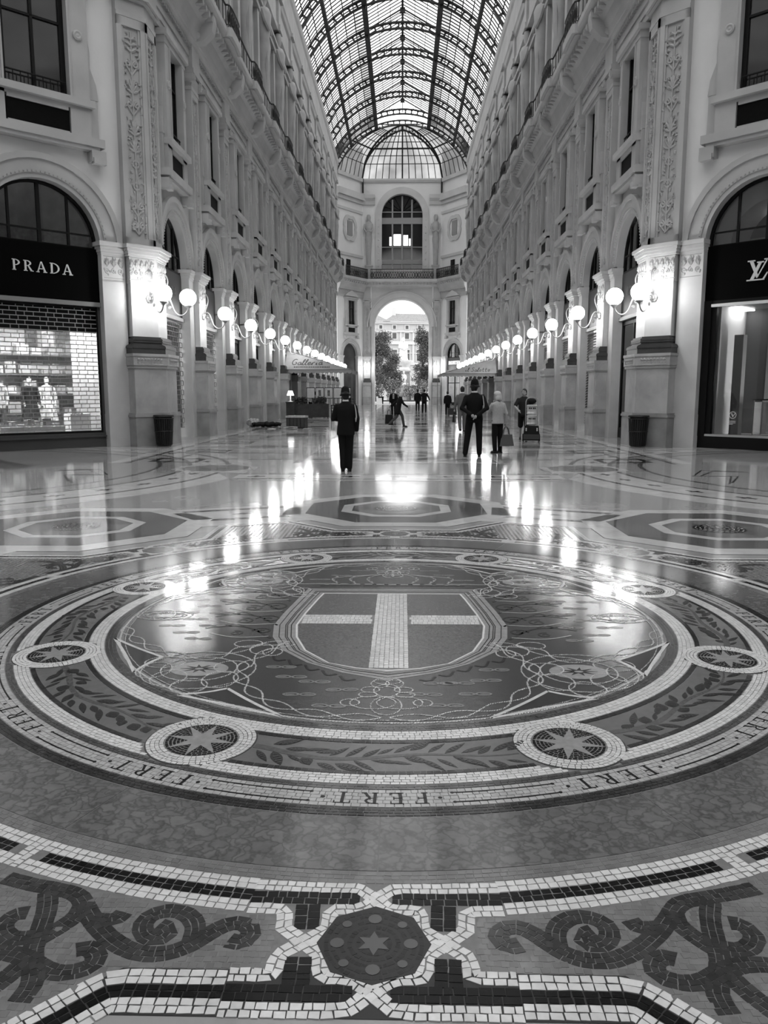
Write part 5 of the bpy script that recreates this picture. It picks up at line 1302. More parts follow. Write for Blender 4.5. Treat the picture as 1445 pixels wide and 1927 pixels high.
# ------------------------------------------------------------------ end wall with the great arch
YE = 92.5
M_pe = mat('end_wall_plaster', .72, .75, .15, amp=.05, scale=.6)
M_se = mat('end_wall_stone', .52, .65, .2, amp=.1, scale=.8)
ME = Matrix.Translation((0, YE, 0)) @ Matrix.Rotation(R_(-90),4,'Z')
we = MB().box(-1.6,-1.2,-9,-4.7,0,30).box(-1.6,-1.2,4.7,9,0,30).obj('wall_end', M_se, kind='structure', M=ME, cat='wall', label='far end wall with a tall open archway and an arched window above')
def arch_wall(b, h, hw, zs, z0, zt, x0, x1, n=28):
    for s in (1,-1): b.box(x0,x1,min(s*hw,s*h),max(s*hw,s*h),z0,zt)
    ap = arch_pts(hw, zs, hw, n)
    for i in range(n):
        (y0,a0),(y1,a1) = ap[i], ap[i+1]
        for x in (x0,x1): b.add([(x,y0,a0),(x,y1,a1),(x,y1,zt),(x,y0,zt)], [(0,1,2,3)])
        b.add([(x1,y0,a0),(x1,y1,a1),(x0,y1,a1),(x0,y0,a0)], [(3,2,1,0)])
    b.box(x0,x1,-hw,hw,zt-.02,zt)
b = MB(); arch_wall(b, 4.7, 3.28, 9.3, 0, 14.4, -1.6, 0); b.obj('arch_storey', M_se, we)
b = MB(); arch_ring(b, 3.26, 3.45, 9.3, -.4, .10, 28); arch_ring(b, 3.45, 4.05, 9.3, 0, .16, 28); arch_ring(b, 4.05, 4.2, 9.3, 0, .24, 28)
for s in (1,-1): y0, y1 = sorted((s*3.26, s*3.62)); b.box(-.4,.1,y0,y1,0,9.3)
b.box(0,.12,-3.5,3.5,13.75,13.95); b.obj('great_archivolt', M_se, we, smooth=True)
for s in (1,-1):
    b = MB(); y0, y1 = sorted((s*3.6,s*3.75)); b.box(0,.12,y0,y1,11.5,13.95); b.obj('spandrel_frame', M_pe, we)
    place_parts([p for p in PIL if p[0] not in ('console','herm_pedestal','herm_figure','herm_entablature')], we, ME @ Matrix.Translation((0,0,0)) if False else Matrix.Translation((0,s*4.18,0)) @ Matrix.Diagonal((1,.82,1,1)), 'pilaster')
    lamp(ME @ Matrix.Translation((0,s*4.18,0)), 'globe wall lamp on the pilaster %s the great archway' % ('at the café terrace side of' if s < 0 else 'at the louvred shutter side of'), 'globe lamps on the end wall')
b = MB().box(-1.2,0,-4.7,4.7,14.4,16.0); arch_wall(b, 4.7, 2.42, 22.15, 16.0, 26.2, -1.2, 0); b.obj('window_storey', M_pe, we)
b = MB(); arch_ring(b, 2.40, 3.15, 22.15, -.3, .14, 26)
for s in (1,-1): y0, y1 = sorted((s*2.40,s*3.15)); b.box(-.3,.14,y0,y1,14.75,22.15)
for s in (1,-1):
    for i in range(9): b.ball((.14,s*2.78,15.6+.75*i), .10, 8, 5, sc=(.5,1,1))
b.obj('window_archivolt', M_se, we, smooth=True)
b = MB(); x = -.5
for y in (-1.15,0,1.15): b.box(x-.08,x+.08,y-.09,y+.09,14.75,24.4 if y == 0 else 24.0)
for z, t in ((16.9,.25),(18.6,.05),(21.6,.35),(22.6,.05)): b.box(x-.1,x+.1,-2.42,2.42,z-t,z+t)
b.obj('window_mullions', mat('mullion_stone', .30, .6, .2), we)
fan = MB()
for i in range(1,8): a = math.pi*i/8; fan.tube([(x,0,22.6),(x,2.3*math.cos(a),22.5+1.9*math.sin(a))], .04, 4)
fan.obj('fan_bars', M_frameb, we)
for j, (y0,y1) in enumerate(((-2.5,-1.15),(-1.15,0),(0,1.15),(1.15,2.5))):
    for z0, z1 in ((14.7,17.0),(16.9,18.6),(18.6,21.9)): MB().box(-.62,-.60,y0,y1,z0,z1).obj('pane', M_panedark, we)
pts = [(-2.45,21.4),(2.45,21.4)] + arch_pts(0,22.15,2.5,14)[1:-1]
MB().prism(pts, -.62, -.60, M=MPL).obj('lunette_pane', M_panedark, we)
MB().box(-.57,-.56,-1.0,-.15,18.8,20.1).box(-.57,-.56,.15,.7,18.8,20.0).box(-.57,-.56,.8,1.0,18.8,19.6).box(-.57,-.56,-1.5,-1.25,18.8,19.8).obj('lit_window', mat('lit_window', .8, .5, .2, emit=1.2), we)
prof = [(0,13.95),(.20,13.95),(.26,14.1),(.55,14.25),(.82,14.32),(1.06,14.46),(1.10,14.55),(1.10,14.75),(0,14.75)]
MB().profile_y(prof, -4.7, 4.7).obj('cornice', M_se, we)
b = MB()
for i in range(24): y = -4.6+.4*i; b.box(.5,.95,y-.09,y+.09,14.16,14.32)
b.obj('dentils', M_stone2, we)
MB().profile_y([(0,26.2),(.3,26.2),(.35,26.0),(.2,25.8),(0,25.8)], -4.7, 4.7).obj('top_cornice', M_se, we)
for s in (1,-1):
    y0, y1 = sorted((s*3.2,s*4.7)); MB().profile_y([(0,23.3),(.2,23.3),(.26,23.7),(.5,24.0),(.5,24.4),(0,24.4)], y0, y1).obj('entablature', M_se, we)
    hb = [p for p in PIL if p[0] in ('herm_pedestal','herm_figure')]; place_parts(hb, we, Matrix.Translation((.0,s*3.95,0)), 'herm')
def railing(L, n=None):
    b = MB()
    for z, r in ((15.85,.05),(15.55,.03),(14.84,.04)): b.tube([(1.02,-L/2,z),(1.02,L/2,z)], r, 5)
    m = int(L/.14)
    for i in range(m+1): y = -L/2+L*i/m; b.box(1.0,1.04,y-.022,y+.022,14.75,15.85)
    m = int(L/.3)
    for i in range(m):
        y = -L/2+L*(i+.5)/m; b.tube([(1.02,y+.11*math.cos(2*math.pi*k/10),15.2+.28*math.sin(2*math.pi*k/10)) for k in range(10)], .035, 4, closed=True)
    return b.mesh('iron_railing')
link('iron_railing', railing(7.4), M_iron, we)
MCH = []
for s in (-1, 1):
    ax, ay, bx, by = s*7.45, 88.2, s*4.7, 92.5; dx, dy = bx-ax, by-ay
    nx, ny = (dy, -dx) if s < 0 else (-dy, dx); l = math.hypot(nx,ny); ang = math.atan2(ny/l, nx/l)
    M = Matrix.Translation(((ax+bx)/2, (ay+by)/2, 0)) @ Matrix.Rotation(ang,4,'Z'); Mloc = ME.inverted() @ M
    keep = ('bay','jamb_strips','archivolt','bead_row','window_surround','black_panel','window_pane','window_frame','cornice','dentils')
    bb = place_parts([(n_, m_, M_pe if n_ == 'bay' else t_) for n_, m_, t_ in BAY if n_ in keep], we, Mloc, 'oblique_bay')
    if bb: bb.data = bb.data.copy(); bb.data.materials.clear(); bb.data.materials.append(M_pe)
    link('iron_railing', railing(4.3), M_iron, bb)
    for yy in (-2.35, 2.35): place_parts([p for p in PIL if p[0] not in ('console','herm_pedestal','herm_figure','herm_entablature')], we, Mloc @ Matrix.Translation((-.05,yy,0)) @ Matrix.Diagonal((1,.6,1,1)), 'pilaster') if False else None
    MB().box(-.3,0,-2.53,2.53,14.75,26.2).obj('upper_wall', M_pe, bb)
    b = MB()
    def quat(r, k): return [( (r + .22*abs(math.sin(2*a))**.6*k + .16*abs(math.cos(2*a)))*math.cos(a), (r*1.28 + .25*abs(math.cos(a))**2 + .2*abs(math.sin(2*a))*k)*math.sin(a)) for a in [2*math.pi*i/40 for i in range(40)]]
    b.ring([(y*.72,z*.72+20.3) for y,z in quat(1.05,1)], [(y,z+20.3) for y,z in quat(1.05,1)], 0, .14, M=MPL); b.obj('quatrefoil_frame', M_se, bb)
    MB().box(0,.10,-.48,.48,19.5,21.1).obj('small_window', mat('small_window_pane', .03 if s > 0 else .3, .1, .5), bb)
    b = MB()
    for z0, z1, e in ((23.3,23.7,.25),(23.7,24.4,.5),(22.2,22.5,.12),(17.2,17.5,.15),(25.8,26.2,.3)): b.box(0,e,-2.53,2.53,z0,z1)
    b.obj('string_courses', M_se, bb)
    MB().box(0,.04,-.7,.1,15.0,16.8).obj('mezzanine_window', M_panedark, bb)
    MB().prism([(-1.3,12.62),(1.3,12.62),(.9,12.95),(0,13.3),(-.9,12.95)], 0, .3, M=MPL).obj('pediment', M_se, bb)
    if s < 0: link('dark_opening', MB().box(-.4,-.3,-1.45,1.45,0,7.3).mesh('dark_opening'), M_int, bb)
    else:
        f = link('shop_front', SHOP['sign'], M_int, bb); link('lunette_frame', LUN[0], M_frameb, f); link('lunette_pane', LUN[1], M_pane, f); link('shop_door_frame', SHOP['door'], M_frameb, f)
        link('shop_room', SHOP['room'], M_shopwall, f); link('ceiling_light', SHOP['light'], mat('dim_shop_light', .9, emit=3.0), f)
        text_on('MONTEN', .40, mat('lit_letter', .8, .4, .4, emit=.8), f, Matrix.Translation((-.20,0,5.0)) @ MPL, 0, .03, key='monte')

# ------------------------------------------------------------------ glazed vault
ceil = MB().box(-7.9,-7.2,18.7,88.2,26.2,26.45).box(7.2,7.9,18.7,88.2,26.2,26.45).obj('ceiling', M_stone, kind='structure', cat='ceiling', label='glazed barrel vault on arched iron ribs')
ZC, RV = 22.84, 7.96
XT = (7.45, 5.6, 2.85)                       # eave, purlin, lantern beam
def va(x): return math.asin(max(-1,min(1,x/RV)))        # angle from the crown
def vp(x, dr=0.0): a = va(x); return ((RV+dr)*math.sin(a), ZC+(RV+dr)*math.cos(a))
def varc(x0, x1, dr, n): return [((RV+dr)*math.sin(va(x0)+(va(x1)-va(x0))*i/n), ZC+(RV+dr)*math.cos(va(x0)+(va(x1)-va(x0))*i/n)) for i in range(n+1)]
MXZ = lambda y: Matrix(((1,0,0,0),(0,0,1,y),(0,1,0,0),(0,0,0,1)))
def rib_mesh(gable=True):
    b = MB(); n = 40
    for d0, d1, w in ((0,.11,.12),(.46,.58,.12)):
        b.ring(varc(-7.45,7.45,d0,n), varc(-7.45,7.45,d1,n), -w, w, M=MXZ(0), closed=False)
    L = va(7.45)*2*RV; m = int(L/.62)
    for i in range(m+1):
        a = -va(7.45)+2*va(7.45)*i/m
        b.box(-.065,.065,-.06,.06,.05,.5, M=Matrix.Translation((RV*math.sin(a),0,ZC+RV*math.cos(a))) @ Matrix.Rotation(a,4,'Y'))
        if i < m:
            a2 = a + va(7.45)/m
            for s in (1,-1):
                for k in (-1,1):
                    c = a2 + s*va(7.45)/m*.72; b.box(-.11,.11,-.03,.03,-.025,.025, M=Matrix.Translation(((RV+.275+.15*k)*math.sin(c),0,ZC+(RV+.275+.15*k)*math.cos(c))) @ Matrix.Rotation(c + s*k*R_(40),4,'Y'))
    for s in ((1,-1) if gable else ()):      # gable rafters of the lantern
        b.tube([(s*2.9,0,30.75),(0,0,32.35)], .07, 5); b.tube([(s*2.85,0,30.1),(s*2.9,0,30.8)], .08, 5); b.tube([(s*1.4,0,30.9),(s*1.4,0,31.55)], .03, 4); b.tube([(0,0,31.0),(0,0,32.35)], .04, 4); b.tube([(s*2.7,0,30.4),(0,0,32.1)], .025, 4)
    if gable: b.box(-.22,.22,-.12,.12,32.0,32.4)
    return b.mesh('rib')
RIB = rib_mesh()
M_roof = roofmat('roof_glass', .84, .08); M_roofd = roofmat('roof_glass_dark', .24, .08); M_roofm = roofmat('roof_glass_mid', .5, .15); M_roofe = roofmat('roof_glass_hip_dark', .16, .09)  # hip glass tinted dark in place of roofs blocking the sky behind
ribY = [P0Y + PS*k for k in range(NP)] + [88.2]
for y in ribY[:-1]: link('rib', RIB, M_ironr, ceil, Matrix.Translation((0,y,0)))
for s in (1,-1):
    for x, w, h in ((2.85,.20,.34),(5.6,.13,.30),(7.42,.10,.2)):
        px, pz = vp(x, .1); MB().box(s*px-w,s*px+w,18.9,88.2,pz-.05,pz+h).obj('purlin', M_ironr, ceil)
    MB().box(s*2.9-.10,s*2.9+.10,18.9,84.7,30.70,30.86).obj('lantern_sill', M_ironr, ceil)
MB().box(-.09,.09,18.9,84.7,32.3,32.5).obj('ridge', M_ironr, ceil)
def bars_mesh(L, lantern=True):
    b = MB(); nb = 9; dr = .50
    zones = ((7.45,5.6,4),(5.6,2.85,4))
    for s in (1,-1):
        for x0, x1, nl in zones:
            for i in range(1, nl):
                x = x0+(x1-x0)*i/nl; px, pz = vp(x, dr); b.box(s*px-.035,s*px+.035,0,L,pz-.03,pz+.03)
            for j in range(1, nb):
                y = L*j/nb; pts = varc(s*x0, s*x1, dr, 4)
                b.tube([(p[0],y,p[1]) for p in pts], .045, 4, cap=False)
        if not lantern: continue
        for j in range(1, nb):
            y = L*j/nb; b.tube([(s*2.9,y,30.82),(0,y,32.42)], .042, 4, cap=False)
        for t in (.33,.66): b.box(s*2.9*(1-t)-.022,s*2.9*(1-t)+.022,0,L,30.80+1.6*t,30.85+1.6*t)
    return b.mesh('glazing_bars')
GB = bars_mesh(PS)
pane_me = []
for s in (1,-1):
    for x0, x1, nl in ((7.45,5.6,4),(5.6,2.85,4)):
        for i in range(nl):
            a, c = x0+(x1-x0)*i/nl, x0+(x1-x0)*(i+1)/nl; p = varc(s*a, s*c, .55, 2); v = []; 
            bb = MB(); bb.add([(q[0],yy,q[1]) for yy in (.03,PS-.03) for q in p], [(0,1,4,3),(1,2,5,4)])
            pane_me.append((bb.mesh('pane'), M_roof if x0 > 6 or i < nl-2 else M_roofm if i == nl-2 else M_roofd))  # two strips nearest the lantern beam get darker glass
    for i in range(3):
        t0, t1 = i/3, (i+1)/3; bb = MB().add([(s*2.9*(1-t0),.03,30.88+1.6*t0),(s*2.9*(1-t1),.03,30.88+1.6*t1),(s*2.9*(1-t1),PS-.03,30.88+1.6*t1),(s*2.9*(1-t0),PS-.03,30.88+1.6*t0)], [(0,1,2,3)])
        pane_me.append((bb.mesh('pane'), M_roof))
for y in ribY[:-2]:
    link('glazing_bars', GB, M_ironr, ceil, Matrix.Translation((0,y,0)), kind='stuff')
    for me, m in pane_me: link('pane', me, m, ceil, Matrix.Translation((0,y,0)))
lastv = Matrix.Translation((0,ribY[-2],0))
b2 = bars_mesh(88.2-ribY[-2], False); link('glazing_bars', b2, M_ironr, ceil, lastv, kind='stuff')
for i, (me, m) in enumerate(pane_me):
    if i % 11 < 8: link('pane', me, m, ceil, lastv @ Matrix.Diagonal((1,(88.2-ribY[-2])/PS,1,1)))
# hipped glass end over the apse
hip = link('hip_frame', rib_mesh(False), M_ironr, ceil, Matrix.Translation((0,88.2,.0)))
AP = Vector((0,88.2,30.95))
def hsurf(B, t, dr=0.0): 
    x = AP.x+(B[0]-AP.x)*t; y = AP.y+(B[1]-AP.y)*t; return (x, y, 26.2 + (4.75+dr)*math.sqrt(max(0,1-t*t)))
faces = (((-7.45,88.2),(-4.7,92.5)),((-4.7,92.5),(0,92.5)),((0,92.5),(4.7,92.5)),((4.7,92.5),(7.45,88.2)))
TS = [.06,.2,.35,.5,.64,.76,.86,.94,1.0]
for fi, (A, Bv) in enumerate(faces):
    nb = 6; b = MB()
    for i in range(1, nb):
        P_ = (A[0]+(Bv[0]-A[0])*i/nb, A[1]+(Bv[1]-A[1])*i/nb); b.tube([hsurf(P_, t) for t in TS[2:]], .05, 4, cap=False)
    for t in TS[2:-1]:
        b.tube([hsurf((A[0]+(Bv[0]-A[0])*i/nb, A[1]+(Bv[1]-A[1])*i/nb), t) for i in range(nb+1)], .10 if t == .76 else .045, 4, cap=False)
    b.obj('hip_glazing_bars', M_ironr, ceil, kind='stuff')
    for i in range(nb):
        P0_ = (A[0]+(Bv[0]-A[0])*i/nb, A[1]+(Bv[1]-A[1])*i/nb); P1_ = (A[0]+(Bv[0]-A[0])*(i+1)/nb, A[1]+(Bv[1]-A[1])*(i+1)/nb); bb = MB(); vs = []
        for t in TS: vs += [hsurf(P0_, t, .06), hsurf(P1_, t, .06)]
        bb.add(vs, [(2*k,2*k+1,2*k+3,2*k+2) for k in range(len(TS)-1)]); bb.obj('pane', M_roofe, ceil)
for B_ in ((-4.7,92.5),(4.7,92.5)):
    b = MB(); n = 14
    for dr in (-.1,-.62): b.tube([hsurf(B_, .02+.98*i/n, dr) for i in range(n+1)], .11, 5)
    for i in range(n+1):
        t = .02+.98*i/n; b.tube([hsurf(B_, t, -.1), hsurf(B_, t, -.62)], .04, 4)
    b.obj('hip_rib', M_ironr, ceil)
    MB().tube([(B_[0]*.98,92.2,26.2),(B_[0]*.98,92.2,24.6)], .10, 5).obj('hip_bracket', M_ironr, ceil)
MB().tube([hsurf((0,92.5), .02+.98*i/14, -.05) for i in range(15)], .09, 5).obj('hip_rib', M_ironr, ceil)
MB().tube([(x,88.2,30.9) for x in (-2.85,0,2.85)], .06, 5).obj('hip_rail', M_ironr, ceil)
# ------------------------------------------------------------------ people
def bake_blob(name, mb, voxel, it=3):
    me = mb.mesh('tmp'); o = bpy.data.objects.new('tmp', me); COL.objects.link(o)
    m = o.modifiers.new('r', 'REMESH'); m.mode = 'VOXEL'; m.voxel_size = voxel
    s = o.modifiers.new('s', 'SMOOTH'); s.iterations = it; s.factor = .5
    dg = bpy.context.evaluated_depsgraph_get(); ev = o.evaluated_get(dg)
    out = bpy.data.meshes.new_from_object(ev); out.name = name
    bpy.data.objects.remove(o); bpy.data.meshes.remove(me)
    out.materials.clear(); out.polygons.foreach_set('use_smooth', [True]*len(out.polygons)); return out
def loft(b, secs, n=14):
    """stack of ellipses (x,y,z,rx,ry)"""
    v = []; f = []
    for x, y, z, rx, ry in secs:
        for i in range(n): a = 2*math.pi*i/n; v.append((x+rx*math.cos(a), y+ry*math.sin(a), z))
    for k in range(len(secs)-1):
        for i in range(n): f.append((k*n+i, k*n+(i+1)%n, (k+1)*n+(i+1)%n, (k+1)*n+i))
    f.append(tuple(reversed(range(n)))); f.append(tuple(range((len(secs)-1)*n, len(secs)*n))); b.add(v, f)
def limb(b, pts, rs, n=10):
    b.tube(pts, rs, n)
    for p, r in zip(pts, rs): b.ball(p, r*1.0, 10, 7)
def hand_geo(b, w, d, side, s=1.0, curl=.5):
    """palm, four unequal bent fingers, thumb from the side of the palm; d = direction of the hand"""
    d = Vector(d).normalized(); sx = Vector((0,1,0)) if abs(d.y) < .8 else Vector((0,0,1)); a = (sx - d*sx.dot(d)).normalized(); nrm = d.cross(a)*side
    w = Vector(w)
    for i, l in enumerate((.068,.078,.073,.056)):
        o = a*(-.030+.020*i)*s; p0 = w + d*.075*s + o; p1 = p0 + (d*(1-.3*curl) + nrm*curl*.5)*l*.5*s; p2 = p1 + (d*(1-curl*.9)+nrm*curl)*l*.5*s
        b.tube([w + d*.02*s + o*.8, p0, p1, p2], [.011*s,.010*s,.009*s,.007*s], 6)
    p0 = w + d*.03*s - a*.036*s; b.tube([w+d*.015*s-a*.02*s, p0, p0+(d*.6-a*.5+nrm*.3)*.035*s, p0+(d*.9-a*.3+nrm*.5)*.06*s], [.012*s,.012*s,.010*s,.008*s], 6)
    b.ball(tuple(w + d*.045*s), .042*s, 10, 7, sc=(.8,.95,1.0))
M_skin = mat('skin_grey', .34, .55, .35); M_suit = mat('black_wool', .008, .8, .15); M_hair = mat('dark_hair', .014, .6, .3); M_shoe = mat('black_shoe', .006, .45, .2)
PEOPLE = []
def person(label, X, Y, head, Ht, outfit, lean=0.0, legs=None, arms=None, headyaw=0.0, headpitch=0.0, detail=1, width=1.0):
    s = Ht/1.75; vox = (.014 if detail else .022)
    fl_, fr_ = (legs or (((-.09,.0,.92),(-.10,.02,.50),(-.10,-.02,.085)),((.09,.0,.92),(.10,.02,.50),(.10,-.02,.085))))
    al, ar = (arms or (((-.205,0,1.40),(-.25,-.03,1.13),(-.25,.04,.88)),((.205,0,1.40),(.25,-.03,1.13),(.25,.04,.88))))
    al = ((al[0][0]*.93, al[0][1], al[0][2]-.025),)+tuple(al[1:]); ar = ((ar[0][0]*.93, ar[0][1], ar[0][2]-.025),)+tuple(ar[1:])
    R = Matrix.Translation((0,0,.93)) @ Matrix.Rotation(-lean,4,'X') @ Matrix.Translation((0,0,-.93))
    U = lambda p: tuple(R @ Vector(p))
    nk = Vector(U((0,.005,1.50))); hd = nk + (R.to_3x3() @ Vector((0,.025,.125)))
    HM = Matrix.Translation(hd) @ Matrix.Rotation(-lean*.4-headpitch,4,'X') @ Matrix.Rotation(headyaw,4,'Z')
    b = MB()                                                         # body: one continuous surface
    secs = [(0,0,z,rx*width,ry) for z, rx, ry in ((.88,.15,.10),(.98,.165,.11),(1.12,.145,.10),(1.28,.17,.115),(1.38,.18,.105),(1.44,.13,.085),(1.49,.06,.06))]
    t = MB(); loft(t, secs); t.v = [U(p) for p in t.v]; b.add(t.v, t.f)
    limb(b, [U((0,0,1.44)), tuple(nk), tuple(hd)], [.062,.055,.06])
    b.ball((0,0,0), .098, 14, 10, M=HM, sc=(.80,1.0,1.22)); b.ball((0,.035,-.065), .062, 10, 8, M=HM, sc=(.9,.9,.9))
    b.tube([(0,.085,.02),(0,.112,-.022),(0,.09,-.03)], [.010,.016,.012], 6, M=HM)
    for e in (1,-1): b.ball((e*.080,-.005,-.005), .026, 8, 6, M=HM, sc=(.35,.7,1.1))
    for L in (fl_, fr_):
        limb(b, [L[0], L[1], L[2]], [.082,.055,.036])
    for A in (al, ar): limb(b, [U(A[0]), U(A[1]), U(A[2])], [.050,.041,.028])
    me = bake_blob('person', b, vox)
    hb = MB()
    if detail:
        for A, sd in ((al,-1),(ar,1)):
            w = Vector(U(A[2])); d = w - Vector(U(A[1])); hand_geo(hb, w, d, sd, 1.0)
    else:
        for A in (al, ar): w = Vector(U(A[2])); d = (w-Vector(U(A[1]))).normalized(); hb.ball(tuple(w+d*.06), .045, 8, 6, sc=(.7,.9,1.2))
    if hb.v:                                                        # hands welded onto the body mesh
        nv = len(me.vertices); v = [tuple(p.co) for p in me.vertices] + hb.v; f = [tuple(p.vertices) for p in me.polygons] + [tuple(i+nv for i in q) for q in hb.f]
        m2 = bpy.data.meshes.new('person'); m2.from_pydata(v, [], f); m2.update(); m2.polygons.foreach_set('use_smooth', [True]*len(m2.polygons)); me = m2
    M = Matrix.Translation((X, Y, .004)) @ Matrix.Rotation(R_(head),4,'Z') @ Matrix.Scale(s,4)
    o = link('person', me, outfit.get('skin', M_skin), None, M, label=label, cat='person'); PEOPLE.append(o)
    # clothes
    tp = outfit.get('top', 'suit'); mt = outfit.get('topm', M_suit); hem = outfit.get('hem', .80)
    b = MB(); secs = [(0,-.004,z,rx*width,ry) for z, rx, ry in ((hem,.198,.135),(.93,.188,.128),(1.06,.172,.122),(1.20,.185,.128),(1.32,.212,.128),(1.385,.212,.112),(1.43,.175,.095),(1.465,.11,.08),(1.50,.07,.07))]
    t = MB(); loft(t, secs, 16); t.v = [U(p) for p in t.v]; b.add(t.v, t.f)
    for A in (al, ar):
        if tp == 'tee':
            e = Vector(A[0]).lerp(Vector(A[1]), .75); limb(b, [U(A[0]), U(tuple(e))], [.070,.068])
        else:
            w = Vector(A[1]).lerp(Vector(A[2]), .93); limb(b, [U(A[0]), U(A[1]), U(tuple(w))], [.066,.060,.046])
    link('jacket' if tp == 'suit' else 'top', bake_blob('jacket', b, vox), mt, o)
    b = MB(); mb_ = outfit.get('botm', M_suit)
    loft(b, [(0,0,.80,.165,.12),(0,0,.92,.175,.122),(0,0,1.0,.165,.115)], 14)
    for L in (fl_, fr_):
        if outfit.get('bottom') == 'shorts': limb(b, [L[0], tuple(Vector(L[0]).lerp(Vector(L[1]),.97))], [.108,.095])
        else:
            an = Vector(L[2]); limb(b, [L[0], L[1], tuple(an)], [.102,.080,.064])
    link('trousers' if outfit.get('bottom') != 'shorts' else 'shorts', bake_blob('trousers', b, vox), mb_, o)
    for L, toe in ((fl_, outfit.get('toel', (0,1))), (fr_, outfit.get('toer', (0,1)))):
        an = Vector(L[2]); d = Vector((toe[0], toe[1], 0)).normalized(); zf = an.z-.085
        b = MB(); b.tube([tuple(an+Vector((0,0,-.035))-d*.05), tuple(an+Vector((0,0,-.045))+d*.05), tuple(an+Vector((0,0,-.058))+d*.15), tuple(an+Vector((0,0,-.062))+d*.19)], [.044,.042,.032,.016], 8)
        b.box(-.036,.036,-.085,.185,-.012,.014, M=Matrix.Translation((an.x,an.y,zf+.012)) @ Matrix.Rotation(math.atan2(-d.x,d.y),4,'Z'))
        b.obj('shoe', M_shoe, o, smooth=True)
    # hair, hat, collar
    if outfit.get('hair', True):
        b = MB(); hr = outfit.get('hairlen', 0)
        b.ball((0,-.018,.022), .104, 14, 9, M=HM, sc=(.86,.98,1.16)); b.ball((0,-.045,-.03), .09, 12, 8, M=HM, sc=(.88,.75,1.0))
        if hr: b.ball((0,-.03,-.05), .105, 12, 8, M=HM, sc=(1.0,.95,1.1)); b.ball((0,.01,.05), .105, 12, 8, M=HM, sc=(.98,1.05,.9))
        hm = bake_blob('hair', b, .012, 2)
        import bmesh                                                 # keep the face free of hair
        bm = bmesh.new(); bm.from_mesh(hm); Hi = HM.inverted(); kill = []
        for f_ in bm.faces:
            c = Hi @ f_.calc_center_median()
            if c.y > .030 and c.z < (.068 if not hr else .06) and abs(c.x) < .09: kill.append(f_)
        bmesh.ops.delete(bm, geom=kill, context='FACES'); bm.to_mesh(hm); bm.free()
        link('hair', hm, outfit.get('hairm', M_hair), o)
    if outfit.get('hat') == 'helmet':
        b = MB().lathe([(0,.20),(.03,.196),(.066,.18),(.092,.14),(.104,.08),(.110,.02)], 18, HM @ Matrix.Rotation(R_(6),4,'X'), sx=.92); c = b.obj('hat', outfit.get('hatm', M_suit), o, smooth=True)
        MB().lathe([(.104,.028),(.134,.008),(.136,.001),(.104,.012)], 20, HM @ Matrix.Rotation(R_(6),4,'X'), sx=.9, sy=1.06).obj('hat_brim', outfit.get('hatm', M_suit), c, smooth=True)
        MB().lathe([(.112,.022),(.114,.024),(.112,.052),(.106,.054)], 18, HM @ Matrix.Rotation(R_(6),4,'X'), sx=.92).obj('hat_band', mat('hat_band', .03, .5, .4), c)
        MB().ball((0,0,.19), .016, 8, 6, M=HM).obj('hat_knob', M_suit, c)
    if outfit.get('collar'):
        MB().lathe([(.062,1.475),(.066,1.50),(.063,1.535),(.058,1.535)], 16, R).obj('shirt_collar', mat('white_cloth', .75, .8, .1), o, smooth=True)
    if outfit.get('shirtfront'):
        MB().box(-.045,.045,.105,.128,1.12,1.45, M=R).obj('shirt_front', mat('white_cloth', .75, .8, .1), o); MB().box(-.014,.014,.128,.136,1.10,1.42, M=R).obj('tie', M_suit, o)
    if outfit.get('eyes'):
        for e in (1,-1): MB().ball((e*.034,.088,.018), .010, 8, 6, M=HM).obj('eye', M_line, o)
        MB().box(-.024,.024,.088,.097,-.062,-.056, M=HM).obj('mouth', mat('lip_grey', .14, .5, .3), o)
        for e in (1,-1): MB().box(e*.034-.02,e*.034+.02,.086,.098,.036,.044, M=HM).obj('eyebrow', M_hair, o)
    if outfit.get('cord'):
        b = MB()
        for j in range(3): b.tube(smooth_path([U((.19,-.09,1.43)), U((.215,-.125,1.30-.02*j)), U((.235-.01*j,-.10,1.12-.05*j)), U((.20,-.05,1.20))], 2), .007, 5)
        b.obj('shoulder_cord', mat('white_cord', .55, .6, .3), o)
        for e in (1,-1): MB().box(e*.17-.055,e*.17+.055,-.05,.05,1.425,1.455, M=R).obj('epaulette', mat('hat_band', .03), o)
    return o
suit = lambda **k: dict(k)
# officer with the white shoulder cord, back to us, left arm bent
person('person in a dark uniform and hat with a white shoulder cord, one arm bent', -1.06, 10.60, 8, 1.64,
       suit(hat='helmet', collar=True, cord=True, hem=.78, hair=True),
       arms=(((-.205,0,1.40),(-.265,.02,1.13),(-.14,.24,1.10)),((.205,0,1.40),(.245,-.03,1.13),(.24,.02,.87))),
       legs=(((-.085,0,.92),(-.07,.03,.50),(-.065,-.02,.085)),((.085,0,.92),(.085,.03,.50),(.075,-.02,.085))), headpitch=.25)
# officer with hands clasped behind his back
person('person in a dark uniform and hat standing with hands clasped behind the back', 1.86, 14.35, -6, 1.84,
       suit(hat='helmet', collar=True, cord=True, hem=.86),
       arms=(((-.21,0,1.40),(-.29,-.10,1.14),(-.07,-.19,.985)),((.21,0,1.40),(.29,-.10,1.14),(.06,-.205,.965))),
       legs=(((-.10,0,.92),(-.15,.0,.50),(-.20,-.05,.085)),((.10,0,.92),(.12,.02,.50),(.13,.02,.085))), headyaw=-.35, width=1.06)
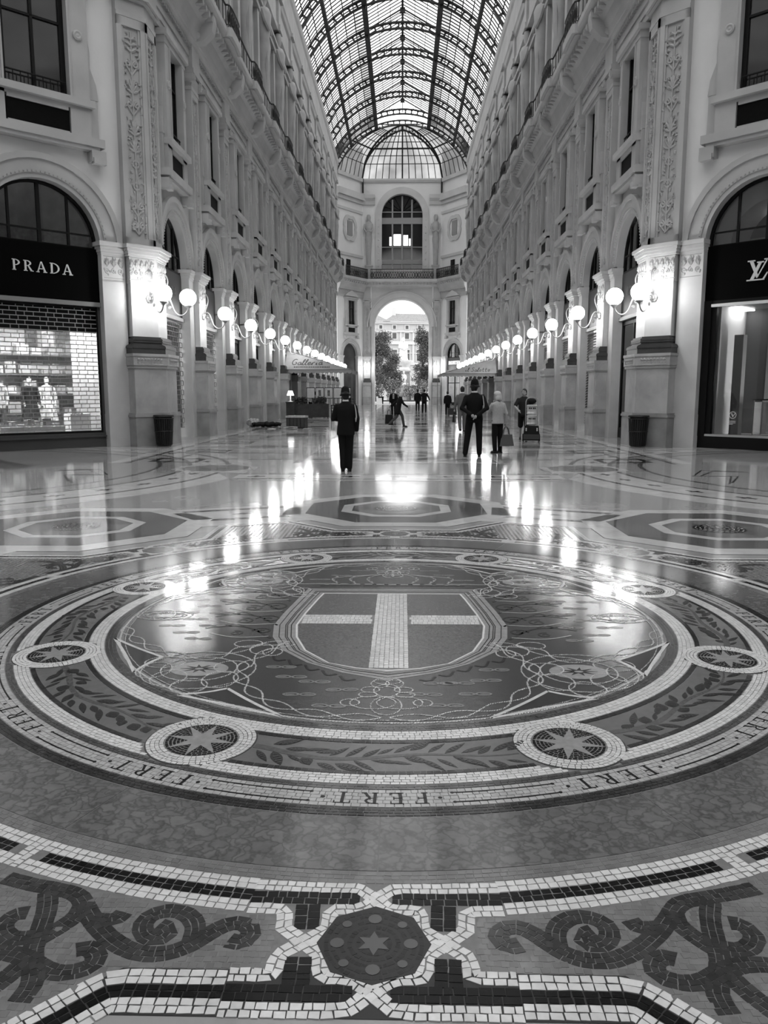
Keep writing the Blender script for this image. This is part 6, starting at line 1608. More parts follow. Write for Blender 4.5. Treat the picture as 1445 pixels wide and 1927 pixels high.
# woman in a pale cardigan
bagw = person('person with short pale hair in a light cardigan and black trousers, handbag in hand', 2.58, 15.55, 28, 1.60,
       suit(topm=mat('pale_knit', .42, .85, .1, amp=.1, scale=30, bump=.2, bscale=90), tp='top', top='knit', hem=.84, hairm=mat('pale_hair', .55, .6, .3), hairlen=1, collar=False),
       arms=(((-.20,0,1.40),(-.21,.14,1.18),(-.06,.24,1.10)),((.20,0,1.40),(.25,-.05,1.13),(.28,.02,.88))),
       legs=(((-.085,0,.92),(-.085,.03,.50),(-.09,-.02,.085)),((.085,0,.92),(.10,.02,.50),(.12,.03,.085))), headyaw=.5, width=.98)
MB().tube([(.10,.02,1.47),(0,.12,1.44),(-.10,.02,1.47),(0,-.09,1.50)], .035, 8, closed=True).obj('scarf', mat('patterned_scarf', .16, .8, .1, amp=.9, scale=25), bagw)
MB().box(-.06,.03,.10,.15,1.0,1.42).obj('scarf_end', mat('patterned_scarf', .16), bagw)
# delivery man
person('person in a dark T-shirt and black shorts pushing a loaded hand truck', 4.10, 21.15, 172, 1.69,
       suit(top='tee', topm=mat('dark_tee', .022, .85, .1), bottom='shorts', hem=.86, eyes=True, hair=True),
       arms=(((-.205,0,1.40),(-.30,.10,1.16),(-.17,.34,1.04)),((.205,0,1.40),(.30,.12,1.16),(.17,.34,1.04))),
       legs=(((-.09,0,.92),(-.10,.16,.53),(-.10,.12,.085)),((.09,0,.92),(.10,-.06,.50),(.10,-.32,.10))), headyaw=-.5, lean=.05)
# man in a checked suit
ck = mat('checked_wool', .07, .85, .1)
nt = ck.node_tree; bk = nt.nodes.new('ShaderNodeTexBrick'); tc = nt.nodes.new('ShaderNodeTexCoord'); mp = nt.nodes.new('ShaderNodeMapping'); mp.inputs['Rotation'].default_value = (R_(90),0,0); mp.inputs['Scale'].default_value = (9,9,9)
bk.offset = 0; bk.inputs['Color1'].default_value = (.035,)*3+(1,); bk.inputs['Color2'].default_value = (.05,)*3+(1,); bk.inputs['Mortar'].default_value = (.28,)*3+(1,); bk.inputs['Mortar Size'].default_value = .08; bk.inputs['Brick Width'].default_value = .8; bk.inputs['Row Height'].default_value = .8
nt.links.new(tc.outputs['Object'], mp.inputs[0]); nt.links.new(mp.outputs[0], bk.inputs[0]); nt.links.new(bk.outputs['Color'], nt.nodes['Principled BSDF'].inputs['Base Color'])
person('person in a checked grey suit walking away with a black briefcase', 2.47, 26.6, 4, 1.80,
       suit(topm=ck, botm=ck, collar=True, hem=.82),
       legs=(((-.09,0,.92),(-.10,-.02,.50),(-.10,-.22,.14)),((.09,0,.92),(.10,.10,.50),(.10,.12,.085))), arms=(((-.205,0,1.40),(-.26,-.03,1.13),(-.29,.02,.88)),((.205,0,1.40),(.25,.03,1.13),(.24,.14,.90))), detail=0)
# woman in a dark coat striding with a bag
wk = person('person with pale hair in a dark coat striding past with a black shopping bag', -.10, 30.9, -78, 1.62,
       suit(hem=.62, topm=mat('black_coat', .010, .85, .1), botm=mat('grey_trousers', .07, .85, .1), hairm=mat('pale_hair', .55), hairlen=1),
       lean=.22, legs=(((-.085,0,.92),(-.09,.22,.54),(-.09,.30,.085)),((.085,0,.92),(.09,-.10,.52),(.09,-.44,.20))),
       arms=(((-.20,0,1.40),(-.24,-.16,1.16),(-.22,-.34,.96)),((.20,0,1.40),(.24,.16,1.18),(.22,.40,1.08))), detail=0, width=1.25)
person('person in a black suit and white shirt with a tie, walking this way', -.50, 48.3, 176, 1.76, suit(shirtfront=True, collar=True, hem=.80, eyes=True),
       legs=(((-.09,0,.92),(-.10,.08,.51),(-.10,.10,.085)),((.09,0,.92),(.10,-.03,.50),(.10,-.12,.085))), detail=0)
person('person in a dark suit walking away towards the great archway', 1.75, 55.6, -6, 1.78, suit(hem=.82, collar=True), legs=(((-.09,0,.92),(-.12,.05,.50),(-.13,.06,.085)),((.09,0,.92),(.11,-.02,.50),(.12,-.12,.10))),
       arms=(((-.205,0,1.40),(-.29,-.03,1.15),(-.27,.06,.93)),((.205,0,1.40),(.32,-.06,1.16),(.40,.0,.95))), detail=0)
person('person in dark clothes half hidden beside the suited walker near the archway', 1.35, 61.0, -4, 1.78, suit(hem=.80), detail=0)
person('person in a dark suit walking away with a wheeled bag near the awning', 3.15, 49.0, -2, 1.62, suit(hem=.80, collar=True), legs=(((-.09,0,.92),(-.10,.05,.50),(-.10,.08,.085)),((.09,0,.92),(.10,-.02,.50),(.10,-.14,.10))), detail=0)
person('person in a white shirt bending over behind the plant boxes of the café', -5.95, 47.2, -70, 1.72, suit(topm=mat('white_cloth', .75), collar=False, hem=.90), lean=.55,
       arms=(((-.205,0,1.40),(-.25,.2,1.16),(-.2,.36,1.05)),((.205,0,1.40),(.25,.2,1.16),(.2,.36,1.05))), detail=0)

# ------------------------------------------------------------------ things carried and pushed
M_leather = mat('black_leather', .010, .5, .2); M_leatherg = mat('grey_leather', .10, .5, .25)
def bag(label, X, Y, z, rz, w, d, h, m, handle=.22, name='handbag', cat='bag', taper=.8):
    e = MB().taper(-w/2,w/2,-d/2,d/2,0,-w/2*taper,w/2*taper,-d/2*.5,d/2*.5,h).obj(name, m, M=Matrix.Translation((X,Y,z)) @ Matrix.Rotation(R_(rz),4,'Z'), label=label, cat=cat)
    for s in (1,-1): MB().tube(smooth_path([(-w*.24,s*d*.2,h-.02),(-w*.16,s*d*.12,h+handle*.7),(0,s*d*.05,h+handle),(w*.16,s*d*.12,h+handle*.7),(w*.24,s*d*.2,h-.02)], 2), .011, 6).obj('handle', m, e)
    MB().box(-w*.36,w*.36,-.006,.006,h-.02,h+.006).obj('zip', M_gs, e)
    return e
bag('grey leather handbag held by the cardigan wearer', 2.82, 15.66, .18, 20, .40, .17, .30, M_leatherg)
bag('black briefcase carried by the checked suit wearer', 2.15, 26.6, .40, 80, .40, .10, .30, M_leather, .12, 'briefcase', 'briefcase', .96)
bag('black shopping bag swinging behind the striding coat wearer', -.52, 30.95, .15, 10, .36, .16, .42, M_leather, .24, 'shopping_bag', 'bag', .92)
e = bag('dark wheeled travel bag beside the small dark suited walker', 3.42, 48.4, .06, 15, .60, .30, .45, mat('dark_nylon', .03, .6, .3), .1, 'travel_bag', 'bag', .9)
for s in (1,-1): MB().lathe([(0,-.02),(.06,-.02),(.06,.02),(0,.02)], 12, TR(s*.22,0,.0) @ Matrix.Rotation(math.pi/2,4,'Y')).obj('wheel', M_leather, e)
# hand truck with two steel kegs on a black case
ht = empty('hand_truck', Matrix.Translation((4.24,20.35,0)) @ Matrix.Rotation(R_(172),4,'Z'), label='two-wheeled hand truck pushed by the T-shirt wearer', cat='hand truck')
b = MB()
for s in (1,-1): b.tube([(s*.19,-.14,.16),(s*.19,-.22,.7),(s*.19,-.38,1.30)], .016, 7)
b.tube(smooth_path([(-.19,-.38,1.28),(-.16,-.41,1.38),(0,-.43,1.42),(.16,-.41,1.38),(.19,-.38,1.28)],2), .016, 7)
for z in (.35,.75,1.1): b.tube([(-.19,-.14-.18*(z-.16),z),(.19,-.14-.18*(z-.16),z)], .012, 6)
b.obj('frame', M_gs, ht)
for s in (1,-1):
    w_ = MB().lathe([(.05,-.03),(.12,-.035),(.13,0),(.12,.035),(.05,.03)], 18, TR(s*.25,-.16,.13) @ Matrix.Rotation(math.pi/2,4,'Y')).obj('wheel', M_leather, ht, smooth=True)
    MB().lathe([(0,-.025),(.05,-.025),(.05,.025),(0,.025)], 12, TR(s*.25,-.16,.13) @ Matrix.Rotation(math.pi/2,4,'Y')).obj('hub', M_gs, w_)
MB().box(-.24,.24,-.12,.26,.05,.07).obj('toe_plate', M_gs, ht)
MHT = Matrix.Translation((4.24,20.35,0)) @ Matrix.Rotation(R_(172),4,'Z')
cs = MB().taper(-.27,.27,-.12,.27,.075,-.22,.22,-.16,.18,.52, M=None).obj('padded_case', mat('black_nylon_case', .012, .8, .1), M=MHT @ Matrix.Translation((0,.10,0)), label='bulging black padded case at the foot of the hand truck', cat='case')
MB().box(-.25,.25,.268,.28,.10,.26).obj('case_pocket', mat('grey_nylon', .05, .7, .2), cs)
for s in (1,-1): MB().box(s*.17-.02,s*.17+.02,.18,.24,.36,.46).obj('case_strap', mat('pale_strap', .4), cs)
for i, (z, lb) in enumerate(((.53,'lower steel keg on the hand truck'),(.86,'upper steel keg with dark lettering on the hand truck'))):
    k = MB().lathe([(0,.01),(.15,.01),(.165,.03),(.165,.06),(.155,.075),(.16,.15),(.165,.165),(.16,.18),(.155,.25),(.165,.265),(.165,.31),(.14,.325),(0,.325)], 22).obj('keg', mat('keg_steel', .55, .35, .5, metal=.5, amp=.15, scale=9), M=MHT @ Matrix.Translation((0,-.02-.06*i,z)), smooth=True, label=lb, cat='keg')
    for a in (60,80,105,125): MB().box(.158,.168,-.018,.018,.19,.24, M=Matrix.Rotation(R_(a),4,'Z')).obj('keg_mark', M_line, k)
MB().ball((0,-.16,1.30), .13, 14, 8, sc=(1.1,.8,.7)).obj('bundle', mat('black_nylon_case', .015), M=MHT, smooth=True, label='soft black bundle on top of the kegs', cat='bundle')

# ------------------------------------------------------------------ litter bins
def bin_(X, Y, lb):
    e = empty('litter_bin', Matrix.Translation((X,Y,0)), label=lb, cat='bin', group='litter bins at the corner piers')
    M_bin = mat('bin_iron', .012, .5, .35)
    MB().lathe([(0,.02),(.22,.02),(.23,.05),(.22,.06),(0,.06)], 20).obj('bin_base', M_bin, e)
    MB().lathe([(.20,.06),(.25,.86),(.24,.86),(.19,.06)], 20).obj('liner', mat('bin_liner', .02, .6, .2), e)
    me = MB().taper(.222,.236,-.017,.017,.05,.272,.286,-.021,.021,.82).mesh('slat')
    for i in range(26): link('slat', me, M_bin, e, Matrix.Rotation(2*math.pi*i/26,4,'Z'))
    for z, r in ((.82,.285),(.88,.29),(.45,.262)): MB().tube([(r*math.cos(2*math.pi*i/24), r*math.sin(2*math.pi*i/24), z) for i in range(24)], .016, 6, closed=True).obj('hoop', M_bin, e)
    MB().lathe([(.17,.90),(.29,.88),(.30,.90),(.29,.92),(.17,.92)], 24).obj('rim', M_bin, e, smooth=True)
    return e
bin_(-6.98, 18.05, 'black slatted litter bin at the corner pier by the brick-pattern grille'); bin_(6.98, 18.05, 'black slatted litter bin at the corner pier by the clear shop front')

# ------------------------------------------------------------------ café terraces
def awning(sx, Y, lb, txt, small=None):
    """hipped café awning: the slope facing us, its lettering and scalloped valance"""
    M_aw = mat('awning_canvas', .30, .85, .1, amp=.1, scale=3); M_let = mat('awning_letter', .07, .8, .1)
    xw, xo, z0, z1, D = 7.2*sx, 3.05*sx, 2.95, 4.15, 7.0
    e = empty('awning', Matrix.Translation((0,Y,0)), label=lb, cat='awning', group='café awnings')
    rid = (xw, .9, z1)
    v = [(xw,0,z0),(xo,0,z0),(xo,D,z0),(xw,D,z0),(xw,1.2,z1+.0),(xw,D-1.2,z1)]
    MB().add([v[0],v[1],v[4]], [(0,1,2)]).obj('front_slope', M_aw, e); MB().add([v[1],v[2],v[5],v[4]], [(0,1,2,3)]).obj('outer_slope', M_aw, e); MB().add([v[2],v[3],v[5]], [(0,1,2)]).obj('back_slope', M_aw, e)
    def valance(p, q, nm):
        b = MB(); L = math.dist(p, q); n = max(4, int(L/.26)); u = ((q[0]-p[0])/L, (q[1]-p[1])/L)
        for i in range(n):
            a = i*L/n; pts = [(a,0),(a+L/n,0)] + [(a+L/n-(L/n)*k/6, -.17-.07*math.sin(math.pi*k/6)) for k in range(7)]
            vs = [(p[0]+u[0]*t, p[1]+u[1]*t, z0+h) for t, h in pts]; b.add(vs, [tuple(range(len(vs)))])
        b.obj(nm, M_aw, e)
    valance((xw,0),(xo,0),'valance'); valance((xo,0),(xo,D),'valance')
    b = MB()
    for p, q in (((xo,0,z0),(xw,0,z0)),((xo,0,z0),(xo,D,z0)),((xo,0,z0),(xw,1.2,z1)),((xo,D,z0),(xw,D-1.2,z1))): b.tube([p,q], .022, 5)
    b.obj('awning_frame', mat('awning_frame', .12, .5, .3), e)
    for x, y in ((xo,.05),(xo,D-.05)): MB().tube([(x,y,0),(x,y,z0)], .025, 6).obj('awning_post', mat('awning_frame', .12), e)
    return e, M_let
e, ml = awning(-1, 44.4, 'pale café awning with dark lettering over the plant boxes', 'Galleria')
# script lettering drawn as strokes on the front slope
def script(word, e, M, m, h):
    G = {'G':[[(.55,.85),(.3,1),(.08,.7),(.1,.25),(.35,.02),(.58,.2),(.58,.45),(.4,.45)]],'a':[[(.42,.42),(.2,.5),(.06,.22),(.2,0),(.4,.2),(.42,.48),(.42,.08),(.55,.05)]],'l':[[(.05,.1),(.3,.7),(.28,1),(.14,.8),(.14,.2),(.22,0),(.34,.08)]],'e':[[(.06,.22),(.4,.3),(.32,.5),(.12,.42),(.08,.15),(.24,0),(.46,.14)]],'r':[[(.04,.1),(.14,.48),(.14,0)],[(.14,.3),(.28,.5),(.4,.44)]],'i':[[(.06,.1),(.16,.48),(.14,.06),(.28,.06)],[(.17,.66),(.19,.72)]],
         'S':[[(.5,.85),(.3,1),(.12,.8),(.36,.5),(.44,.2),(.22,0),(.02,.16)]],'o':[[(.22,.5),(.06,.25),(.2,0),(.38,.22),(.24,.5),(.4,.44)]],'t':[[(.18,.9),(.14,.2),(.22,0),(.36,.1)],[(.02,.58),(.36,.6)]],'d':[[(.4,.42),(.2,.5),(.06,.2),(.2,0),(.4,.2)],[(.44,1),(.4,.1),(.52,.02)]]}
    W_ = {'G':.66,'S':.56,' ':.3}; tot = sum(W_.get(c,.46 if c not in 'li' else .32) for c in word); x = -tot/2
    for c in word:
        if c in G:
            b = MB(M)
            for st in G[c]:
                for q in strip(smooth_path([((x+px+py*.22)*h, (py-.5)*h) for px, py in st], 2), .045*h): b.prism(q, 0, .006)
            b.obj('letter', m, e)
        x += W_.get(c, .46 if c not in 'li' else .32)
def slope_M(cx, zc, sx):
    sl = math.atan2(1.2, 1.2); # front slope rises away from us towards the wall
    p0 = Vector((7.2*sx,0,2.95)); p1 = Vector((3.05*sx,0,2.95)); p2 = Vector((7.2*sx,1.2,4.15)); n = (p1-p0).cross(p2-p0).normalized()
    if n.y > 0: n = -n
    ex = Vector((1,0,0)); ex = (ex - n*ex.dot(n)).normalized(); ey = n.cross(ex)
    if ey.z < 0: ey = -ey
    t = (zc-2.95)/1.2; c = Vector((cx, 1.2*t*0 + 0, 0)); y = -(n.x*(cx-p0.x)+n.z*(zc-p0.z))/n.y
    return Matrix(((ex.x,ey.x,n.x,cx),(ex.y,ey.y,n.y,y),(ex.z,ey.z,n.z,zc),(0,0,0,1))) @ Matrix.Translation((0,0,.012))
script('Galleria', e, slope_M(-5.9,3.42,-1), ml, .56)
b = MB(slope_M(-5.55,3.10,-1))
q = random.Random(2); x = -1.1
while x < 1.1: w_ = q.uniform(.05,.10); b.box(x,x+w_,-.04,.05,0,.006); x += w_+.04
b.obj('small_lettering', ml, e)
e, ml = awning(1, 55.6, 'pale café awning with dark lettering beyond the louvred shutters', 'il Salotto')
script('il Salotto', e, slope_M(5.75,3.25,1), ml, .46)
# plant boxes with foliage
M_box = mat('plant_box_dark', .030, .5, .3, amp=.3, scale=4); M_leaves = mat('box_foliage', .055, .6, .3, island=.7)
def foliage(name, n, size, fn, m, parent, seed=1):
    q = random.Random(seed); b = MB()
    for i in range(n):
        p = Vector(fn(q)); a = q.uniform(0,6.28); t = q.uniform(-1.2,1.2); l = size*q.uniform(.6,1.3); w = l*.32
        d = Vector((math.cos(a)*math.cos(t), math.sin(a)*math.cos(t), math.sin(t))); s = d.orthogonal().normalized(); s = (Matrix.Rotation(q.uniform(0,6.28),3,d) @ s)*w
        b.add([p, p+d*l*.5+s, p+d*l, p+d*l*.5-s], [(0,1,2,3)])
    return b.obj(name, m, parent, kind='stuff')
def planter(X, Y, w, d, h, fh, lb, rz=0, n=420, group='plant boxes round the café terrace'):
    e = empty('plant_box', Matrix.Translation((X,Y,0)) @ Matrix.Rotation(R_(rz),4,'Z'), label=lb, cat='plant box', group=group)
    MB().box(-w/2,w/2,-d/2,d/2,.04,h).box(-w/2-.02,w/2+.02,-d/2-.02,d/2+.02,h-.05,h).obj('box', M_box, e)
    for sx in (1,-1):
        for sy in (1,-1): MB().box(sx*(w/2-.06)-.03,sx*(w/2-.06)+.03,sy*(d/2-.06)-.03,sy*(d/2-.06)+.03,0,.05).obj('foot', M_box, e)
    foliage('foliage', n, .14, lambda q: (q.uniform(-w*.36,w*.36), q.uniform(-d*.4,d*.4), h-.03+fh*q.random()**.7), M_leaves, e, int(X*10))
    return e
planter(-6.20, 44.0, 1.12, .42, .86, .38, 'dark plant box of leafy shrubs next to the table lamp stand'); planter(-5.02, 44.0, 1.12, .42, .86, .38, 'dark plant box of leafy shrubs between two others on the café terrace edge')
planter(-3.55, 45.3, .5, .5, .75, .75, 'tall plant box with a bushy shrub at the awning post', n=520)
planter(-3.45, 48.0, .42, 1.5, .86, .38, 'long dark plant box of shrubs along the open side of the café terrace')
# framed menu panels standing behind the plant boxes
for i in range(5):
    x = -5.62 + .56*i
    e = empty('menu_panel', Matrix.Translation((x,44.55,0)), label=('framed menu panel with a dark picture' if i in (1,2) else 'framed menu panel with a plain pale sheet') + (' nearest the table lamp' if i == 0 else ' nearest the service cart' if i == 4 else ' second from the table lamp' if i == 1 else ' in the middle of the row' if i == 2 else ' second from the service cart'), cat='menu panel', group='menu panels behind the plant boxes')
    b = MB().box(-.26,-.23,-.02,.02,.7,1.86).box(.23,.26,-.02,.02,.7,1.86).box(-.26,.26,-.02,.02,1.82,1.86).box(-.26,.26,-.02,.02,1.18,1.22); b.obj('frame', M_frameb, e)
    MB().box(-.24,.24,-.012,-.004,1.2,1.84).obj('sheet', mat('menu_sheet', .55, .5, .3, amp=.1, scale=6), e)
    if i in (1,2): MB().box(-.08,.08,-.018,-.012,1.34,1.70).obj('picture', mat('menu_picture', .12, .6, .2, amp=.8, scale=18), e)
    for k in range(4): MB().box(-.16,.16,-.016,-.012,1.27+.02*k if i in (1,2) else 1.35+.1*k,1.277+.02*k if i in (1,2) else 1.36+.1*k).obj('text_line', mat('text_grey', .25), e)
    for s in (1,-1): MB().box(s*.245-.015,s*.245+.015,-.015,.015,0,.7).obj('post', M_frameb, e)
# stand with a small shaded table lamp
MB().box(-.24,.24,-.24,.24,0,.95).box(-.27,.27,-.27,.27,.95,1.0).obj('side_stand', M_box, M=Matrix.Translation((-6.62,42.6,0)), label='dark square stand under the shaded table lamp', cat='stand')
e = empty('table_lamp', Matrix.Translation((-6.62,42.6,1.0)), label='small white table lamp with a shade on the dark stand', cat='lamp')
MB().lathe([(0,0),(.16,0),(.17,.02),(.05,.05),(.035,.1),(.03,.42),(0,.43)], 14).obj('lamp_base', mat('plinth_white', .75), e, smooth=True)
MB().lathe([(.22,.38),(.12,.66),(.115,.66),(.215,.38)], 16).obj('lamp_shade', mat('lamp_shade_lit', .8, .6, .2, emit=1.5), e, smooth=True)
# low waiter stand with boxes
e = MB().box(-.26,.26,-.2,.2,0,.10).box(-.26,-.22,-.2,.2,.1,.8).box(.22,.26,-.2,.2,.1,.8).box(-.26,.26,-.2,.2,.42,.46).box(-.26,.26,-.2,.2,.76,.8).obj('service_cart', M_frameb, M=Matrix.Translation((-4.05,44.0,0)), label='low black service cart with white trays beside the plant boxes', cat='cart')
MB().box(-.2,.2,-.15,.15,.46,.52).obj('tray', mat('plinth_white', .75), e); MB().box(-.2,.2,-.15,.15,.10,.18).obj('tray', mat('plinth_white', .75), e)
# bundle of bedding by a pilaster and a street vendor's box
def cushion(X, Y, L, w, h, rz, m, nm, lb, cat, seed):
    q = random.Random(seed); b = MB(); n = 14
    b.tube([(-L/2+L*i/n, .05*math.sin(i*1.3), h*.45+.02*math.sin(i*2.1)) for i in range(n+1)], [h*.5*(.35+.65*math.sin(math.pi*(.08+.84*i/n))**.6*(1+.18*math.sin(i*2.7+seed))) for i in range(n+1)], 10, M=Matrix.Diagonal((1,w/h,1,1)))
    return b.obj(nm, m, M=Matrix.Translation((X,Y,.01)) @ Matrix.Rotation(R_(rz),4,'Z'), smooth=True, label=lb, cat=cat)
cushion(-6.15, 31.2, 1.3, .5, .24, 8, mat('dark_blanket', .016, .9, .1), 'blanket_roll', 'crumpled dark blanket lying on the floor by a pilaster foot', 'blanket', 1)
cushion(-6.85, 31.6, .55, .4, .40, 60, mat('pale_sack', .35, .8, .1, amp=.5, scale=12), 'sack', 'crumpled pale sack against the pilaster foot beside the dark blanket', 'sack', 4)
e = MB().box(-.42,.42,-.28,.28,0,.46).obj('vendor_box', mat('dark_crate', .02, .6, .3, amp=.5, scale=10), M=Matrix.Translation((-4.62,30.2,0)) @ Matrix.Rotation(R_(-8),4,'Z'), label='dark box with a pale lid standing on the open floor', cat='box')
MB().box(-.44,.44,-.30,.30,.46,.54).obj('lid', mat('pale_lid', .45, .7, .2, amp=.3, scale=9), e)
for i in range(5): MB().box(-.40+.165*i,-.27+.165*i,-.30,-.28,.05,.42).obj('box_panel', mat('crate_panel', .05, .6, .3), e)
for i, (x, y, r, lb) in enumerate(((-4.75,28.9,10,'heap of pale leaflets on the floor in front of the dark box'),(-5.55,29.0,-20,'single pale leaflet lying apart from the heap'),(-4.05,29.05,30,'small pale leaflet between the heap and the dark box'))):
    b = MB(); q = random.Random(i)
    for k in range(9 if i == 0 else 2): b.box(-.16,.16,-.1,.1,.002+.012*k,.012+.012*k, M=TR(q.uniform(-.25,.25) if i == 0 else 0,q.uniform(-.08,.08),0,q.uniform(-1,1)))
    b.obj('leaflets', mat('leaflet_paper', .6, .7, .2, island=.3), M=Matrix.Translation((x,y,.004)) @ Matrix.Rotation(R_(r),4,'Z'), label=lb, cat='leaflet', kind='stuff' if False else None)
# ------------------------------------------------------------------ the square outside
M_asph = mat('square_paving', .32, .6, .3, amp=.15, scale=.4)
MB().box(-120, 120, 95.5, 330, -.35, -.02).obj('ground', M_asph, kind='structure', cat='ground', label='pale paved square outside the archway')
for i, (y, z) in enumerate(((99.5,.10),(103.5,.16),(108,.20))):
    MB().box(-14,14,y,y+1.6,-.02,z).obj('kerb', mat('pale_kerb', .5, .6, .3, amp=.1, scale=1), kind='structure', cat='kerb', label=('low pale kerb just outside the archway','second pale kerb across the road outside the archway','pale kerb at the edge of the flower bed')[i])
MB().box(-12,12,110,118,-.02,.35).obj('flower_bed', mat('bed_earth', .05, .9, .1), label='long planted bed in front of the monument', cat='flower bed')
M_hl = mat('hedge_leaves', .12, .7, .2, island=.6); M_tl2 = mat('tree_leaves', .10, .7, .2, island=.6); M_fl = mat('pale_flowers', .6, .7, .2, island=.2)
SHL = ['flowering shrub in the bed behind the sandwich board','flowering shrub second from the sandwich board end of the bed','flowering shrub third from the sandwich board end of the bed','tallest flowering shrub in the bed, before the statue','flowering shrub between the two tallest ones in the bed','second tallest flowering shrub in the bed','low flowering shrub in the bed below the conical tree','last flowering shrub of the bed beyond the conical tree']
for i in range(8):
    x = -8.6+2.45*i; h = (1.6,2.2,1.5,2.6,1.8,2.4,1.7,2.0)[i]
    e = empty('flowering_shrub', Matrix.Translation((x,112.5,.35)), label=SHL[i], cat='shrub', group='shrubs in the flower bed')
    foliage('foliage', 800, .2, lambda q: ((lambda a, r, z: (1.0*r*math.cos(a), .9*r*math.sin(a), z))(q.uniform(0,6.28), q.random()**.5, .42+q.random()*h)), M_hl, e, 20+i)
    foliage('blossom', 90, .16, lambda q: ((lambda a, r, z: (1.0*r*math.cos(a), .95*r*math.sin(a), z))(q.uniform(0,6.28), q.random()**.3, .5+q.random()*(h+.3))), M_fl, e, 40+i)
    MB().tube([(0,0,0),(0,0,h*.6)], .05, 5).obj('stem', mat('bark', .05, .9, .1), e)
def tree(X, Y, H_, W_, z0, lb, seed, n=5200, cone=.6):
    q = random.Random(seed); e = empty('tree', Matrix.Translation((X,Y,0)), label=lb, cat='tree', group='trees round the monument')
    b = MB().tube([(0,0,0),(.1,0,H_*.3),(-.1,.1,H_*.6),(0,0,H_*.9)], [.28,.22,.14,.05], 8)
    b.obj('trunk', mat('bark', .05), e)
    br = MB(); tips = []
    for i in range(26):
        z = z0 + (H_-z0)*q.random()*.9; a = q.uniform(0,6.28); l = W_*(1-cone*(z-z0)/(H_-z0))*q.uniform(.6,1.0); t = (l*math.cos(a), l*math.sin(a), z+q.uniform(.2,1.0)); br.tube([(0,0,z-.3),(t[0]*.5,t[1]*.5,z+.2),t], [.07,.05,.02], 5); tips.append(t)
    br.obj('branches', mat('bark', .05), e, kind='stuff')
    cl = [(t[0]*f, t[1]*f, t[2]+q.uniform(-.4,.4), q.uniform(.55,1.1)) for t in tips for f in (.45,.75,1.0)]
    def fn(r):
        c = r.choice(cl); d = Vector((r.gauss(0,1), r.gauss(0,1), r.gauss(0,1))).normalized()*c[3]*r.random()**.4; return (c[0]+d.x, c[1]+d.y, c[2]+d.z)
    foliage('foliage', int(n*2.2), .21, fn, M_tl2, e, seed); return e
tree(-3.9, 120, 11.0, 3.2, 2.0, 'tall dark leafy tree rising beside the pale statue at the darker lunette side', 3, 6500)
tree(-1.7, 127.5, 7.0, 2.0, 1.6, 'lower dark bushy tree in front of the monument base', 4, 4200)
tree(3.3, 121, 11.2, 2.5, 1.8, 'pale grey-green conical tree beside the statue', 5, 6500, .8)
tree(-8.0, 128, 9.5, 3.4, 2.0, 'dark leafy tree partly hidden by the archway pier near the tall tree', 6, 3500)
tree(8.6, 127, 10.0, 3.4, 2.0, 'leafy tree partly hidden by the archway pier near the conical tree', 7, 3500)
# monument: pedestal, standing robed figure, attendant figures
M_marble = mat('statue_marble', .6, .6, .3, amp=.12, scale=2)
mon = empty('monument', Matrix.Translation((.25,140,0)), label='tall pale robed statue on a stone pedestal in the square', cat='statue')
M_mped = mat('monument_pedestal', .26, .5, .3, amp=.15, scale=1)
MB().box(-1.5,1.5,-1.5,1.5,0,.7).box(-1.35,1.35,-1.35,1.35,.7,1.4).obj('steps', M_mped, mon)
MB().box(-1.1,1.1,-1.1,1.1,1.4,5.2).box(-1.25,1.25,-1.25,1.25,1.4,1.8).box(-1.3,1.3,-1.3,1.3,5.0,5.3).obj('pedestal', M_mped, mon)
MB().lathe([(0,5.3),(1.15,5.3),(1.2,5.6),(1.0,5.9),(1.55,6.7),(1.7,7.0),(1.7,7.15),(0,7.15)], 16).obj('pedestal_cap', M_marble, mon, smooth=True)
b = MB(); loft(b, [(0,0,7.15,.95,.8),(0,0,7.5,.80,.66),(.03,0,8.6,.72,.56),(.02,.02,9.4,.68,.52),(0,.03,9.9,.72,.48),(0,.03,10.25,.62,.42),(0,.03,10.45,.25,.25)], 16)
b.ball((0,-.12,10.80), .36, 12, 9, sc=(.85,.95,1.15)); limb(b, [(-.6,0,10.1),(-.72,-.3,9.4),(-.1,-.62,9.2)], [.24,.2,.15]); limb(b, [(.6,0,10.1),(.70,-.3,9.4),(.15,-.62,9.0)], [.24,.2,.15]); b.ball((0,-.3,10.55), .2, 10, 7)
for k in range(7): b.tube([(-.5+.17*k,-.42,9.2),(-.6+.2*k,-.62,8.2),(-.65+.22*k,-.72,7.2)], .06, 5)
link('robed_figure', bake_blob('robed_figure', b, .06, 2), M_marble, mon)
for i, (x, y) in enumerate(((2.1,-2.3),(.1,-2.9),(-2.4,-2.0))):
    f = empty('attendant_statue', Matrix.Translation((.25+x,140+y,0)), label=('pale standing attendant statue at the monument corner near the conical tree','pale attendant statue before the monument pedestal','pale attendant statue at the monument corner near the dark tree')[i], cat='statue')
    MB().box(-.5,.5,-.5,.5,0,2.6).box(-.58,.58,-.58,.58,2.5,2.7).obj('statue_base', M_mped, f)
    b = MB(); loft(b, [(0,0,2.7,.40,.36),(0,0,3.5,.36,.30),(0,0,4.1,.34,.28),(0,0,4.5,.36,.25),(0,0,4.72,.15,.15)], 12); b.ball((0,-.05,4.98), .20, 10, 8, sc=(.85,.95,1.2)); b.tube([(0,0,4.6),(0,0,4.9)], .09, 6)
    limb(b, [(-.32,0,4.45),(-.42,-.15,4.0),(-.1,-.34,3.9)], [.12,.10,.07]); limb(b, [(.32,0,4.45),(.46,-.1,4.1),(.38,-.25,3.7)], [.12,.10,.07])
    link('robed_figure', bake_blob('robed_figure', b, .05, 2), M_marble, f)
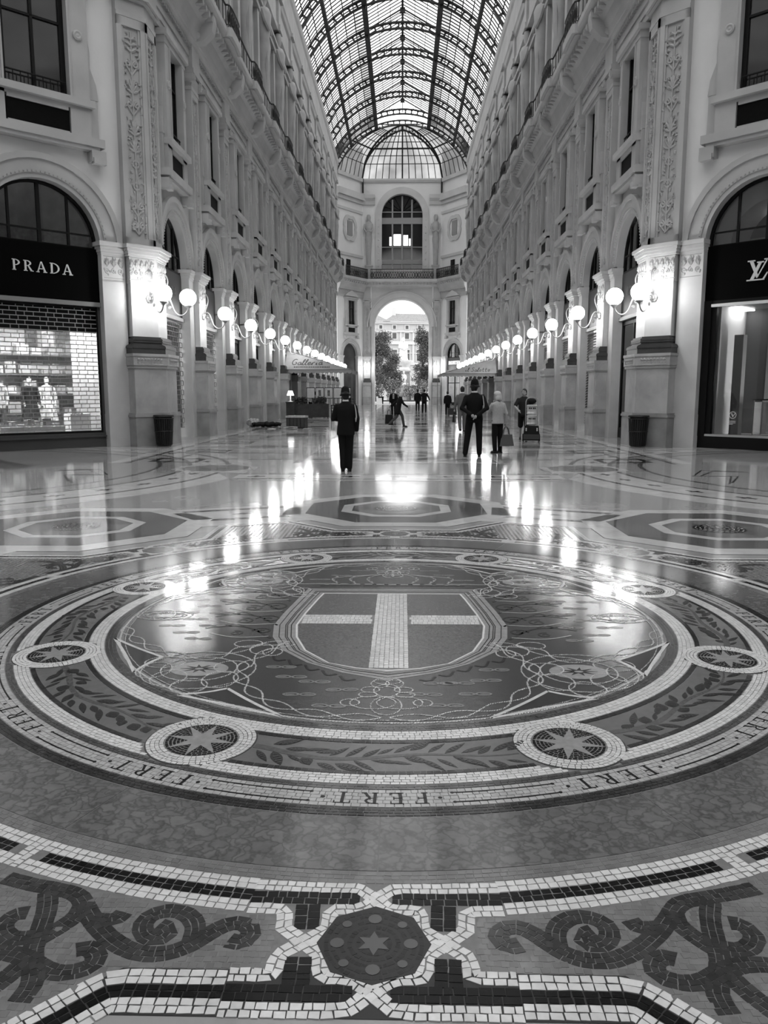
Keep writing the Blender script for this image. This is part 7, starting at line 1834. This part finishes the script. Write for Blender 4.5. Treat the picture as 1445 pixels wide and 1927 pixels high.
# palace across the square: two faces meeting at a corner
bld = empty('palace', Matrix.Translation((-3.6,196,0)), label='pale palace with rows of windows and a tiled roof across the square', cat='building')
M_pal = mat('palace_stone', .40, .8, .1, amp=.08, scale=.3); M_pal2 = mat('palace_trim', .48, .8, .1); M_tile = mat('palace_roof_tile', .2, .8, .1, amp=.3, scale=3)
for fi, (ang, L) in enumerate(((R_(-14), 34), (R_(180-6), 14))):
    Mf = Matrix.Rotation(ang, 4, 'Z') if fi == 0 else Matrix.Rotation(R_(6), 4, 'Z') @ Matrix.Scale(-1,4,Vector((1,0,0)))
    if fi == 0: Mf = Matrix.Rotation(R_(13),4,'Z')
    def pb(nm, m, *boxes):
        b = MB(Mf)
        for bx in boxes: b.box(*bx)
        return b.obj(nm, m, bld)
    pb('wall', M_pal, (0,L,0,8,0,18.6))
    pb('cornice', M_pal2, (-.3,L,-.5,0,18.2,18.7), (-.2,L,-.35,0,16.2,16.6), (-.2,L,-.45,0,13.2,14.0), (-.2,L,-.3,0,8.2,8.8), (-.1,L,-.2,0,11.0,11.2))
    b = MB(Mf); b.add([(-.6,-.8,18.7),(L,-.8,18.7),(L,5,21.2),(3.0,5,21.2),(-.6,9,18.7)], [(0,1,2,3),(0,3,4)]); b.obj('roof', M_tile, bld)
    for i in range(int(L/3.2)):
        x = 1.7+3.2*i
        for z0, z1, w in ((3.0,6.2,.75),(9.2,11.9,.65),(14.3,15.9,.5) if False else (14.6,16.0,.5),(17.0,17.8,.35)):
            wn_ = MB(Mf).box(x-w-.25,x+w+.25,-.16,0,z0-.2,z1+.3).obj('window', M_pal2, bld)
            MB(Mf).box(x-w,x+w,-.20,-.16,z0,z1).obj('window_pane', mat('far_window', .05, .3, .4), wn_)
        pb('pilaster', M_pal2, (x+1.35,x+1.85,-.28,0,8.8,13.2), (x+1.4,x+1.8,-.22,0,14.0,16.2))
MB().box(1.0,2.0,4,5,20.5,22.6).obj('chimney', M_pal2, bld); MB().tube([(12,5,20),(12,5,29)], .06, 5).obj('antenna', M_iron, bld)
# white notice boards leaning by the archway pier
e = empty('easel_board', Matrix.Translation((-2.75,94.6,0)), label='white sandwich board standing at the foot of the archway pier', cat='sign board')
MB().box(-.35,.35,-.03,0,.05,1.05, M=TR(0,0,0,.3,R_(-16))).obj('board', mat('plinth_white', .75), e); MB().box(-.35,.35,0,.03,.05,1.05, M=TR(.1,.5,0,.3,R_(16))).obj('back_board', M_frameb, e)
# ------------------------------------------------------------------ the rest of the octagon, behind and beside the camera, and its glass dome
AP8 = PD/math.sqrt(2)
for nm, a in (('wall_southwest', 225), ('wall_southeast', 315)):
    M = Matrix.Rotation(R_(a),4,'Z') @ Matrix.Translation((AP8,0,0)) @ Matrix.Rotation(math.pi,4,'Z')
    w = MB(M).box(-1.0,-.5,-7.6,7.6,0,33).obj(nm, M_plaster, kind='structure', cat='wall', label='pale plaster octagon wall with shop arches across the %s' % ('south-west corner' if a == 225 else 'south-east corner'))
    for y in (-7.3,-2.6,2.6,7.3): MB(M).box(-.5,-.1,y-.6,y+.6,0,13.4).box(-.5,0,y-.6,y+.6,14.7,25).obj('pilaster', M_stone, w)
    for y in (-5,0,5):
        MB(M).box(-.52,-.44,y-1.5,y+1.5,0,7).obj('shop_opening', M_int, w); MB(M).box(-.52,-.44,y-.8,y+.8,9.4,12.2).obj('window_pane', M_panedark, w); MB(M).box(-.52,-.44,y-.8,y+.8,16.2,21).obj('window_pane', M_panedark, w)
    MB(M).box(-.5,.6,-7.6,7.6,13.5,14.7).box(-.5,.3,-7.6,7.6,24,26.2).obj('cornice', M_stone, w)
for nm, a in (('wall_west', 180), ('wall_south', 270), ('wall_east', 0)):
    M = Matrix.Rotation(R_(a),4,'Z')
    w = MB(M).box(18.6,46,-8.2,-7.5,0,26).box(18.6,46,7.5,8.2,0,26).obj(nm, M_stone, kind='structure', cat='wall', label='plain arcade walls of the %s arm of the gallery' % nm[5:])
    MB(M).box(46,46.6,-8.2,8.2,0,31).obj('end_wall', M_plaster, w); MB(M).box(45.9,46,-3.3,3.3,0,11).obj('end_archway', mat('dusky_opening', .18, .8, .1), w); MB(M).box(45.9,46,-2.4,2.4,15,23).obj('window_pane', M_panedark, w)
    for s in (1,-1):
        for k in range(5):
            x = 20.5+5.05*k; y0, y1 = sorted((s*7.2, s*7.6)); MB(M).box(x-.5,x+.5,y0,y1,0,26).obj('pilaster', M_stone, w)
            y0, y1 = sorted((s*7.46, s*7.52)); MB(M).box(x+1.1,x+3.9,y0,y1,0,7).obj('shop_opening', M_int, w)
    MB(M).add([(18.6,7.8*math.cos(t),26+4.8*math.sin(t)) for t in [math.pi*i/12 for i in range(13)]] + [(46,7.8*math.cos(t),26+4.8*math.sin(t)) for t in [math.pi*i/12 for i in range(13)]], [(i,i+1,14+i,13+i) for i in range(12)]).obj('vault_glass', M_roofd, w)
dome = MB().box(-.6,.6,-.6,.6,46.4,46.8).obj('dome', M_ironr, kind='structure', cat='dome', label='glass dome on iron ribs over the octagon')
oc = [(AP8/math.cos(R_(22.5))*math.cos(R_(22.5+45*i)), AP8/math.cos(R_(22.5))*math.sin(R_(22.5+45*i))) for i in range(8)]
def dsurf(B, t): return (B[0]*t, B[1]*t, 32 + 14.5*math.sqrt(max(0,1-t*t)))
TD = [.04,.2,.38,.54,.68,.80,.90,.97,1.0]
for i in range(8):
    A, Bv = oc[i], oc[(i+1)%8]
    MB().tube([dsurf(A, t) for t in TD], .3, 5).obj('dome_rib', M_ironr, dome)
    b = MB()
    for k in range(1,8): P_ = (A[0]+(Bv[0]-A[0])*k/8, A[1]+(Bv[1]-A[1])*k/8); b.tube([dsurf(P_, t) for t in TD[1:]], .10 if k % 4 else .2, 4, cap=False)
    for t in TD[1:]: b.tube([dsurf(A,t), dsurf(Bv,t)], .12, 4, cap=False)
    b.obj('dome_bars', M_ironr, dome, kind='stuff')
    for k in range(4):
        P0_ = (A[0]+(Bv[0]-A[0])*k/4, A[1]+(Bv[1]-A[1])*k/4); P1_ = (A[0]+(Bv[0]-A[0])*(k+1)/4, A[1]+(Bv[1]-A[1])*(k+1)/4); vs = []
        for t in TD: vs += [dsurf(P0_,t), dsurf(P1_,t)]
        MB().add(vs, [(2*q,2*q+1,2*q+3,2*q+2) for q in range(len(TD)-1)]).obj('pane', M_roof, dome)
    if i % 2 == 0: MB().add([(A[0],A[1],26.2),(Bv[0],Bv[1],26.2),(Bv[0],Bv[1],32.2),(A[0],A[1],32.2)], [(0,1,2,3)]).obj('drum_wall', M_plaster, dome)
